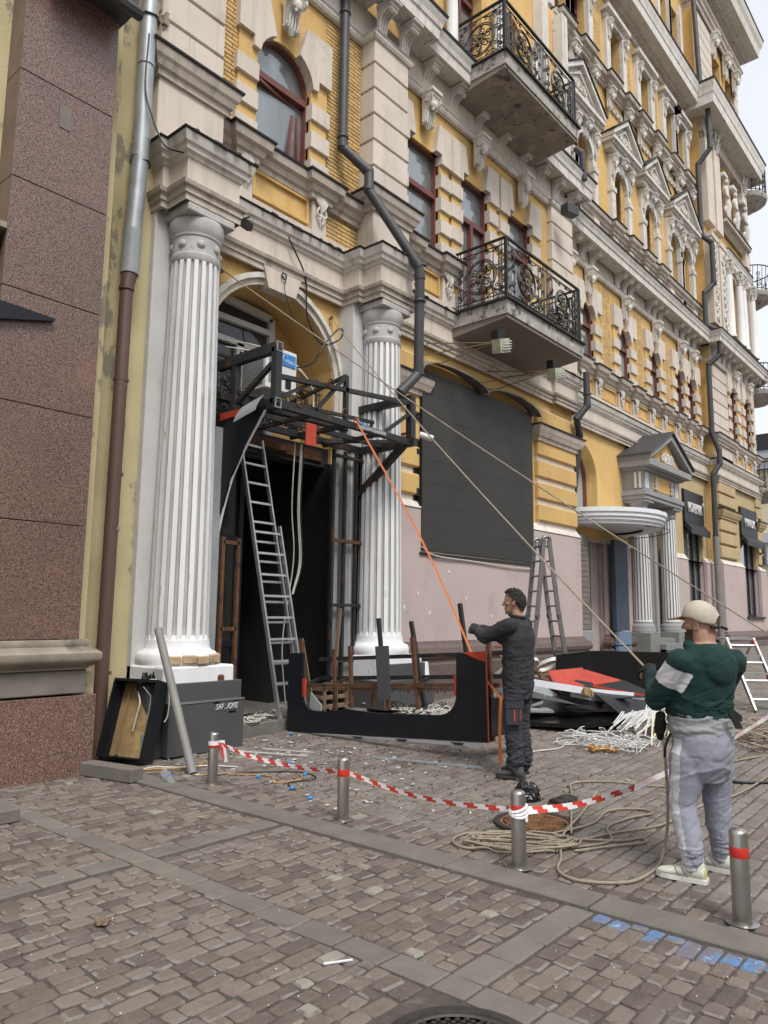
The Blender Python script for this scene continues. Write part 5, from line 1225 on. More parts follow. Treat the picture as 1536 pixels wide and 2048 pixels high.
# ============================================================ BLACK CUT-OUT PANEL (swung out from the entrance)
pA, pB = Vector((6.92, 7.62, .06)), Vector((6.88, 4.43, .28))
U = (pB-pA).normalized(); Wv = Vector((1,0,0)); V = Vector((0,0,1)); LU = (pB-pA).length
def pl3(u, v, w_=0): return pA + U*u + V*v + Wv*w_
t = thing('sign_surround', pA, 'black U-shaped cut-out panel with rusty frame lifted out of the doorway by a strap', 'panel')
out = [(0,0),(LU,0),(LU-.03,.94),(LU-.42,.94),(LU-.42,.50)]+[(LU-.42-.20*(1-math.cos(a)), .50-.22*math.sin(a)) for a in [i*math.pi/16 for i in range(1,9)]]
out += [(1.6,.27),(1.05,.31),(.78,.27),(.62,.28)]+[(.50-.22*math.cos(a), .52-.24*math.sin(a)) for a in [math.pi/2-i*math.pi/16 for i in range(0,9)]]+[(.28,1.02),(0,1.02)]
pf_ = MB()
for q in ([(0,0),(.28,0),(.28,1.02),(0,1.02)], [(LU-.42,0),(LU,0),(LU-.03,.94),(LU-.42,.94)], [(.28,0),(LU-.42,0),(LU-.42,.27),(1.6,.27),(1.05,.31),(.78,.27),(.28,.28)], [(.28,.28),(.5,.28)]+[(.50-.22*math.cos(a), .52-.24*math.sin(a)) for a in [math.pi/2-i*math.pi/16 for i in range(1,9)]], [(LU-.42,.5)]+[(LU-.42-.20*(1-math.cos(a)), .50-.22*math.sin(a)) for a in [i*math.pi/16 for i in range(1,9)]]+[(LU-.62,.27),(LU-.42,.27)]): pf_.prism([pl3(u, v) for u, v in q], Wv*.03)
pf_.build('panel_face', K['blackpanel'], t)
rp = MB(); rp.prism([pl3(LU-.36,.95,-.006), pl3(LU-.03,.95,-.006), pl3(LU-.03,.84,-.006), pl3(LU-.14,.87,-.006), pl3(LU-.26,.92,-.006)], Wv*.012)
rp.bar(pl3(LU+.002,.0,.0), pl3(LU-.026,.95,.0), .006, .02)
rp.bar(pl3(.30,.45,.02), pl3(.30,.68,.02), .05, .03, up=(1,0,0)); rp.bar(pl3(LU-.43,.48,.02), pl3(LU-.43,.70,.02), .05, .03, up=(1,0,0)); [q.build('red_edge', K['redpaint'], t) for q in rp.islands()]
rt = MB(); bk = MB()
for v, w_, m_ in ((.58,.25,rt),(.66,.55,bk),(.92,.55,bk)): m_.bar(pl3(.05,v,w_), pl3(LU+.0,v,w_), .05)
for u, v0, v1, w_, du, m_ in ((.20,.0,1.18,.06,0,rt),(.95,.3,1.08,.25,-.04,rt),(1.15,.3,.6,.45,0,rt),(1.28,.62,1.42,.5,-.1,bk),(1.62,.3,.62,.2,0,rt),(1.95,.3,1.35,.5,-.22,bk),(2.05,.3,1.15,.25,-.1,rt),(2.62,.62,1.52,.5,-.14,bk),(.42,.1,1.05,.5,-.05,rt),(LU-.04,.0,1.2,.14,-.05,rt)): m_.bar(pl3(u,v0,w_), pl3(u+du,v1,w_), .045)
random.seed(12)
for i in range(70): 
    u = .4+i*.032; rt.bar(pl3(u,.55,.24), pl3(u+random.uniform(-.01,.01),.50+random.uniform(-.01,.02),.24), .012)
for u in (.05, .6, 1.3, 2.0, 2.7): bk.bar(pl3(u,.66,.55), pl3(u,.58,.25), .035)
rt.build('frame_tube', K['rust'], t); bk.build('frame_tube', K['steel'], t)
gp_ = MB(); gp_.prism([pl3(1.52,.42,.12), pl3(1.72,.42,.12), pl3(1.68,1.06,.12), pl3(1.46,1.06,.12)], Wv*.01); gp_.build('cladding_strip', K['grey_panel'], t)
MB().prism([pl3(LU,.05,.05), pl3(LU,.05,.62), pl3(LU,.42,.62), pl3(LU,.46,.05)], U*-.02).build('return_panel', K['glossblack'], t)
MB().prism([pl3(.30,.05,.1), pl3(.55,.05,.1), pl3(.52,.34,.12), pl3(.32,.5,.12)], Wv*.02).build('return_panel', K['grey_sheet'], t)
fl = MB(); fl.prism([pl3(.5,-.01,.0), pl3(LU-.1,-.012,.0), pl3(LU-.1,-.055,.02), pl3(.9,-.03,.02)], Wv*.004); fl.cur = 1
for u in (1.2,1.9,2.7): fl.prism([pl3(u,-.012,-.004), pl3(u+.18,-.012,-.004), pl3(u+.15,-.045,.01), pl3(u+.05,-.045,.01)], Wv*.004)
fl.build('protective_film', [K['white_sheet'], K['blue']], t)
# ============================================================ STEEL CANOPY FRAME OVER THE DOOR
t = thing('canopy_frame', (7.5, 7.7, 4.2), 'black rusting steel framework of a stripped entrance canopy', 'steel frame')
def beam(a, b, w_=.06, k='steel', h=None, nm='steel_beam'): return MB().bar(a, b, w_, h).build(nm, K[k], t)
x0, x1, yf, yb, zb, zt = 6.12, 8.9, 7.12, 8.35, 4.28, 5.03
for p in (((x0,yb,zt),(x0,yf,zt),.10,.13), ((x0,yb,zb),(x0,yf,zb),.10,.13), ((x0,yf,zb),(x0,yf,zt),.10,.10), ((x0,7.95,zb),(x0,7.95,zt),.09,.09), ((x0,7.2,zt-.2),(x0,7.9,zb+.15),.06,.06),
          ((x0,yf,zt-.38),(x1,yf,zt-.12),.06,.06), ((x0,yf,zb),(x1,yf,zb),.07,.09), ((x1,yf,zb),(x1,yf,zt),.11,.11), ((x1,yb,zb),(x1,yf-.1,zb),.10,.12), ((x1,yb,zt-.05),(x1,yf,zt-.05),.10,.12),
          ((8.88,8.28,3.48),(8.88,7.25,4.25),.10,.10), ((x0+.1,8.2,zb+.02),(x1,8.2,zb+.02),.07,.10), ((x0,7.7,zb),(x1,7.7,zb+.02),.05,.07), ((x0,yb,zt-.42),(x1,yb,zt-.36),.14,.10), ((x0,7.9,zt-.45),(x1,7.9,zt-.3),.05,.05),
          ((7.42,yf,zb),(7.42,yf,zt-.05),.06,.06), ((7.42,yf,zt-.05),(6.9,yf+.05,zb+.1),.05,.05), ((6.85,yf,zb+.48),(6.2,yf+.1,zb+.1),.05,.05), ((7.5,yf,zb),(7.5,yb,zb),.05,.07), ((6.8,yf,zb),(6.8,yb,zb),.05,.06), ((8.2,yf,zb),(8.2,yb,zb),.05,.06), ((7.42,yf,zt-.05),(7.42,yb,zb+.5),.045,.045), ((8.2,yf,zb),(x1,yf,zb+.48),.05,.05), ((8.0,8.15,zb),(8.75,7.2,zb),.05,.05)):
    beam(p[0], p[1], p[2], 'steel', p[3])
for p in ((7.6,7.12,4.26),(7.9,7.12,4.27)): beam((p[0],7.05,4.26),(p[0]+.3,7.05,4.27),.05,'grey_sheet')
for c, rr in (((x0,yf-.06,zt),.05),((x0,yf-.06,zb),.05)):
    m = MB(); 
    for s_ in ((-.05,-.065,.05,-.055),(-.05,.055,.05,.065),(-.05,-.055,-.04,.055),(.04,-.055,.05,.055)): m.box(c[0]+s_[0], c[1], c[2]+s_[1], c[0]+s_[2], c[1]+.02, c[2]+s_[3])
    m.build('tube_end', K['grey_sheet'], t)
rg = MB(); 
for p in ((6.5,7.08,4.36),(7.05,7.06,4.78),(7.35,7.06,4.42)): rg.tube([(p[0]+.05*math.cos(a*.6), p[1], p[2]+.05*math.sin(a*.6)) for a in range(10)], .012, 5)
rg.build('lifting_ring', K['rust'], t)
side = [(8.32,4.3),(7.25,4.25),(7.36,4.12)]+[(7.63,3.8),(7.92,3.37),(8.1,2.91),(8.2,2.55),(8.32,2.5)]
MB().prism([(x0-.07, y, z) for y, z in side], (.03,0,0)).build('side_panel', K['blackpanel'], t)
ed = MB(); Q = catmull([(x0-.03, y, z) for y, z in side[1:7]], 6); 
for a, b in zip(Q[:-1], Q[1:]): ed.bar(a, b, .035, .010)
ed.build('pale_edge_strip', K['white_sheet'], t)
MB().prism([(x0-.09,8.15,4.30),(x0-.09,7.62,4.30),(x0-.09,7.72,4.22),(x0-.09,8.15,4.2)], (.02,0,0)).build('red_strip', K['redpaint'], t)
cu_ = MB(); n_ = 8
Q = [[(x0-.10-.10*math.sin(v/4*1.6)-.02*i/n_, 7.22+.42*i/n_+.05*v/4, 4.40-.10*i/n_-.055*v) for v in range(5)] for i in range(n_+1)]
for i in range(n_):
    for v in range(4): cu_.quad(Q[i][v], Q[i+1][v], Q[i+1][v+1], Q[i][v+1])
cu_.build('peeled_sheet', K['grey_sheet'], t)
MB().box(6.60,7.04,3.82,6.78,7.06,4.12).build('red_flap', K['redpaint'], t)
# uprights of the frame
for px_, w_, k in ((6.12,.05,'rust'),(6.38,.05,'rust')): beam((px_,8.1,.2),(px_,8.1,2.62),w_,k)
for z in (.5,1.4,2.55): beam((6.12,8.1,z),(6.38,8.1,z),.05,'rust')
for px_ in (8.2,8.46,8.72,8.9): beam((px_,8.12,.2),(px_+.02,8.12,4.2),.05 if px_ < 8.9 else .07,'steel')
for z in (.9,1.75,2.75,4.1): beam((8.18,8.1,z),(8.92,8.1,z),.05,'steel' if z != 2.75 else 'rust')
for px_ in (8.22,8.5,8.74): MB().box(px_+.05,8.2,.2,px_+.2,8.22,4.2).build('backing_strip', K['grey_sheet'], t)
MB().box(5.93,8.1,.3,6.06,8.6,4.1).build('backing_strip', K['grey_sheet'], t)
# debris boards standing in the doorway
tag(MB().bar((8.1,7.95,.2),(8.35,8.05,1.7),.05,.03).build('timber', K['wood']), 'grey timber batten leaning in the doorway frame', 'timber'); tag(MB().bar((7.75,8.0,.2),(7.62,8.15,1.25),.12,.02).build('timber', K['wood']), 'short scorched board standing in the dark doorway', 'timber')
wb = thing('wooden_crate', (8.0, 7.95, .2), 'low brown slatted crate on the step behind the panel', 'crate')
for z in (.25,.38,.5): MB().box(7.75,7.8,z,8.3,8.05,z+.06,.006).build('slat', K['wood'], wb)
for x in (7.78,8.02,8.24): MB().box(x,7.79,.2,x+.05,8.06,.6,.006).build('post', K['wood'], wb)
# air-conditioner on the ledge
t = thing('air_conditioner', (7.0, 8.1, 4.75), 'white air-conditioner unit with a blue sticker on the canopy frame', 'air conditioner')
MB().box(6.62,7.92,4.78,7.2,8.5,5.42,.015).build('casing', K['ac'], t)
g_ = MB(); 
for i in range(14): g_.box(6.608,7.98,4.86+i*.036,6.618,8.44,4.88+i*.036)
for i in range(12): g_.box(6.66,7.908,4.88+i*.04,6.82,7.92,4.9+i*.04)
g_.build('grille', K['grey_sheet'], t)
MB().box(6.90,7.906,5.18,7.16,7.92,5.36).build('sticker', K['logo'], t)
tm = text_mesh('Midea', .085, .002); tm.materials.append(K['letters']); inst('lettering', tm, (7.05, 7.904, 5.25), t, rot=(R(90),0,0), scale=(.8,1,1))
r_ = MB().tube([(6.955+.045*math.cos(a*.5), 7.902, 5.28+.05*math.sin(a*.5)) for a in range(1,10)], .007, 5); r_.build('logo_ring', K['letters'], t)
MB().box(6.98,7.905,4.85,7.08,7.921,4.98).build('cut_out', K['dark'], t)
# ============================================================ LADDERS
def ladder(base, top, wdir, wd, n, r, k, parent, rung_k=None):
    base, top, wdir = Vector(base), Vector(top), Vector(wdir).normalized()
    d = (top-base).normalized(); nrm = wdir.cross(d)
    for s_ in (-1, 1): MB().bar(base+wdir*s_*wd/2, top+wdir*s_*wd/2, r*1.0, r*2.2, up=tuple(nrm)).build('stile', K[k], parent)
    L_ = (top-base).length
    for i in range(n):
        c = base+d*(L_*(i+.6)/n); MB().bar(c-wdir*wd/2, c+wdir*wd/2, .03, .03, up=tuple(d)).build('rung', K[rung_k or k], parent)
t = thing('extension_ladder', (7.2, 7.5, .2), 'long aluminium extension ladder leaning into the dark doorway', 'ladder')
wd_ = Vector((1,.04,0)); ladder((7.17,7.82,.2),(6.72,8.34,4.12), wd_, .42, 14, .026, 'alu', t); ladder((7.15,7.75,.2),(6.82,8.06,2.85), wd_, .52, 9, .026, 'alu', t)
t = thing('folding_ladder', (12.3, 6.5, .25), 'grey folding A-shaped ladder standing in front of the pink wall', 'ladder')
apx = Vector((12.35,6.75,3.0))
gx = Vector((.80,-.6,0)); lat = Vector((.6,.8,0)).normalized()
for sgn in (-1, 1):
    b0 = apx + gx.normalized()*.42*sgn; b0.z = gz(b0.x)
    mid = apx.lerp(b0, .5); ladder(b0, mid, lat, .42, 5, .035, 'alu_d', t, 'alu_d'); ladder(mid, apx+gx.normalized()*.05*sgn, lat, .40, 5, .035, 'alu_d', t, 'alu_d')
    for s_ in (-1,1): MB().lathe([(.06,-.025),(.06,.025)], 0, 0, 10).xf(Matrix.Translation(mid+lat*.21*s_)@Matrix.Rotation(R(90),4,'X')).build('hinge', K['alu_d'], t); MB().tube([b0+lat*.21*s_, b0+lat*.21*s_+Vector((0,0,.06))], .035, 8).build('rubber_foot', K['cable_b'], t)
for s_ in (-1,1): MB().tube([apx+lat*.2*s_+gx.normalized()*.07*math.cos(a*.4)+Vector((0,0,.06*math.sin(a*.4))) for a in range(9)], .035, 8).build('hinge', K['alu_d'], t)
t = thing('step_ladder', (12.6, 3.1, .27), 'small aluminium step ladder with platform at the right edge', 'ladder')
bz = gz(12.4)
top_l = Vector((12.9,3.55,bz+1.02)); ft = Vector((12.15,2.98,bz)); bk_ = Vector((13.6,4.15,bz)); lat2 = Vector((.62,-.78,0)).normalized()
ladder(ft, top_l, lat2, .42, 4, .03, 'alu', t); 
for i in range(1,4): c = ft.lerp(top_l, i/4); MB().obox(c, lat2, (.78,.62,0), (0,0,1), .2, .06, .014).build('tread', K['alu'], t)
for s_ in (-1,1): MB().bar(bk_+lat2*.22*s_, top_l+lat2*.2*s_, .03, .03).build('rear_leg', K['alu'], t)
MB().obox(top_l+Vector((.12,.1,.0)), lat2, (.78,.62,0), (0,0,1), .24, .17, .02).build('platform', K['alu'], t)
rd = MB(); 
for c in (ft.lerp(top_l,.45), ft.lerp(top_l,.95), ft+Vector((0,0,.03))): rd.obox(c+lat2*.2, lat2, (.78,.62,0), (0,0,1), .03, .03, .03)
rd.build('red_cap', K['redpaint'], t)
# ============================================================ SCREEN, FLOODLIGHTS, CAMERA
t = thing('led_screen', (12.9, 8.3, 2.8), 'big blank dark grey LED screen mounted on the yellow and pink wall', 'screen')
MB().box(10.80,8.42,2.78,14.98,8.62,6.28).build('cabinet', K['sign_bk'], t)
pm = MB().box(0,-.03,0,.516,.0,.430,.002).mesh('screen_panel', K['led'])
for i in range(8):
    for j in range(8): inst('screen_panel', pm, (10.83+i*.517, 8.41, 2.81+j*.4315), t)
fr_ = MB().bar((10.78,8.4,2.74),(15.0,8.4,2.76),.05,.04).bar((10.79,8.5,2.8),(10.79,8.5,6.3),.03,.2); fr_.build('screen_rim', K['sign_bk'], t)
for i, z in enumerate((3.1,3.8,4.6,5.2,5.9)): MB().box(10.72,8.42,z,10.80,8.5,z+.1+.05*(i%2)).build('latch', K['sign_bk'], t)
cb = MB().tube(catmull([(10.8,8.36,2.86),(11.2,8.36,2.72),(12.5,8.38,2.69),(14.0,8.37,2.66),(15.0,8.38,2.66)]), .014, 5); cb.build('power_cable', K['cable_w'], t)
fl_lab = ('yellowish floodlight on a bracket under the lower balcony, nearer the left column', 'yellowish floodlight on a bracket under the lower balcony, nearer the side door')
for i, xx in enumerate((11.3, 13.45)):
    t = thing('floodlight', (xx, Y0, 6.7), fl_lab[i], 'floodlight', 'floodlights above the screen')
    b = MB(); e_ = Vector((xx+.25, 7.25, 6.72))
    for s_ in (-.3,.3): b.bar((xx+s_, Y0, 6.85), e_, .018); b.bar((xx+s_, Y0, 6.6), e_, .014)
    b.build('bracket', K['rebar'], t)
    h = MB(); h.obox(e_+Vector((.1,-.1,-.06)), (1,-.2,.3), (.2,1,.2), (-.3,-.1,1), .14, .11, .13); h.build('lamp_housing', K['flood'], t)
    h = MB(); h.obox(e_+Vector((.06,-.06,.16)), (1,-.2,.3), (.2,1,.2), (-.3,-.1,1), .10, .09, .09); h.build('ballast_box', K['sign_bk'], t)
    h = MB()
    for q in range(4): h.obox(e_+Vector((.1+.02,-.22,-.14+q*.05)), (1,-.2,.3), (.2,1,.2), (-.3,-.1,1), .13, .01, .008)
    h.build('lamp_grille', K['frame_wht'], t)
t = thing('security_camera', (9.9, 8.2, 4.7), 'white bullet security camera on a rusty arm beside the screen', 'camera')
MB().tube([(9.9,8.45,4.75),(9.85,8.0,4.75),(9.95,7.85,4.75)], .02, 6).build('arm', K['rust'], t); c_ = Vector((9.98,7.78,4.72)); dv = Vector((.45,-.6,-.25)).normalized()
MB().tube([c_, c_+dv*.24], .055, 14).build('camera_body', K['ac'], t, 40); MB().tube([c_+dv*.241, c_+dv*.25], .042, 14).build('lens', K['glossblack'], t)
for p in ((5.85,7.5,6.74),(9.62,7.5,6.74)):
    tag(MB().obox(p, (1,.2,0), (0,1,.4), (0,-.3,1), .07, .06, .05).tube([(p[0],p[1]+.05,p[2]),(p[0],p[1]+.08,p[2]+.12),(p[0]+.05,p[1],p[2]+.14)], .012, 5).build('small_spotlight', K['cable_b']), 'small black spotlight on the capital of the '+('left' if p[0] < 7 else 'right')+' fluted column', 'spotlight')
dl = MB().tube([(15.6,7.6,11.9),(15.6,7.6,11.9)], .01); lp = MB().obox((16.3,7.95,11.75), (1,-.3,0), (.3,1,0), (0,0,1), .2,.12,.12)
tag(lp.build('floodlight', K['pipe']), 'dark floodlight box under the cornice to the right of the upper balcony', 'floodlight')
# ============================================================ ROPES, STRAPS, CABLES
HAND = Vector((5.45, 2.45, 1.28))
def rope(name, pts, r, k, label, cat, n=6, sm=8, raw=False): return tag(MB().tube(pts if raw else catmull(pts, sm), r, n).build(name, K[k], None, 60), label, cat)
def sag(a, b, s_, n=14): a, b = Vector(a), Vector(b); return [a.lerp(b, i/n)-Vector((0,0,4*s_*(i/n)*(1-i/n))) for i in range(n+1)]
EYE = Vector((8.5, Y0-.05, 5.95))
HAND = Vector((5.43, 2.15, 1.245)); EYE = Vector((8.47, 8.5, 6.54)); EYE2 = Vector((6.2, 8.46, 6.53))
for e_, l_ in ((EYE, 'right'), (EYE2, 'left')):
    tag(MB().tube([(e_.x+.03*math.cos(a*.6), 8.49, e_.z+.03*math.sin(a*.6)) for a in range(11)], .010, 6).tube([(e_.x, 8.56, e_.z), (e_.x, 8.48, e_.z)], .014, 6).build('eye_bolt', K['steel']), 'small eye bolt in the yellow wall at the '+l_+' shoulder of the arch', 'eye bolt')
rope('rope', sag(EYE, HAND, .10), .009, 'rope', 'taut rope from the wall eye bolt down to the hands of the man in green', 'rope')
rope('rope', sag(EYE2, (9.6, 2.32, 1.43), .08), .009, 'rope', 'second taut rope crossing over to the right edge behind the cap', 'rope')
rope('rope', [EYE+Vector((0,-.02,0)), EYE+Vector((.0,-.05,-1.0)), (8.42,8.3,4.5)], .006, 'rope', 'thin cord hanging straight down from the right eye bolt', 'cord')
st = MB(); P_ = catmull([(7.60,7.08,4.36),(7.25,5.6,2.5),(6.98,4.56,.92)], 12)
for a, b in zip(P_[:-1], P_[1:]): st.obox((a+b)/2, b-a, (.8,.6,.0), (.3,-.4,.2), (b-a).length/2+.002, .002, .012)
Q = catmull([(6.98,4.52,.92),(7.04,4.38,.74),(6.98,4.34,.70),(6.94,4.33,.4),(6.95,4.33,.05)], 8)
for a, b in zip(Q[:-1], Q[1:]): st.obox((a+b)/2, b-a, (.652,-.758,0), (.758,.652,0), (b-a).length/2+.002, .016, .002)
st.tube([(7.60,7.08+.05*math.cos(a*.8),4.33+.06*math.sin(a*.8)) for a in range(9)], .012, 5)
tag(st.build('ratchet_strap', K['strap']), 'orange strap from the steel canopy frame down to the black panel', 'strap')
tag(MB().bar((7.62,7.05,4.34),(7.72,7.04,4.30),.03,.03).build('blue_clip', K['blue_chip']), 'bright blue clip beside the knot of the orange strap', 'clip')
# rope lying about the man in green
gp = lambda L_, dz=.012: [(x, y, gz(x)+dz) for x, y in L_]
rope('rope', [HAND+Vector((.02,-.05,-.02)), (5.42,2.05,.95), (5.30,1.98,.6), (5.27,1.97,.25), (5.22,1.99,.05)] + gp([(4.98,1.95),(4.66,1.96),(4.50,2.08),(4.43,2.25),(4.52,2.40),(4.75,2.50),(5.2,2.72),(5.8,2.86),(6.5,3.05)]), .010, 'rope', 'rope hanging from his hands and looping over the paving at his feet', 'rope')
random.seed(17); co_ = MB()
for k in range(9):
    cx, cy = 4.86+random.gauss(0,.05), 2.86+random.gauss(0,.06); a0 = random.random()*6; rx, ry = random.uniform(.22,.44), random.uniform(.09,.2)
    d1 = Vector((.62,-.78)); d2 = Vector((.78,.62))
    pts = [(cx+d1.x*rx*math.cos(a0+a*.42)+d2.x*ry*math.sin(a0+a*.42)+random.gauss(0,.012), cy+d1.y*rx*math.cos(a0+a*.42)+d2.y*ry*math.sin(a0+a*.42)+random.gauss(0,.012), gz(cx)+.012+.004*k+random.random()*.015) for a in range(16)]
    co_.tube(catmull(pts, 4), .0075, 6)
tag(co_.build('rope_coil', K['rope'], None, 60), 'loose coil of beige rope in front of the rusty manhole cover', 'rope coil')
for L_, l_ in (([(4.63,2.95),(4.5,3.1),(4.58,3.26),(4.8,3.28),(4.95,3.1),(5.2,2.8)], 'rope loop to the left of the third bollard'), ([(5.1,2.75),(5.35,2.35),(5.5,2.26),(5.42,2.2),(5.2,2.35),(4.95,2.5)], 'narrow rope loop pointing right from the coil'),
          ([(5.2,2.8),(5.6,2.68),(6.0,2.72),(6.2,2.55),(6.15,2.42),(5.95,2.5),(5.6,2.55),(5.3,2.4),(5.0,2.55)], 'rope loop behind the hanging rope'), ([(5.3,2.7),(5.7,2.9),(6.3,3.2),(6.65,3.35),(6.9,3.1),(7.0,2.7),(7.3,2.5),(7.6,2.75),(8.2,2.55),(8.9,2.3)], 'long rope wandering across the paving behind his legs'),
          ([(5.0,2.65),(5.5,2.45),(5.9,2.25),(6.5,2.2),(7.2,2.05),(8.4,2.0)], 'rope running away to the right between his legs')):
    rope('rope', gp(L_), .009, 'rope', l_, 'rope')
tangle('rope_heap', (9.9, 2.75, gz(9.9)), .75, .55, .16, 26, .012, 'rope', 'heap of tangled rope on the paving at the right edge', 'rope heap', 31, ln=9)
rope('rope', gp([(9.0,2.95),(8.0,2.55),(7.6,2.3),(7.7,2.0),(8.2,1.6)]), .014, 'cable_b', 'dark cable curving on the paving at the right edge', 'cable')
# cables about the arch and facade
rope('cable', [(7.2,8.42,7.75),(7.45,8.36,7.35),(7.75,8.38,6.95),(7.85,8.42,6.35),(8.1,8.35,5.95),(8.45,8.3,6.1),(8.5,8.25,6.25),(8.38,8.25,6.25),(8.1,8.3,5.9),(7.9,8.4,5.55),(7.4,8.7,5.45),(6.9,8.9,5.6)], .014, 'cable_b', 'black cable sagging across the entablature and into the arch', 'cable')
for i, z in enumerate((0,.1)): rope('cable', [(6.7,9.0,5.75-z),(7.2,8.8,5.75-z),(7.7,8.6,5.6-z*.5),(8.05,8.5,5.25),(8.1+.1*z,8.5,4.75),(8.0,8.4,4.35)], .012, 'cable_w', 'grey conduit bending round inside the arch, '+('upper' if i == 0 else 'lower')+' one', 'cable')
for i, (dx, k, l_) in enumerate(((0,'cable_w','long white cable hanging free in the dark doorway'),(.12,'cable_w','short white cable hanging from the red flap'),(.18,'cable_b','dark cable bundle hanging behind the red flap'),(.15,'cable_w','frayed white cable hanging beside the bundle'))):
    rope('cable', [(7.55+dx,8.3,4.2),(7.52+dx,8.3,3.2),(7.58+dx,8.3,2.4)] + ([(7.45,8.35,1.2),(7.5,8.3,.3)] if i == 0 else [(7.5+dx*.6,8.3,1.9)]), .010, k, l_, 'cable')
rope('cable', [(9.75,8.38,3.9),(9.78,8.36,3.0),(9.7,8.36,2.2),(9.82,8.36,1.6),(9.7,8.36,1.2)], .008, 'cable_w', 'thin white cable hanging down beside the right column', 'cable')
rope('cable', [(9.8,8.38,2.3),(9.95,8.36,2.45),(10.1,8.37,2.7)], .012, 'cable_w', 'short pale cable stub sticking out of the pink wall', 'cable')
tag(MB().tube([(9.92,8.36,3.65),(9.9,8.36,1.6)], .04, 10).build('wall_pipe', K['pink']), 'pink painted conduit on the wall beside the right column', 'pipe')
tag(MB().box(9.9,8.34,3.3,10.02,8.42,3.7,.02).build('junction_box', K['brownpipe']), 'dark junction box at the top of the pink conduit', 'junction box')
rope('cable', [(7.35,8.4,6.8),(7.3,8.36,6.6),(7.42,8.36,6.3),(7.55,8.4,6.2)], .006, 'cable_b', 'thin wire hanging from the ring on the keystone', 'wire')
tag(MB().tube([(7.3+.05*math.cos(a*.6), 8.38, 6.82+.05*math.sin(a*.6)) for a in range(11)], .012, 5).build('wall_ring', K['steel']), 'dark ring fixed to the keystone above the arch', 'ring')
random.seed(15); fm = []
for x, z in ((10.25,2.35),(10.35,1.75),(10.75,2.0),(11.1,1.65),(12.3,1.95),(13.2,1.6),(10.05,1.3),(11.7,2.45)):
    P('fixing_mark', MB().obox((x, Y0-.143, z), (1,0,random.uniform(-.6,.6)), (0,1,0), (random.uniform(-.6,.6),0,1), .03, .004, .035), 'chip')
P('plaster_patch', MB().lathe([(0,-.006),(.05,-.006),(.06,0)], 0, 0, 9, caps=False).xf(Matrix.Translation((8.28, Y0-.002, 6.4))@Matrix.Rotation(R(-90),4,'X')), 'chip')
# things leaning on the plinth by the screen
tag(MB().box(-.26,-.015,0,.26,.015,.62,.004).xf(Matrix.Translation((10.35,8.0,gz(10.3)))@Matrix.Rotation(R(-8),4,'X')).build('white_board', K['white_sheet']), 'white sheet leaning against the brown plinth beside the cables', 'sheet')
# boards at the side door
tag(MB().box(17.5,8.62,.45,18.25,8.72,3.72).build('insulation_board', mat('grey green boarding', (.20,.21,.18), .8, .15, 3, spots=(((.10,.11,.10), 6, .58, .7),))), 'tall grey-green panel standing left of the dark side door', 'panel')
for z in [.5+i*.22 for i in range(15)]: pass
sl = MB(); 
for i in range(17): sl.box(17.51,8.608,1.3+i*.135,18.24,8.622,1.42+i*.135)
o = sl.build('siding', K['stone_band']); o.parent = bpy.data.objects['insulation_board']
tag(MB().box(19.85,8.6,1.25,20.72,8.72,3.75).build('blue_hoarding', K['blue']), 'tall dark blue boarding standing right of the side door', 'boarding')
for i, z in enumerate((.45,.85)): tag(MB().box(19.87,8.56,z,20.74,8.68,z+.37,.01).build('blue_box', K['blue_lt']), ('lower','upper')[i]+' of two pale blue boxes stacked under the blue panel', 'box')
for i, z in enumerate((.5,.9)): tag(MB().box(17.55,8.5,z,18.2,8.6,z+.37,.01).build('grey_box', K['grey_sheet']), ('lower','upper')[i]+' of two grey boxes under the grey-green panel', 'box')
tag(MB().bar((24.3,7.6,.55),(24.9,7.9,1.35),.5,.05).build('pale_plank', K['white_sheet']), 'pale plank leaning by the portico steps beside the cap', 'plank')
def crumple(name, c, s_, k, label, cat, seed, sub=3, flat=.7):
    bm = bmesh.new(); bmesh.ops.create_icosphere(bm, subdivisions=sub, radius=1)
    for v in bm.verts:
        n = noise.noise(v.co*1.7+Vector((seed,0,0)))*.5+abs(noise.noise(v.co*4+Vector((0,seed,0))))*.5; v.co = Vector((v.co.x*s_[0]*(1+n*.7), v.co.y*s_[1]*(1+n*.7), max(-s_[2]*.4, v.co.z*s_[2]*(1+n)*flat)))+Vector(c)
    me = bpy.data.meshes.new(name); bm.to_mesh(me); bm.free(); me.materials.append(K[k]); o = bpy.data.objects.new(name, me); COL.objects.link(o); return tag(o, label, cat)
# ============================================================ SCRAP PILE
def pan(name, pts, th, k, label, cat='scrap panel'):
    a, b, c = Vector(pts[0]), Vector(pts[1]), Vector(pts[2]); n = (b-a).cross(c-a).normalized()
    return tag(MB().prism(pts, n*th).build(name, K[k]), label, cat)
z0 = .2
t = thing('folded_panel', (11.5, 5.4, .24), 'tall glossy black folded panel standing behind the scrap pile', 'panel')
MB().prism([(11.12,5.85,.22),(11.85,5.62,.24),(11.85,5.62,1.05),(11.12,5.85,1.0)], (.02,.03,0)).build('panel_wing', K['glossblack'], t)
MB().prism([(11.86,5.62,.24),(13.4,4.1,.28),(13.4,4.1,1.02),(11.86,5.62,1.05)], (.03,.02,0)).build('panel_wing', K['glossblack'], t)
pan('scrap_board', [(8.95,5.6,.26),(10.5,4.2,.28),(11.9,5.0,.34),(10.4,6.3,.32)], .03, 'blackpanel', 'matt black panel lying flat at the bottom of the pile')
pan('scrap_board', [(8.9,5.4,.16),(8.95,4.35,.22),(10.0,3.9,.26),(10.2,4.9,.2)], .05, 'glossblack', 'glossy black panel at the near foot of the pile')
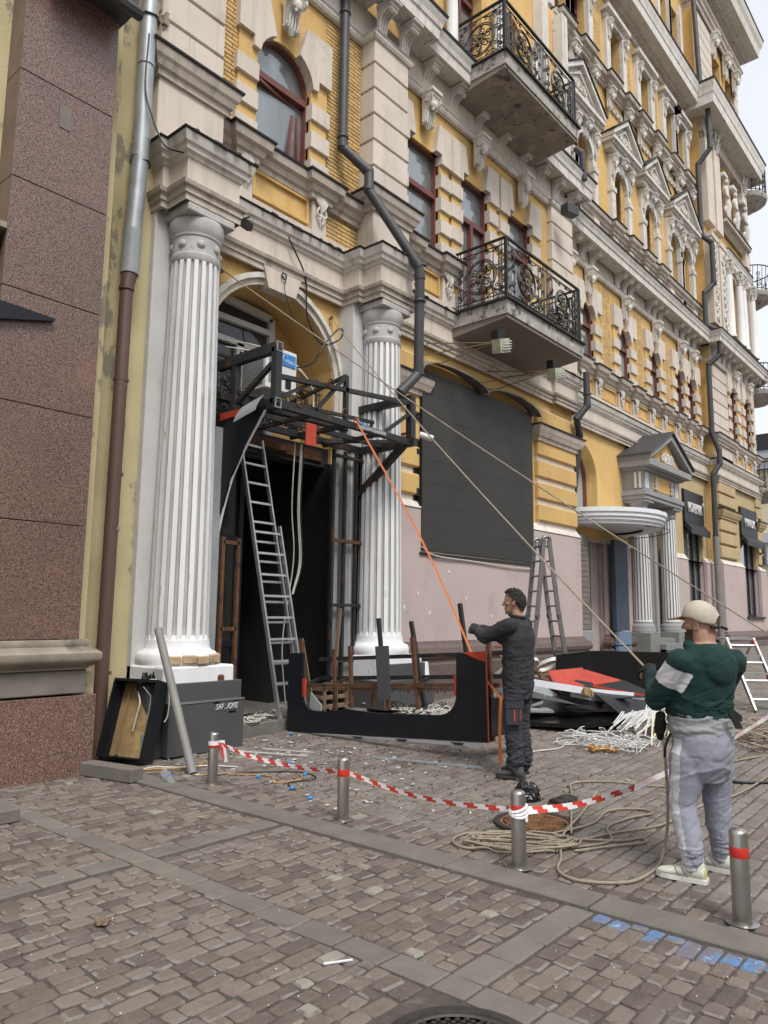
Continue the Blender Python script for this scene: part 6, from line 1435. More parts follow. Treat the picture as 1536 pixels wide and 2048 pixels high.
pan('scrap_board', [(9.5,4.1,.34),(10.9,3.9,.40),(11.0,4.7,.66),(9.9,4.75,.62)], .02, 'blackpanel', 'black panel with a white edge sloping at the right of the pile')
tag(MB().bar((9.45,4.08,.34),(10.95,3.87,.40),.012,.05).build('white_edge_strip', K['white_sheet']), 'white strip along the sloping black panel', 'strip')
tag(MB().bar((9.95,4.7,.66),(10.98,3.95,.43),.03,.03).build('red_edging', K['redpaint']), 'long thin red edging on the sloping black panel', 'strip')
t = thing('red_tray', (10.7, 5.2, .6), 'bright red folded sheet-metal tray on top of the pile', 'scrap panel')
MB().prism([(10.0,5.15,.57),(11.35,4.85,.62),(11.0,5.3,.78),(10.3,5.5,.77)], (0,0,.02)).build('tray_base', K['redpaint'], t)
MB().prism([(9.9,5.2,.57),(10.7,5.1,.58),(10.8,5.25,.84),(10.0,5.4,.82)], (.0,.02,0)).build('tray_side', K['redpaint'], t)
MB().prism([(9.85,5.1,.53),(10.05,5.3,.5),(9.95,5.5,.82),(9.7,5.35,.66)], (.02,.02,0)).build('tray_end', K['rust'], t)
for i, (a, b, l_) in enumerate((((8.95,5.6,.45),(10.2,5.9,.95),'long brown steel angle sticking up from the pile'), ((8.75,5.2,.34),(9.7,5.75,.55),'red and grey rail at the left end of the pile'))): tag(MB().bar(a, b, .10, .05).build('steel_rail', K['rust' if i == 0 else 'redpaint']), l_, 'rail')
def curve_strip(P_, w_, th, k, label, up=(0,0,1)):
    m = MB(); Q = catmull(P_, 5)
    for a, b in zip(Q[:-1], Q[1:]): m.bar(a, b, th, w_, up=up)
    return tag(m.build('curved_strip', K[k]), label, 'scrap strip')
curve_strip([(9.2,5.45,.74),(9.5,5.0,.66),(9.9,4.6,.58),(10.4,4.3,.52)], .09, .02, 'white_sheet', 'long pale grey curved strip across the front of the pile')
curve_strip([(9.7,4.9,.55),(10.0,4.5,.48),(10.5,4.1,.46)], .07, .02, 'grey_sheet', 'shorter grey curved strip under the pale one')
pan('grey_sheet', [(8.9,5.3,.56),(9.6,4.75,.42),(9.9,5.0,.40),(9.2,5.6,.66)], .012, 'grey_panel', 'bent dark grey sheet under the curved strip')
pan('grey_sheet', [(8.6,5.5,.36),(9.2,4.9,.34),(9.35,5.1,.36),(8.75,5.75,.40)], .03, 'grey_sheet', 'dull grey channel at the left of the pile')
pan('glass_sheet', [(10.6,6.2,.3),(11.3,5.9,.32),(11.4,6.1,.52),(10.7,6.4,.5)], .02, 'grey_sheet', 'greyish sheet behind the worker by the ladder foot')
fo = MB(); random.seed(44)
for i in range(14): fo.obox((9.42+random.gauss(0,.05), 4.52+random.gauss(0,.05), .60+random.gauss(0,.06)), (random.random(),random.random(),.3), (random.random(),-1,.2), (.2,.3,1), random.uniform(.02,.06), random.uniform(.02,.05), random.uniform(.02,.07))
crumple('foam_lump', (9.42,4.52,.60), (.07,.07,.10), 'osb', 'lump of yellow-brown mounting foam on the curved strip', 'foam', 5, 4)
0 and tag(fo.build('foam_lump', K['osb']), 'lump of yellow-brown mounting foam on the curved strip', 'foam')
random.seed(6); stx = MB()
for i in range(56):
    x = 9.3+random.random()*1.0; y = 3.62+random.gauss(0,.10)-(x-9)*.10; a = random.gauss(0,.10); L_ = random.uniform(.35,.75)
    p = Vector((x, y+.25, gz(x)+.22+random.random()*.04)); d = Vector((-.80+a, -.05+random.gauss(0,.12), -.2)).normalized(); stx.bar(p, p+d*L_, .016, .005)
tag(stx.build('led_strips', K['letters']), 'bundle of flat white light strips spilling from under the pile', 'light strips')
stx = MB()
for i in range(22):
    p = Vector((10.0+random.gauss(0,.2), 3.62+random.gauss(0,.06), gz(10)+.2+random.random()*.04)); d = Vector((-.75+random.gauss(0,.12), -.25+random.gauss(0,.12), -.22)).normalized(); stx.bar(p, p+d*random.uniform(.5,.9), .02, .007)
tag(stx.build('led_strips', mat('cream strips', (.60,.56,.40), .6, .1, 9)), 'bundle of cream coloured strips to the right of the white ones', 'light strips')
tangle('strip_tangle', (8.55, 3.85, gz(8.5)+.01), .42, .5, .11, 55, .0050, 'letters', 'tangle of thin white strips and wire in front of the pile', 'light strips', 51, ln=7, seg=4)
tangle('strip_tangle', (8.15, 3.75, gz(8.1)+.01), .2, .15, .04, 8, .012, 'cable_o', 'orange and red shreds beside the white tangle', 'shreds', 52, seg=4)
rope('wire', gp([(7.2,4.2),(7.6,4.35),(8.0,4.2),(8.4,4.3)], .01), .009, 'cable_w', 'white wire on the paving to the left of the pile', 'wire')
t = thing('channel_letters', (11.6, 6.6, .3), 'white plastic channel letters lying on a box behind the worker', 'sign letters')
MB().box(11.2,6.3,.28,12.0,6.9,.62,.01).xf(Matrix.Identity(4)).build('box', K['osb'], t)
m_ = Matrix.Translation((11.55,6.5,.74))@Matrix.Rotation(R(-20),4,'Z')@Matrix.Rotation(R(-28),4,'X')
rr_ = MB()
for cx in (-.22,.30):
    n = 24
    for i in range(n):
        a, b = 2*math.pi*i/n, 2*math.pi*(i+1)/n
        f_ = lambda q, r_: (cx+.24*r_*math.cos(q), .30*r_*math.sin(q), 0)
        rr_.prism([f_(a,1), f_(b,1), f_(b,.6), f_(a,.6)], (0,0,.06))
rr_.box(-.62,-.3,0,-.50,.3,.06); rr_.xf(m_); rr_.build('letter', K['letters'], t)
ss = MB()
for i in range(9): ss.bar((11.5+i*.13,7.0+.02*i,.86),(11.35+i*.13,7.2,.99),.03,.01)
tag(ss.build('slat_bundle', K['letters']), 'row of thin white slats on the letters behind the worker', 'slats')
tag(MB().tube([(11.3,6.7,.80),(11.9,6.9,.82)], .045, 10).build('red_tube', K['redpaint']), 'red and white tube on top of the channel letters', 'tube')
random.seed(61)
for i in range(16):
    x, y = random.uniform(8.9,11.0), random.uniform(4.2,5.7); a = random.random()*6.28; w_, h_ = random.uniform(.15,.45), random.uniform(.04,.14); z = gz(x)+.16+random.random()*.36
    kk, cn = random.choice((('blackpanel','black'),('glossblack','shiny black'),('grey_sheet','pale grey'),('grey_panel','dark grey'),('rust','rusty')))
    ti = random.gauss(0,.22); tag(MB().obox((x,y,z), (math.cos(a), math.sin(a), ti), (-math.sin(a), math.cos(a), random.gauss(0,.3)), (0,0,1), w_, h_, .008).build('scrap_strip', K[kk]), ('long ' if w_ > .3 else 'short ')+cn+(' sheet strip tilted up ' if abs(ti) > .15 else ' sheet strip lying nearly flat ')+('near the white light strips' if y < 4.6 else 'by the folded black panel' if y > 5.3 else 'in the middle of the pile')+(', left part' if x < 9.6 else ', right part' if x > 10.4 else ', centre'), 'scrap strip')['group'] = 'loose strips in the scrap pile'
# ============================================================ LITTER
random.seed(77)
def litter(name, k, n, xr, yr, smin, smax, label, cat, th=.006):
    m = MB()
    for i in range(n):
        x, y = random.uniform(*xr), random.uniform(*yr); s_ = random.uniform(smin, smax); a = random.random()*6.28
        m.obox((x, y, gz(x)+.008), (math.cos(a), math.sin(a), random.uniform(-.15,.15)), (-math.sin(a), math.cos(a), random.uniform(-.1,.1)), (0,0,1), s_, s_*random.uniform(.35,.7), th/2)
    return tag(m.build(name, K[k]), label, cat)
wc = MB()
for i in range(90):
    x, y = random.uniform(4.65,6.8), random.uniform(4.4,7.5); s_ = random.uniform(.010,.028); a = random.random()*6.28
    wc.obox((x, y, gz(x)+.008), (math.cos(a), math.sin(a), .05), (-math.sin(a), math.cos(a), .05), (0,0,1), s_, s_*random.uniform(.4,.8), .003)
tag(wc.build('litter', K['letters']), 'white plastic chips scattered over the paving in front of the black panel', 'litter')['kind'] = 'stuff'
for i, (x, y) in enumerate(((6.75,7.35),(5.6,6.1),(5.35,5.6),(4.9,5.3),(5.0,5.9),(5.55,5.25),(4.75,4.9))):
    tag(MB().obox((x, y, gz(x)+.015), (1,.5,.1), (-.5,1,.2), (0,-.2,1), .024, .016, .006).build('blue_scrap', K['blue_chip']), 'scrap of bright blue plastic '+('by the foot of the black panel on the left','between white rods left of the panel','beyond the tape near the first bollard','close to the tape between two bollards','near the curled orange wire','in the middle of the littered paving','just behind the kerb near the first bollard')[i], 'plastic scrap')['group'] = 'blue plastic scraps'
o = litter('rubble', 'dirt', 320, (4.9,7.3), (3.2,7.2), .003, .014, 'dark crumbs and shreds of rubble strewn over the paving', 'rubble', .012); o['kind'] = 'stuff'
o = litter('rubble', 'chip', 90, (5.0,9.0), (2.6,7.4), .004, .012, 'pale crumbs strewn over the paving', 'rubble', .008); o['kind'] = 'stuff'
o = litter('rubble', 'chip', 120, (6.1,9.6), (7.75,8.5), .006, .03, 'plaster crumbs on the entrance step', 'rubble'); o.location.z = .14; o['kind'] = 'stuff'
tag(MB().bar((6.35,5.6,.06),(6.65,4.35,.07),.03,.02).build('metal_strip', K['grey_sheet']), 'thin metal strip lying in front of the black panel', 'strip')
for i, (a, b) in enumerate((((5.6,7.0),(5.95,6.2)), ((5.9,6.9),(6.15,6.3)))): tag(MB().bar((a[0],a[1],.05),(b[0],b[1],.05),.012,.01).build('white_rod', K['letters']), ('longer','shorter')[i]+' thin white rod on the paving left of the panel', 'rod')
tag(MB().bar((2.63,2.60,.006),(2.75,2.53,.006),.010,.006).build('white_stick', K['white_sheet']), 'short bluish white stick on the brown paving in the foreground', 'stick')
lf = MB(); lf.quad((3.70,5.12,.012),(3.73,5.06,.02),(3.79,5.0,.035),(3.76,5.07,.02)); tag(lf.build('dry_leaf', K['leaf'], recalc=False), 'yellow leaf lying on the brown paving left of centre', 'leaf')
crumple('crumpled_leaf', (2.18,3.77,.016), (.035,.032,.025), 'wood', 'crumpled brown ball of dead leaf on the brown paving', 'dead leaf', 3)
crumple('plastic_bag', (5.92,3.42,.08), (.09,.10,.14), 'bag', 'crumpled black plastic bag on the paving behind the third bollard', 'bag', 9, 4)
crumple('plastic_bag', (6.05,3.15,.05), (.16,.09,.035), 'bag', 'flat end of black plastic sheet beside the crumpled bag', 'bag', 19, 4)
rope('orange_wire', gp([(4.62,6.4),(4.9,6.2),(5.1,5.85),(4.95,5.6),(5.2,5.5),(5.35,5.7)], .008), .007, 'cable_o', 'orange wire curled on the paving by the first bollard', 'wire')
rope('black_wire', gp([(4.7,6.3),(5.1,6.1),(5.4,5.7),(5.3,5.4),(5.05,5.5),(4.9,5.3)], .008), .006, 'cable_b', 'thin black wire curled on the paving by the first bollard', 'wire')
rope('yellow_wire', gp([(4.42,7.0),(4.6,6.9),(4.85,6.75),(5.1,6.9)], .01), .008, 'cable_o', 'yellow wire in front of the grey box', 'wire')
rope('white_wire', gp([(4.35,7.0),(4.55,7.05),(4.75,6.85),(5.0,6.7),(5.15,6.4)], .01), .008, 'cable_w', 'white wire in front of the grey box', 'wire')
# ============================================================ FAR BUILDING AT THE END OF THE STREET
fb = thing('distant_building', (62, 14, .5), 'pale yellow building with blue grey mouldings far down the street', 'building')
m = MB().box(60,6,.4,75,40,13.2); m.build('wall', K['far'], fb)
m = MB()
for z, h, d in ((12.6,.9,.6),(13.4,.6,.9),(7.2,.7,.4),(5.6,.35,.3),(2.6,.3,.3)): m.box(60-d, 6-d, z, 75, 40, z+h)
m.build('moulding', K['far2'], fb)
for i in range(8):
    for z, h in ((9.0,2.6),(3.2,1.9)):
        f = MB(); f.box(59.9,8+i*3.4,z,60.05,9.4+i*3.4,z+h).build('window', K['far2'], fb) if False else None
        f = MB(); y0_ = 8+i*3.4; f.box(59.86,y0_-.2,z-.2,60.02,y0_,z+h+.2).box(59.86,y0_+1.3,z-.2,60.02,y0_+1.5,z+h+.2).box(59.86,y0_,z+h,60.02,y0_+1.3,z+h+.2); wo_ = f.build('window', K['far2'], fb); MB().quad((59.9,y0_,z),(59.9,y0_+1.3,z),(59.9,y0_+1.3,z+h),(59.9,y0_,z+h)).build('pane', K['pane_dk'], wo_)
MB().prism([(59,5,14),(75,5,14),(75,40,14),(59,40,14)], (0,0,1.2)).build('roof', K['cap'], fb)

# ============================================================ THE OTHER SIDE OF THE STREET (seen only in the window panes)
ob = thing('street_building', (10, -24, 0), 'plain pale building on the far side of the street, mirrored in the panes', 'building')
m = MB()
for x0, x1, h in ((-30,-8,12.5),(-8,6,15.5),(6,20,13.5),(20,34,16.5),(34,60,14)): m.box(x0+.01,-36,-1,x1,-24,h)
m.build('wall', K['far'], ob)
wm = MB().box(-.7,0,-1.1,.7,.03,1.1).mesh('window', K['pane_dk'])
for i in range(24):
    for j in range(4): inst('window', wm, (-26+i*3.4, -23.99, 2.6+j*3.1), ob)
# ============================================================ PEOPLE
K['skin'] = mat('skin', (.36, .20, .14), .55, .08, 14, obj=True, spots=(((.45,.20,.14), 9, .6, .8),))
K['hair'] = mat('dark hair', (.016, .012, .010), .7, .3, 60, obj=True, bump=.8, bs=160)
K['beard'] = mat('dark beard', (.055, .036, .027), .85, .3, 60, obj=True, bump=.8, bs=180)
K['jacket'] = mat('charcoal work jacket', (.024, .025, .029), .9, .16, 6, obj=True, bump=.35, bs=220, spots=(((.060,.058,.058), 3.0, .58, .8),))
K['trouser1'] = mat('charcoal work trousers', (.034, .033, .043), .9, .14, 6, obj=True, bump=.3, bs=220, spots=(((.065,.062,.068), 3.4, .6, .8),))
K['orange'] = mat('orange zip', (.55, .08, .02), .5, .05, 9, obj=True)
K['shoe_d'] = mat('grey work shoe', (.06, .058, .056), .75, .15, 18, obj=True, bump=.3)
K['sole_d'] = mat('dark sole', (.035,.035,.034), .8, .1, 9, obj=True)
K['hoodie'] = mat('dark green sweatshirt', (.005, .031, .029), .95, .12, 5, obj=True, bump=.4, bs=260, spots=(((.013,.055,.049), 2.4, .60, .8), ((.06,.09,.085), 5.2, .715, .76)))
K['hoodie_w'] = mat('white sleeve insert', (.62,.62,.64), .95, .08, 9, obj=True, bump=.3, bs=200)
K['tee'] = mat('grey tee shirt', (.27,.275,.28), .95, .1, 7, obj=True, bump=.3, bs=200)
K['jog'] = mat('blue grey joggers', (.27, .278, .335), .95, .07, 5, obj=True, bump=.35, bs=240, spots=(((.19,.18,.20), 3.0, .6, .85),))
K['jog_w'] = mat('pale side stripe', (.52,.53,.58), .95, .05, 9, obj=True)
K['glove'] = mat('black work glove', (.012,.012,.013), .9, .2, 20, obj=True)
K['capbeige'] = mat('beige cap', (.46,.405,.335), .95, .1, 9, obj=True, bump=.4, bs=200, spots=(((.36,.31,.25), 8, .6, .8),))
K['capbrown'] = mat('brown cap peak', (.16,.085,.045), .9, .1, 9, obj=True)
K['trainer'] = mat('pale running shoe', (.55,.54,.47), .8, .12, 26, obj=True, bump=.3, spots=(((.40,.40,.33), 18, .55, .65),))
K['trainer_y'] = mat('yellow shoe trim', (.48,.45,.20), .7, .1, 20, obj=True)
K['sole_w'] = mat('white sole', (.60,.60,.57), .7, .1, 12, obj=True)
K['silver'] = mat('silver stripe', (.22,.22,.23), .5, .1, 20, obj=True)

def capsule(mb, p0, p1, r0, r1, n=14):
    p0, p1 = Vector(p0), Vector(p1); d = p1-p0
    if d.length < 1e-5: d = Vector((0,0,1e-4))
    u = d.normalized(); P_ = []; r_ = []
    for k in range(5): a = R(90-k*22.5); P_.append(p0-u*r0*math.sin(a)); r_.append(max(1e-4, r0*math.cos(a)))
    for k in range(5): a = R(k*22.5); P_.append(p0.lerp(p1, 1)+u*r1*math.sin(a)); r_.append(max(1e-4, r1*math.cos(a)))
    mb.tube(P_, r_, n); return mb
def loft(mb, rings, n=24):
    base = len(mb.v); m = len(rings)
    for c, a1, a2 in rings:
        for k in range(n):
            t = 2*math.pi*k/n; mb.v.append(tuple(Vector(c)+Vector(a1)*math.cos(t)+Vector(a2)*math.sin(t)))
    for i in range(m-1):
        for k in range(n): k2 = (k+1) % n; mb.f.append((base+i*n+k, base+i*n+k2, base+(i+1)*n+k2, base+(i+1)*n+k)); mb.m.append(0)
    mb.f.append(tuple(base+k for k in range(n-1,-1,-1))); mb.f.append(tuple(base+(m-1)*n+k for k in range(n))); mb.m += [0,0]; return mb
def remesh(mb, voxel, sm=6):
    bm = bmesh.new(); me = bpy.data.meshes.new('tmp'); me.from_pydata(mb.v, [], mb.f); bm.from_mesh(me); bmesh.ops.recalc_face_normals(bm, faces=bm.faces); bm.to_mesh(me); bm.free()
    o = bpy.data.objects.new('tmp', me); COL.objects.link(o)
    a = o.modifiers.new('r', 'REMESH'); a.mode = 'VOXEL'; a.voxel_size = voxel
    if sm: b = o.modifiers.new('s', 'SMOOTH'); b.iterations = sm; b.factor = .5
    dg = bpy.context.evaluated_depsgraph_get(); ev = bpy.data.meshes.new_from_object(o.evaluated_get(dg))
    bpy.data.objects.remove(o); bpy.data.meshes.remove(me); return ev
def finish(me, name, mats, parent, fold=None, pick=None, loc=None):
    """fold(co) -> displacement along the normal; pick(co) -> material slot"""
    me.materials.clear()
    for m in mats: me.materials.append(K[m])
    if fold:
        ns = [v.normal.copy() for v in me.vertices]
        for v, n in zip(me.vertices, ns): v.co += n*fold(v.co)
    if pick:
        for p in me.polygons: p.material_index = pick(p.center)
    o0 = Vector(loc) if loc is not None else Vector(parent.location)
    for v in me.vertices: v.co -= o0
    me.polygons.foreach_set('use_smooth', [True]*len(me.polygons)); me.update(); me.name = name
    o = bpy.data.objects.new(name, me); COL.objects.link(o)
    if parent is not None: o.parent = parent
    else: o.location = o0
    return o
def wrinkle(p, fx, fz, amp, seed=0):
    q = Vector((p.x*fx+seed, p.y*fx, p.z*fz)); w_ = noise.noise(q)*.6; q2 = Vector((p.x*fx*1.9, p.y*fx*1.9+seed, p.z*fz*1.7+p.x*9)); w_ += (1-abs(noise.noise(q2))*2.2)*.5-.25
    r1 = 1-min(1, abs(noise.noise(Vector((p.x*fx*.9+p.z*5+seed, p.y*fx*.9, p.z*fz*.8-p.x*4))))*3.2)
    r2 = 1-min(1, abs(noise.noise(Vector((p.x*fx*1.5-p.z*7, p.y*fx*1.5+seed*2, p.z*fz*1.1+p.y*6))))*4)
    return amp*(w_*.7 + .75*r1*r1*r1 - .5*r2*r2*r2)
def make_hand(mb, wrist, d, palm_n, side, curl, s=1.0):
    """palm and five separate curled fingers; d = wrist to knuckles, palm_n = out of the palm, side = towards the little finger"""
    d, pn, sd_ = Vector(d).normalized(), Vector(palm_n).normalized(), Vector(side).normalized(); w_ = Vector(wrist)
    for k in (-.025, -.008, .010, .026): capsule(mb, w_+d*.015*s+sd_*k*.7*s, w_+d*.085*s+sd_*k*s, .016*s, .0145*s, 10)
    for k, ln in ((-.027,.92), (-.009,1.0), (.010,.95), (.027,.78)):
        p = w_+d*.088*s+sd_*k*1.05*s; a = curl*.5; lens = (.042*ln, .026*ln, .02*ln)
        for j, l_ in enumerate(lens):
            dd = (d*math.cos(a)+pn*math.sin(a)).normalized(); q = p+dd*l_*s; capsule(mb, p, q, (.0098-.0008*j)*s, (.0092-.0009*j)*s, 9); p = q; a += curl*.75
    p = w_+d*.03*s-sd_*.03*s; a = .35
    for l_ in (.04, .03, .024):
        dd = (d*math.cos(a)*.75 - sd_*.55*math.cos(a) + pn*math.sin(a)*1.0).normalized(); q = p+dd*l_*s; capsule(mb, p, q, .0125*s, .0105*s, 9); p = q; a += .45
def make_head(mb, c, fw, up, s=1.0, jaw=1.0):
    fw, up = Vector(fw).normalized(), Vector(up).normalized(); sd_ = fw.cross(up).normalized(); c = Vector(c)
    def pt(f, l, z): return c+fw*f*s+sd_*l*s+up*z*s
    loft(mb, [(pt(-.010,0,z), sd_*a*s, fw*b*s) for z, a, b in ((-.10,.045,.062),(-.06,.062,.082),(-.01,.073,.094),(.04,.077,.100),(.08,.070,.090),(.11,.048,.062),(.124,.015,.02))], 20)
    loft(mb, [(pt(f,0,z), sd_*a*s, fw*b*s) for z, a, b, f in ((-.125,.022,.022,.062),(-.115,.034,.034,.052*jaw),(-.09,.050,.048,.040),(-.05,.058,.055,.030),(.0,.062,.055,.030),(.04,.060,.05,.035))], 18)
    capsule(mb, pt(.088,0,.012), pt(.108,0,-.028), .010*s, .015*s); capsule(mb, pt(.094,-.013,-.03), pt(.094,.013,-.03), .010*s, .010*s)
    for l in (-1, 1):
        capsule(mb, pt(.080,l*.018,.028), pt(.066,l*.045,.026), .012*s, .012*s); capsule(mb, pt(.062,l*.042,-.015), pt(.04,l*.052,-.02), .018*s, .016*s)
        for k in range(7): a = k*.55-1.6; capsule(mb, pt(-.008-.018*math.cos(a), l*(.080+.006*abs(math.cos(a))), .0+.030*math.sin(a)), pt(-.008-.018*math.cos(a+.5), l*.083, .0+.030*math.sin(a+.5)), .007*s, .007*s, 8)
        capsule(mb, pt(.0,l*.076,-.03), pt(-.002,l*.078,.02), .008*s, .009*s, 8)
    capsule(mb, pt(.086,-.02,-.062), pt(.086,.02,-.062), .009*s, .009*s); capsule(mb, pt(.083,-.018,-.075), pt(.083,.018,-.075), .010*s, .010*s)
    return pt
def eyes(pt, parent, s=1.0):
    e = MB()
    for l in (-1, 1):
        c = pt(.078, l*.031, .013); e.lathe([(.0,-.011),(.007,-.008),(.011,0),(.007,.008),(0,.011)], c.x, c.y, 10, c.z, caps=False)
    e.build('eyes', K['letters'], parent, 60)
def shoe(parent, T, heel, toe_dir, L_, W_, mats, parts=True):
    """sole, upper, tongue"""
    h = Vector(heel); d = Vector(toe_dir).normalized(); s_ = Vector((d.y, -d.x, 0)); up = Vector((0,0,1))
    prof = [(0,.72),(.05,.9),(.25,.88),(.5,.82),(.72,1.0),(.88,.86),(.97,.5),(1.0,.22)]
    out = [h+d*L_*a+s_*W_*.5*b for a, b in prof]+[h+d*L_*a-s_*W_*.5*b*(.92) for a, b in reversed(prof)]
    MB().prism([p+up*.002 for p in out], up*.026).build('shoe_sole', K[mats[1]], parent)
    m = MB(); loft(m, [(h+d*L_*a+up*zc, s_*W_*.46*b, up*hh) for a, b, zc, hh in ((.02,.5,.05,.03),(.06,.85,.055,.045),(.22,.9,.06,.052),(.38,.86,.06,.045),(.55,.9,.05,.034),(.75,1.02,.042,.026),(.9,.85,.036,.020),(.985,.4,.03,.012))], 18)
    loft(m, [(h+d*L_*.20+up*z, d*L_*r1, s_*W_*r2) for z, r1, r2 in ((.05,.18,.40),(.09,.165,.36),(.115,.15,.33))], 16)
    me = remesh(m, .006, 6)
    o = finish(me, 'shoe_upper', [mats[0]] + ([mats[2], mats[3]] if len(mats) > 2 else []), parent, None, (lambda p: 1 if (Vector(p)-h).dot(d) < L_*.05 else (2 if (abs(((Vector(p)-h).dot(d)/L_*14-(p.z-h.z)*30) % 2) < .55 and .28 < (Vector(p)-h).dot(d)/L_ < .62 and (p.z-h.z) < .085) else 0)) if len(mats) > 2 else None)
    lc = MB()
    for k in range(4): c = h+d*L_*(.42+.06*k)+up*(.112-.011*k); lc.tube([c-s_*.022, c+up*.004, c+s_*.022], .004, 5)
    lc.build('laces', K[mats[1] if len(mats) > 2 else 'sole_d'], parent)

# ---------------- man in charcoal work clothes, hands on the post
b1 = Vector((6.60, 3.90, gz(6.6)+.002)); F1 = Vector((-.15, .989, 0)); R1 = Vector((F1.y, -F1.x, 0)); Z = Vector((0,0,1))
T1 = lambda u, v, z: b1+R1*u+F1*v+Z*z
lw, rw = T1(.04,.50,1.43), T1(.18,.48,1.42)
le, re_ = T1(-.19,.27,1.335), T1(.27,.24,1.30); ls, rs = T1(-.195,.0,1.455), T1(.195,.0,1.455)
m = MB()
loft(m, [(T1(0,v,z), R1*a, F1*b) for z, a, b, v in ((.84,.15,.10,0),(.95,.165,.115,0),(1.05,.15,.105,.01),(1.2,.165,.11,.01),(1.35,.18,.115,.0),(1.46,.15,.085,-.01),(1.51,.07,.06,0))])
for s_ in (-1, 1): capsule(m, T1(s_*.09,0,.90), T1(s_*.095,.02,.50), .085, .055); capsule(m, T1(s_*.095,.02,.50), T1(s_*.10,-.02,.09), .053, .036); capsule(m, T1(s_*.105,.03,.055), T1(s_*.11,.10,.045), .033, .025)
for sh_, el, wr in ((ls, le, lw), (rs, re_, rw)): capsule(m, sh_, el, .05, .042); capsule(m, el, wr, .042, .028)
capsule(m, T1(0,-.01,1.48), T1(0,.01,1.60), .058, .055)
pt1 = make_head(m, T1(0,.035,1.685), F1*1.0+R1*-.25+Z*.06, Z)
make_hand(m, lw, F1*.55+R1*.8+Z*-.1, Z*-1, F1*.8-R1*.55, 1.0); make_hand(m, rw, F1*.8-R1*.5+Z*.05, Z*-1, -F1*.4-R1*.8, 1.0)
man1 = finish(remesh(m, .0065, 4), 'person', ['skin'], None, loc=b1)
tag(man1, 'man in charcoal work jacket and cargo trousers holding the upright of the black panel', 'person')
eyes(pt1, man1)
m = MB()                                                # jacket
loft(m, [(T1(0,v,z), R1*a, F1*b) for z, a, b, v in ((.845,.195,.145,0),(.93,.197,.148,0),(1.05,.195,.145,.0),(1.2,.205,.145,-.01),(1.34,.215,.145,-.02),(1.45,.185,.115,-.02),(1.505,.10,.08,-.01),(1.545,.072,.07,.0))])
for sh_, el, wr in ((ls, le, lw), (rs, re_, rw)):
    capsule(m, sh_, el, .080, .068); w2 = el.lerp(wr, .90); capsule(m, el, w2, .066, .050)
finish(remesh(m, .009, 7), 'work_jacket', ['jacket'], man1, lambda p: wrinkle(p, 9, 15, .013 if (p-b1).z < 1.15 or (p-b1).dot(F1) > .1 else .008))
cl = MB().tube([T1(.078*math.cos(a*.5), .078*math.sin(a*.5)-.005, 1.545+.012*math.sin(a*.5)) for a in range(13)], .016, 6, closed=False); cl.build('collar', K['jacket'], man1, 60)
bd = MB().obox(T1(-.225,.03,1.475), R1*.3+Z*1, F1, R1*1-Z*.3, .018, .03, .006); bd.build('shoulder_badge', K['osb'], man1)
m = MB().obox(T1(-.175,.135,1.24), F1, R1, Z, .035, .006, .007); m.build('red_piping', K['redpaint'], man1)
m = MB()                                                # trousers
loft(m, [(T1(0,v,z), R1*a, F1*b) for z, a, b, v in ((.74,.16,.12,0),(.82,.185,.14,0),(.93,.18,.138,0),(.98,.172,.13,0))])
for s_ in (-1, 1):
    capsule(m, T1(s_*.095,0,.86), T1(s_*.10,.02,.50), .108, .088); capsule(m, T1(s_*.10,.02,.50), T1(s_*.105,-.01,.15), .086, .078); capsule(m, T1(s_*.105,-.01,.15), T1(s_*.11,.01,.09), .080, .074)
finish(remesh(m, .009, 7), 'work_trousers', ['trouser1'], man1, lambda p: wrinkle(p, 7, 17, .022 if (p-b1).z < .34 else .012, 3))
pn_ = (R1*-.92-F1*.38).normalized(); pt_ = Z.cross(pn_); pc_ = T1(-.105,-.0,.62)+pn_*.108
pk_ = MB().obox(pc_, pt_, pn_, Z, .078, .010, .105); pk_.obox(pc_+pn_*.008+Z*.08, pt_, pn_, Z, .082, .008, .03); pk_.build('cargo_pocket', K['trouser1'], man1)
zp = MB().obox(pc_+pn_*.012+Z*-.02, pt_, pn_, Z, .005, .003, .055); zp.obox(pc_+pn_*.011+pt_*.06+Z*-.01, pt_, pn_, Z, .0025, .002, .05); zp.build('orange_zip', K['orange'], man1)
for s_, dv in ((-1, .0), (1, .06)): shoe(man1, T1, T1(s_*.115,-.10+dv,0), F1*1-R1*.1*s_*-1, .285, .105, ('shoe_d', 'sole_d'))
hb = MB(); fw1 = (F1*1.0+R1*-.25).normalized()
hc = pt1(-.012,0,.035)
m = MB(); bm = bmesh.new(); bmesh.ops.create_uvsphere(bm, u_segments=40, v_segments=28, radius=1)
sd1 = fw1.cross(Z).normalized()
vs_ = []
for v in bm.verts:
    f_, l_, z_ = v.co.x, v.co.y, v.co.z; n_ = 1+.05*noise.noise(v.co*5)+.06*noise.noise(Vector((v.co.x*14, v.co.y*14, v.co.z*5)))
    lim = -.10+ (.75*(f_+.2) if f_ > -.1 else -.85*min(1, -f_*1.3))
    zz = max(z_, lim); sc_ = .93 if z_ < lim else 1
    v.co = pt1(-.014+f_*.113*n_*sc_, l_*.089*n_*sc_, .020+zz*.118*n_)
me = bpy.data.meshes.new('hair'); bm.to_mesh(me); bm.free(); finish(me, 'hair', ['hair'], man1)
tu = MB(); rh_ = random.Random(5)
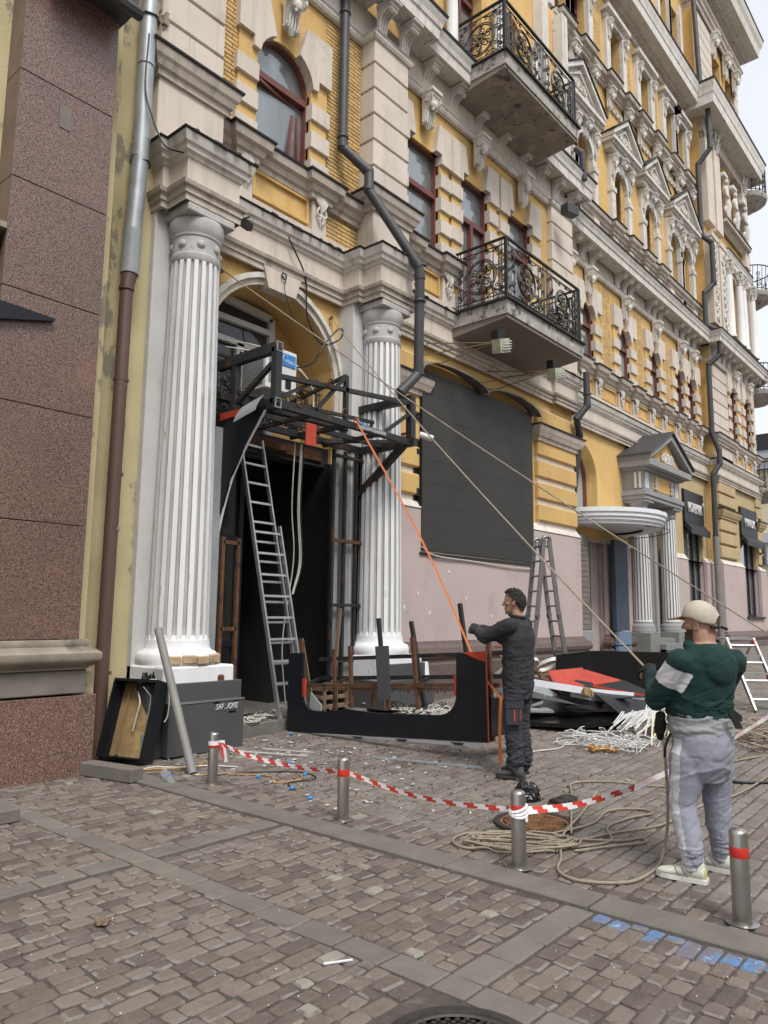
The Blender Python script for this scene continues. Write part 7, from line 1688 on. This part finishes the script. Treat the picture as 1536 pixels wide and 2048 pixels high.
for i in range(420):
    th, ph = rh_.uniform(0, 6.28), math.acos(rh_.uniform(-.75, 1)); f_, l_, z_ = math.sin(ph)*math.cos(th), math.sin(ph)*math.sin(th), math.cos(ph)
    if z_ < -.10+(.75*(f_+.2) if f_ > -.1 else -.85*min(1, -f_*1.3)): continue
    a = pt1(-.014+f_*.108, l_*.085, .020+z_*.112); d_ = pt1(-.014+f_*.122+.012, l_*.097, .022+z_*.128-.012*(1-z_)); tu.tube([a, a.lerp(d_, .6), d_+Vector((rh_.gauss(0,.004), rh_.gauss(0,.004), rh_.gauss(-.004,.004)))], [.011, .008, .002], 4)
tu.build('hair_tufts', K['hair'], man1, 60)['kind'] = 'stuff'
m = MB()
for s_, w_, e_ in ((-1, lw, le),): m.tube([w_+R1*.03*math.cos(a)+F1*-.02+Z*.035*math.sin(a) for a in [i*.6 for i in range(11)]], .006, 6)
m.build('wrist_loop', K['cable_b'], man1)

# ---------------- man in green, pulling the rope
b2 = Vector((5.08, 1.67, .002)); F2 = Vector((.50, .866, 0)); R2 = Vector((F2.y, -F2.x, 0))
T2 = lambda u, v, z: b2+R2*u+F2*v+Z*z
k2 = .965
lean = lambda z: -.10*max(0, z-.75)/.9
Q2 = lambda u, v, z: T2(u, v+lean(z), z*k2)
lf_, rf_ = Vector((4.93,1.70,0)), Vector((5.24,1.62,0))
lh = HAND-F2*.05; rh = HAND-F2*.19+R2*.03+Z*-.04
ls, rs = Q2(-.215,-.02,1.40), Q2(.215,-.02,1.40)
le, re_ = Q2(-.25,.14,1.11), Q2(.28,.16,1.10)
m = MB()
loft(m, [(Q2(0,v,z), R2*a, F2*b) for z, a, b, v in ((.72,.15,.13,0),(.9,.18,.15,.01),(1.05,.18,.16,.03),(1.2,.18,.15,.02),(1.35,.18,.13,0),(1.44,.14,.09,-.01),(1.5,.07,.065,0))])
def ankle(f): return Vector((f.x, f.y, .09))
for f, s_ in ((lf_, -1), (rf_, 1)):
    kn_ = Q2(s_*.13,.03,.46); capsule(m, Q2(s_*.09,0,.82), kn_, .09, .06); capsule(m, kn_, ankle(f), .058, .04); capsule(m, Vector((f.x,f.y,.04)), Vector((f.x,f.y,.04))+F2*.1, .035, .03)
for sh_, el, wr in ((ls, le, lh), (rs, re_, rh)): capsule(m, sh_, el, .06, .05); capsule(m, el, wr-(wr-el).normalized()*.06, .048, .032)
capsule(m, Q2(0,-.01,1.42), Q2(0,.02,1.56), .070, .068)
hf2 = (F2*.92-R2*.42+Z*.10).normalized()
pt2 = make_head(m, Q2(0,.055,1.615), hf2, Z, 1.0, 1.05)
for wr, el in ((lh, le), (rh, re_)): d_ = (wr-el).normalized(); make_hand(m, wr-d_*.075, d_, Z*-1+R2*.2, R2*(1 if wr is lh else -1), 1.35, 1.05)
def face_pick(p):
    q = Vector(p)-pt2(0,0,0); s2 = hf2.cross(Z).normalized(); f_, l_, z_ = q.dot(hf2), abs(q.dot(s2)), q.z
    return 1 if (-.14 < z_ < -.028 and f_ > .012 and not (f_ > .088 and z_ > -.082) and not (z_ > -.05 and f_ > .06 and l_ < .045)) else 0
man2 = finish(remesh(m, .0065, 4), 'person', ['skin', 'beard'], None, None, face_pick, loc=b2)
tag(man2, 'bearded man in beige cap, dark green hoodie and grey joggers hauling on the taut rope', 'person')
eyes(pt2, man2)
m = MB()
for wr, el in ((lh, le), (rh, re_)): d_ = (wr-el).normalized(); make_hand(m, wr-d_*.075, d_, Z*-1+R2*.2, R2*(1 if wr is lh else -1), 1.3, 1.28); capsule(m, wr-d_*.11, wr-d_*.02, .04, .042)
finish(remesh(m, .006, 3), 'work_gloves', ['glove'], man2, lambda p: wrinkle(p, 30, 30, .002))
m = MB()                                                # hoodie
loft(m, [(Q2(0,v,z), R2*a, F2*b) for z, a, b, v in ((1.00,.190,.172,.02),(1.03,.204,.190,.03),(1.12,.210,.190,.03),(1.24,.212,.175,.01),(1.34,.208,.155,-.02),(1.40,.190,.130,-.025),(1.44,.155,.108,-.02),(1.49,.098,.09,-.01))])
for sh_, el, wr in ((ls, le, lh), (rs, re_, rh)): capsule(m, sh_+Z*-.025, el, .080, .070); capsule(m, el, el.lerp(wr, .74), .068, .048)
capsule(m, Q2(-.10,-.055,1.42), Q2(-.085,.05,1.475), .045, .035); capsule(m, Q2(.10,-.055,1.42), Q2(.085,.05,1.475), .045, .035); loft(m, [(Q2(0,v,z), R2*a, F2*b) for z, a, b, v in ((1.235,.02,.012,-.165),(1.26,.075,.030,-.158),(1.31,.115,.044,-.148),(1.37,.130,.054,-.132),(1.425,.125,.060,-.105),(1.47,.105,.055,-.075),(1.495,.06,.03,-.06))]);
ax_l = (le-ls).normalized()
def sleeve_pick(p):
    p = Vector(p); q = p-ls; along = q.dot(ax_l); rad = (q-ax_l*along).length
    if .045 < along < .185 and rad < .125 and (p-b2).dot(R2) < -.165: return 1
    return 0
finish(remesh(m, .0075, 16), 'hoodie', ['hoodie', 'hoodie_w'], man2, lambda p: wrinkle(p, 2.6, 6, .009, 5)+wrinkle(p, 8, 14, .0016, 2)+(wrinkle(p, 5, 34, .010, 9) if .98 < p.z < 1.10 else 0), sleeve_pick)
m = MB(); loft(m, [(Q2(0,v,z), R2*a, F2*b) for z, a, b, v in ((.885,.200,.180,.0),(.93,.206,.184,.01),(1.0,.203,.182,.02),(1.05,.19,.17,.02))])
finish(remesh(m, .009, 3), 'tee_shirt', ['tee'], man2, lambda p: wrinkle(p, 5, 34, .014, 8))
m = MB()                                                # joggers with a low crotch
loft(m, [(Q2(0,v,z), R2*a, F2*b) for z, a, b, v in ((.60,.13,.115,-.01),(.68,.175,.15,-.02),(.78,.195,.172,-.02),(.88,.198,.176,-.01),(.95,.185,.165,.0))])
kn = {}
for f, s_ in ((lf_, -1), (rf_, 1)):
    kn_ = Q2(s_*.135,.03,.46); kn[s_] = kn_; capsule(m, Q2(s_*.10,-.01,.76), kn_, .118, .088); capsule(m, kn_, ankle(f)+Z*.08, .086, .068); capsule(m, ankle(f)+Z*.08, ankle(f)+Z*-.0, .070, .056)
def stripe(p):
    p = Vector(p); z = p.z
    if z > .5: c = Q2(-.10,-.01,.76).lerp(kn[-1], max(0, min(1, (.733-z)/.29))); 
    else: c = kn[-1].lerp(ankle(lf_), max(0, min(1, (.444-z)/.354)))
    q = p-c; q.z = 0
    if z > .74: q = p-Q2(0,0,.85); q.z = 0; u, v = q.dot(R2), q.dot(F2); return 1 if (u < -.10 and abs(v+.005) < .036) else 0
    u, v = q.dot(R2), q.dot(F2)
    return 1 if (u < -.02 and abs(v+.012) < .036) else 0
finish(remesh(m, .0075, 8), 'joggers', ['jog', 'jog_w'], man2, lambda p: wrinkle(p, 3, 6, .009, 1)+wrinkle(p, 9, 16, .0018, 4)+(wrinkle(p, 4, 44, .012, 2) if p.z < .22 else 0), stripe)
pk_ = MB().tube(catmull([Q2(-.195,.06,.90), Q2(-.215,.075,.82), Q2(-.20,.10,.74)], 5), .008, 6); pk_.build('pocket_edge', K['glove'], man2)
for f, dd in ((lf_, F2*1-R2*.75), (rf_, F2*1-R2*.55)):
    dn = dd.normalized(); shoe(man2, T2, Vector((f.x,f.y,0))-dn*.085, dn, .305, .112, ('trainer', 'sole_w', 'trainer_y', 'silver'))
# waist belt ends, tool pouch
m = MB().obox(Q2(.06,-.215,1.01), R2*.5-Z*.85, F2, R2, .055, .006, .024); m.obox(Q2(.24,-.02,1.02), R2*.8-Z*.5, F2, Z, .05, .02, .02); [q.build('belt_end', K['glove'], man2) for q in m.islands()]
m = MB(); capsule(m, Q2(-.20,.15,1.0), Q2(-.19,.17,.90), .034, .032); capsule(m, Q2(-.185,.18,.97), Q2(-.16,.20,.86), .026, .024); finish(remesh(m, .008, 2), 'tool_pouch', ['glove'], man2, lambda p: wrinkle(p, 20, 20, .012))
# beard and cap
m = MB(); up2 = Z
bm = bmesh.new(); bmesh.ops.create_uvsphere(bm, u_segments=32, v_segments=20, radius=1)
for v in bm.verts:
    n_ = 1+.06*noise.noise(v.co*9); zt = min(v.co.z, .55-.6*max(0, v.co.x)*0)
    v.co = pt2(.040+v.co.x*.058*n_, v.co.y*.060*n_, -.098+zt*.050*n_)
me = bpy.data.meshes.new('beard'); bm.to_mesh(me); bm.free(); finish(me, 'beard', ['beard'], man2)
bm = bmesh.new(); bmesh.ops.create_uvsphere(bm, u_segments=48, v_segments=28, radius=1)
for v in bm.verts:
    x, y_, z = v.co; seam = .012*max(0, 1-abs(math.sin(math.atan2(y_, x)*3))*9)*(1 if z < .95 else 0)
    low = -.10+(.10 if x > 0 else -.16*min(1, -x*1.2)); zz = max(z, low)
    if x < -.5 and abs(y_) < .45 and zz < .30 and z < .3: zz = max(zz, .30*(1-(y_/.45)**2)+low*((y_/.45)**2))
    n_ = 1-seam+.018*noise.noise(v.co*4); v.co = pt2(-.012+x*.120*n_, y_*.096*n_, .040+zz*.120*n_)
me = bpy.data.meshes.new('cap'); bm.to_mesh(me); bm.free(); cp_ = finish(me, 'cap', ['capbeige'], man2)
pkk = MB(); A = [(math.cos(R(a)), math.sin(R(a))) for a in range(-70, 71, 10)]
top = [pt2(.085+.118*c, .086*s, .036-.020*(1-abs(s))*c-.014*abs(s)) for c, s in A]; inn = [pt2(.070+.03*c, .084*s, .046) for c, s in A]
for i in range(len(A)-1): pkk.prism([inn[i], inn[i+1], top[i+1], top[i]], Z*-.006)
pk_o = MB(); pkk.build('cap_peak', K['capbrown'], man2, 30)
st_ = MB().tube([pt2(-.125+.012*abs(i)/4*2, i*.016, -.002-.006*0) for i in range(-4,5)], .010, 6); st_.tube([pt2(-.12,.05,-.0), pt2(-.15,.075,-.012)], .009, 6); st_.build('cap_strap', K['glove'], man2, 60)
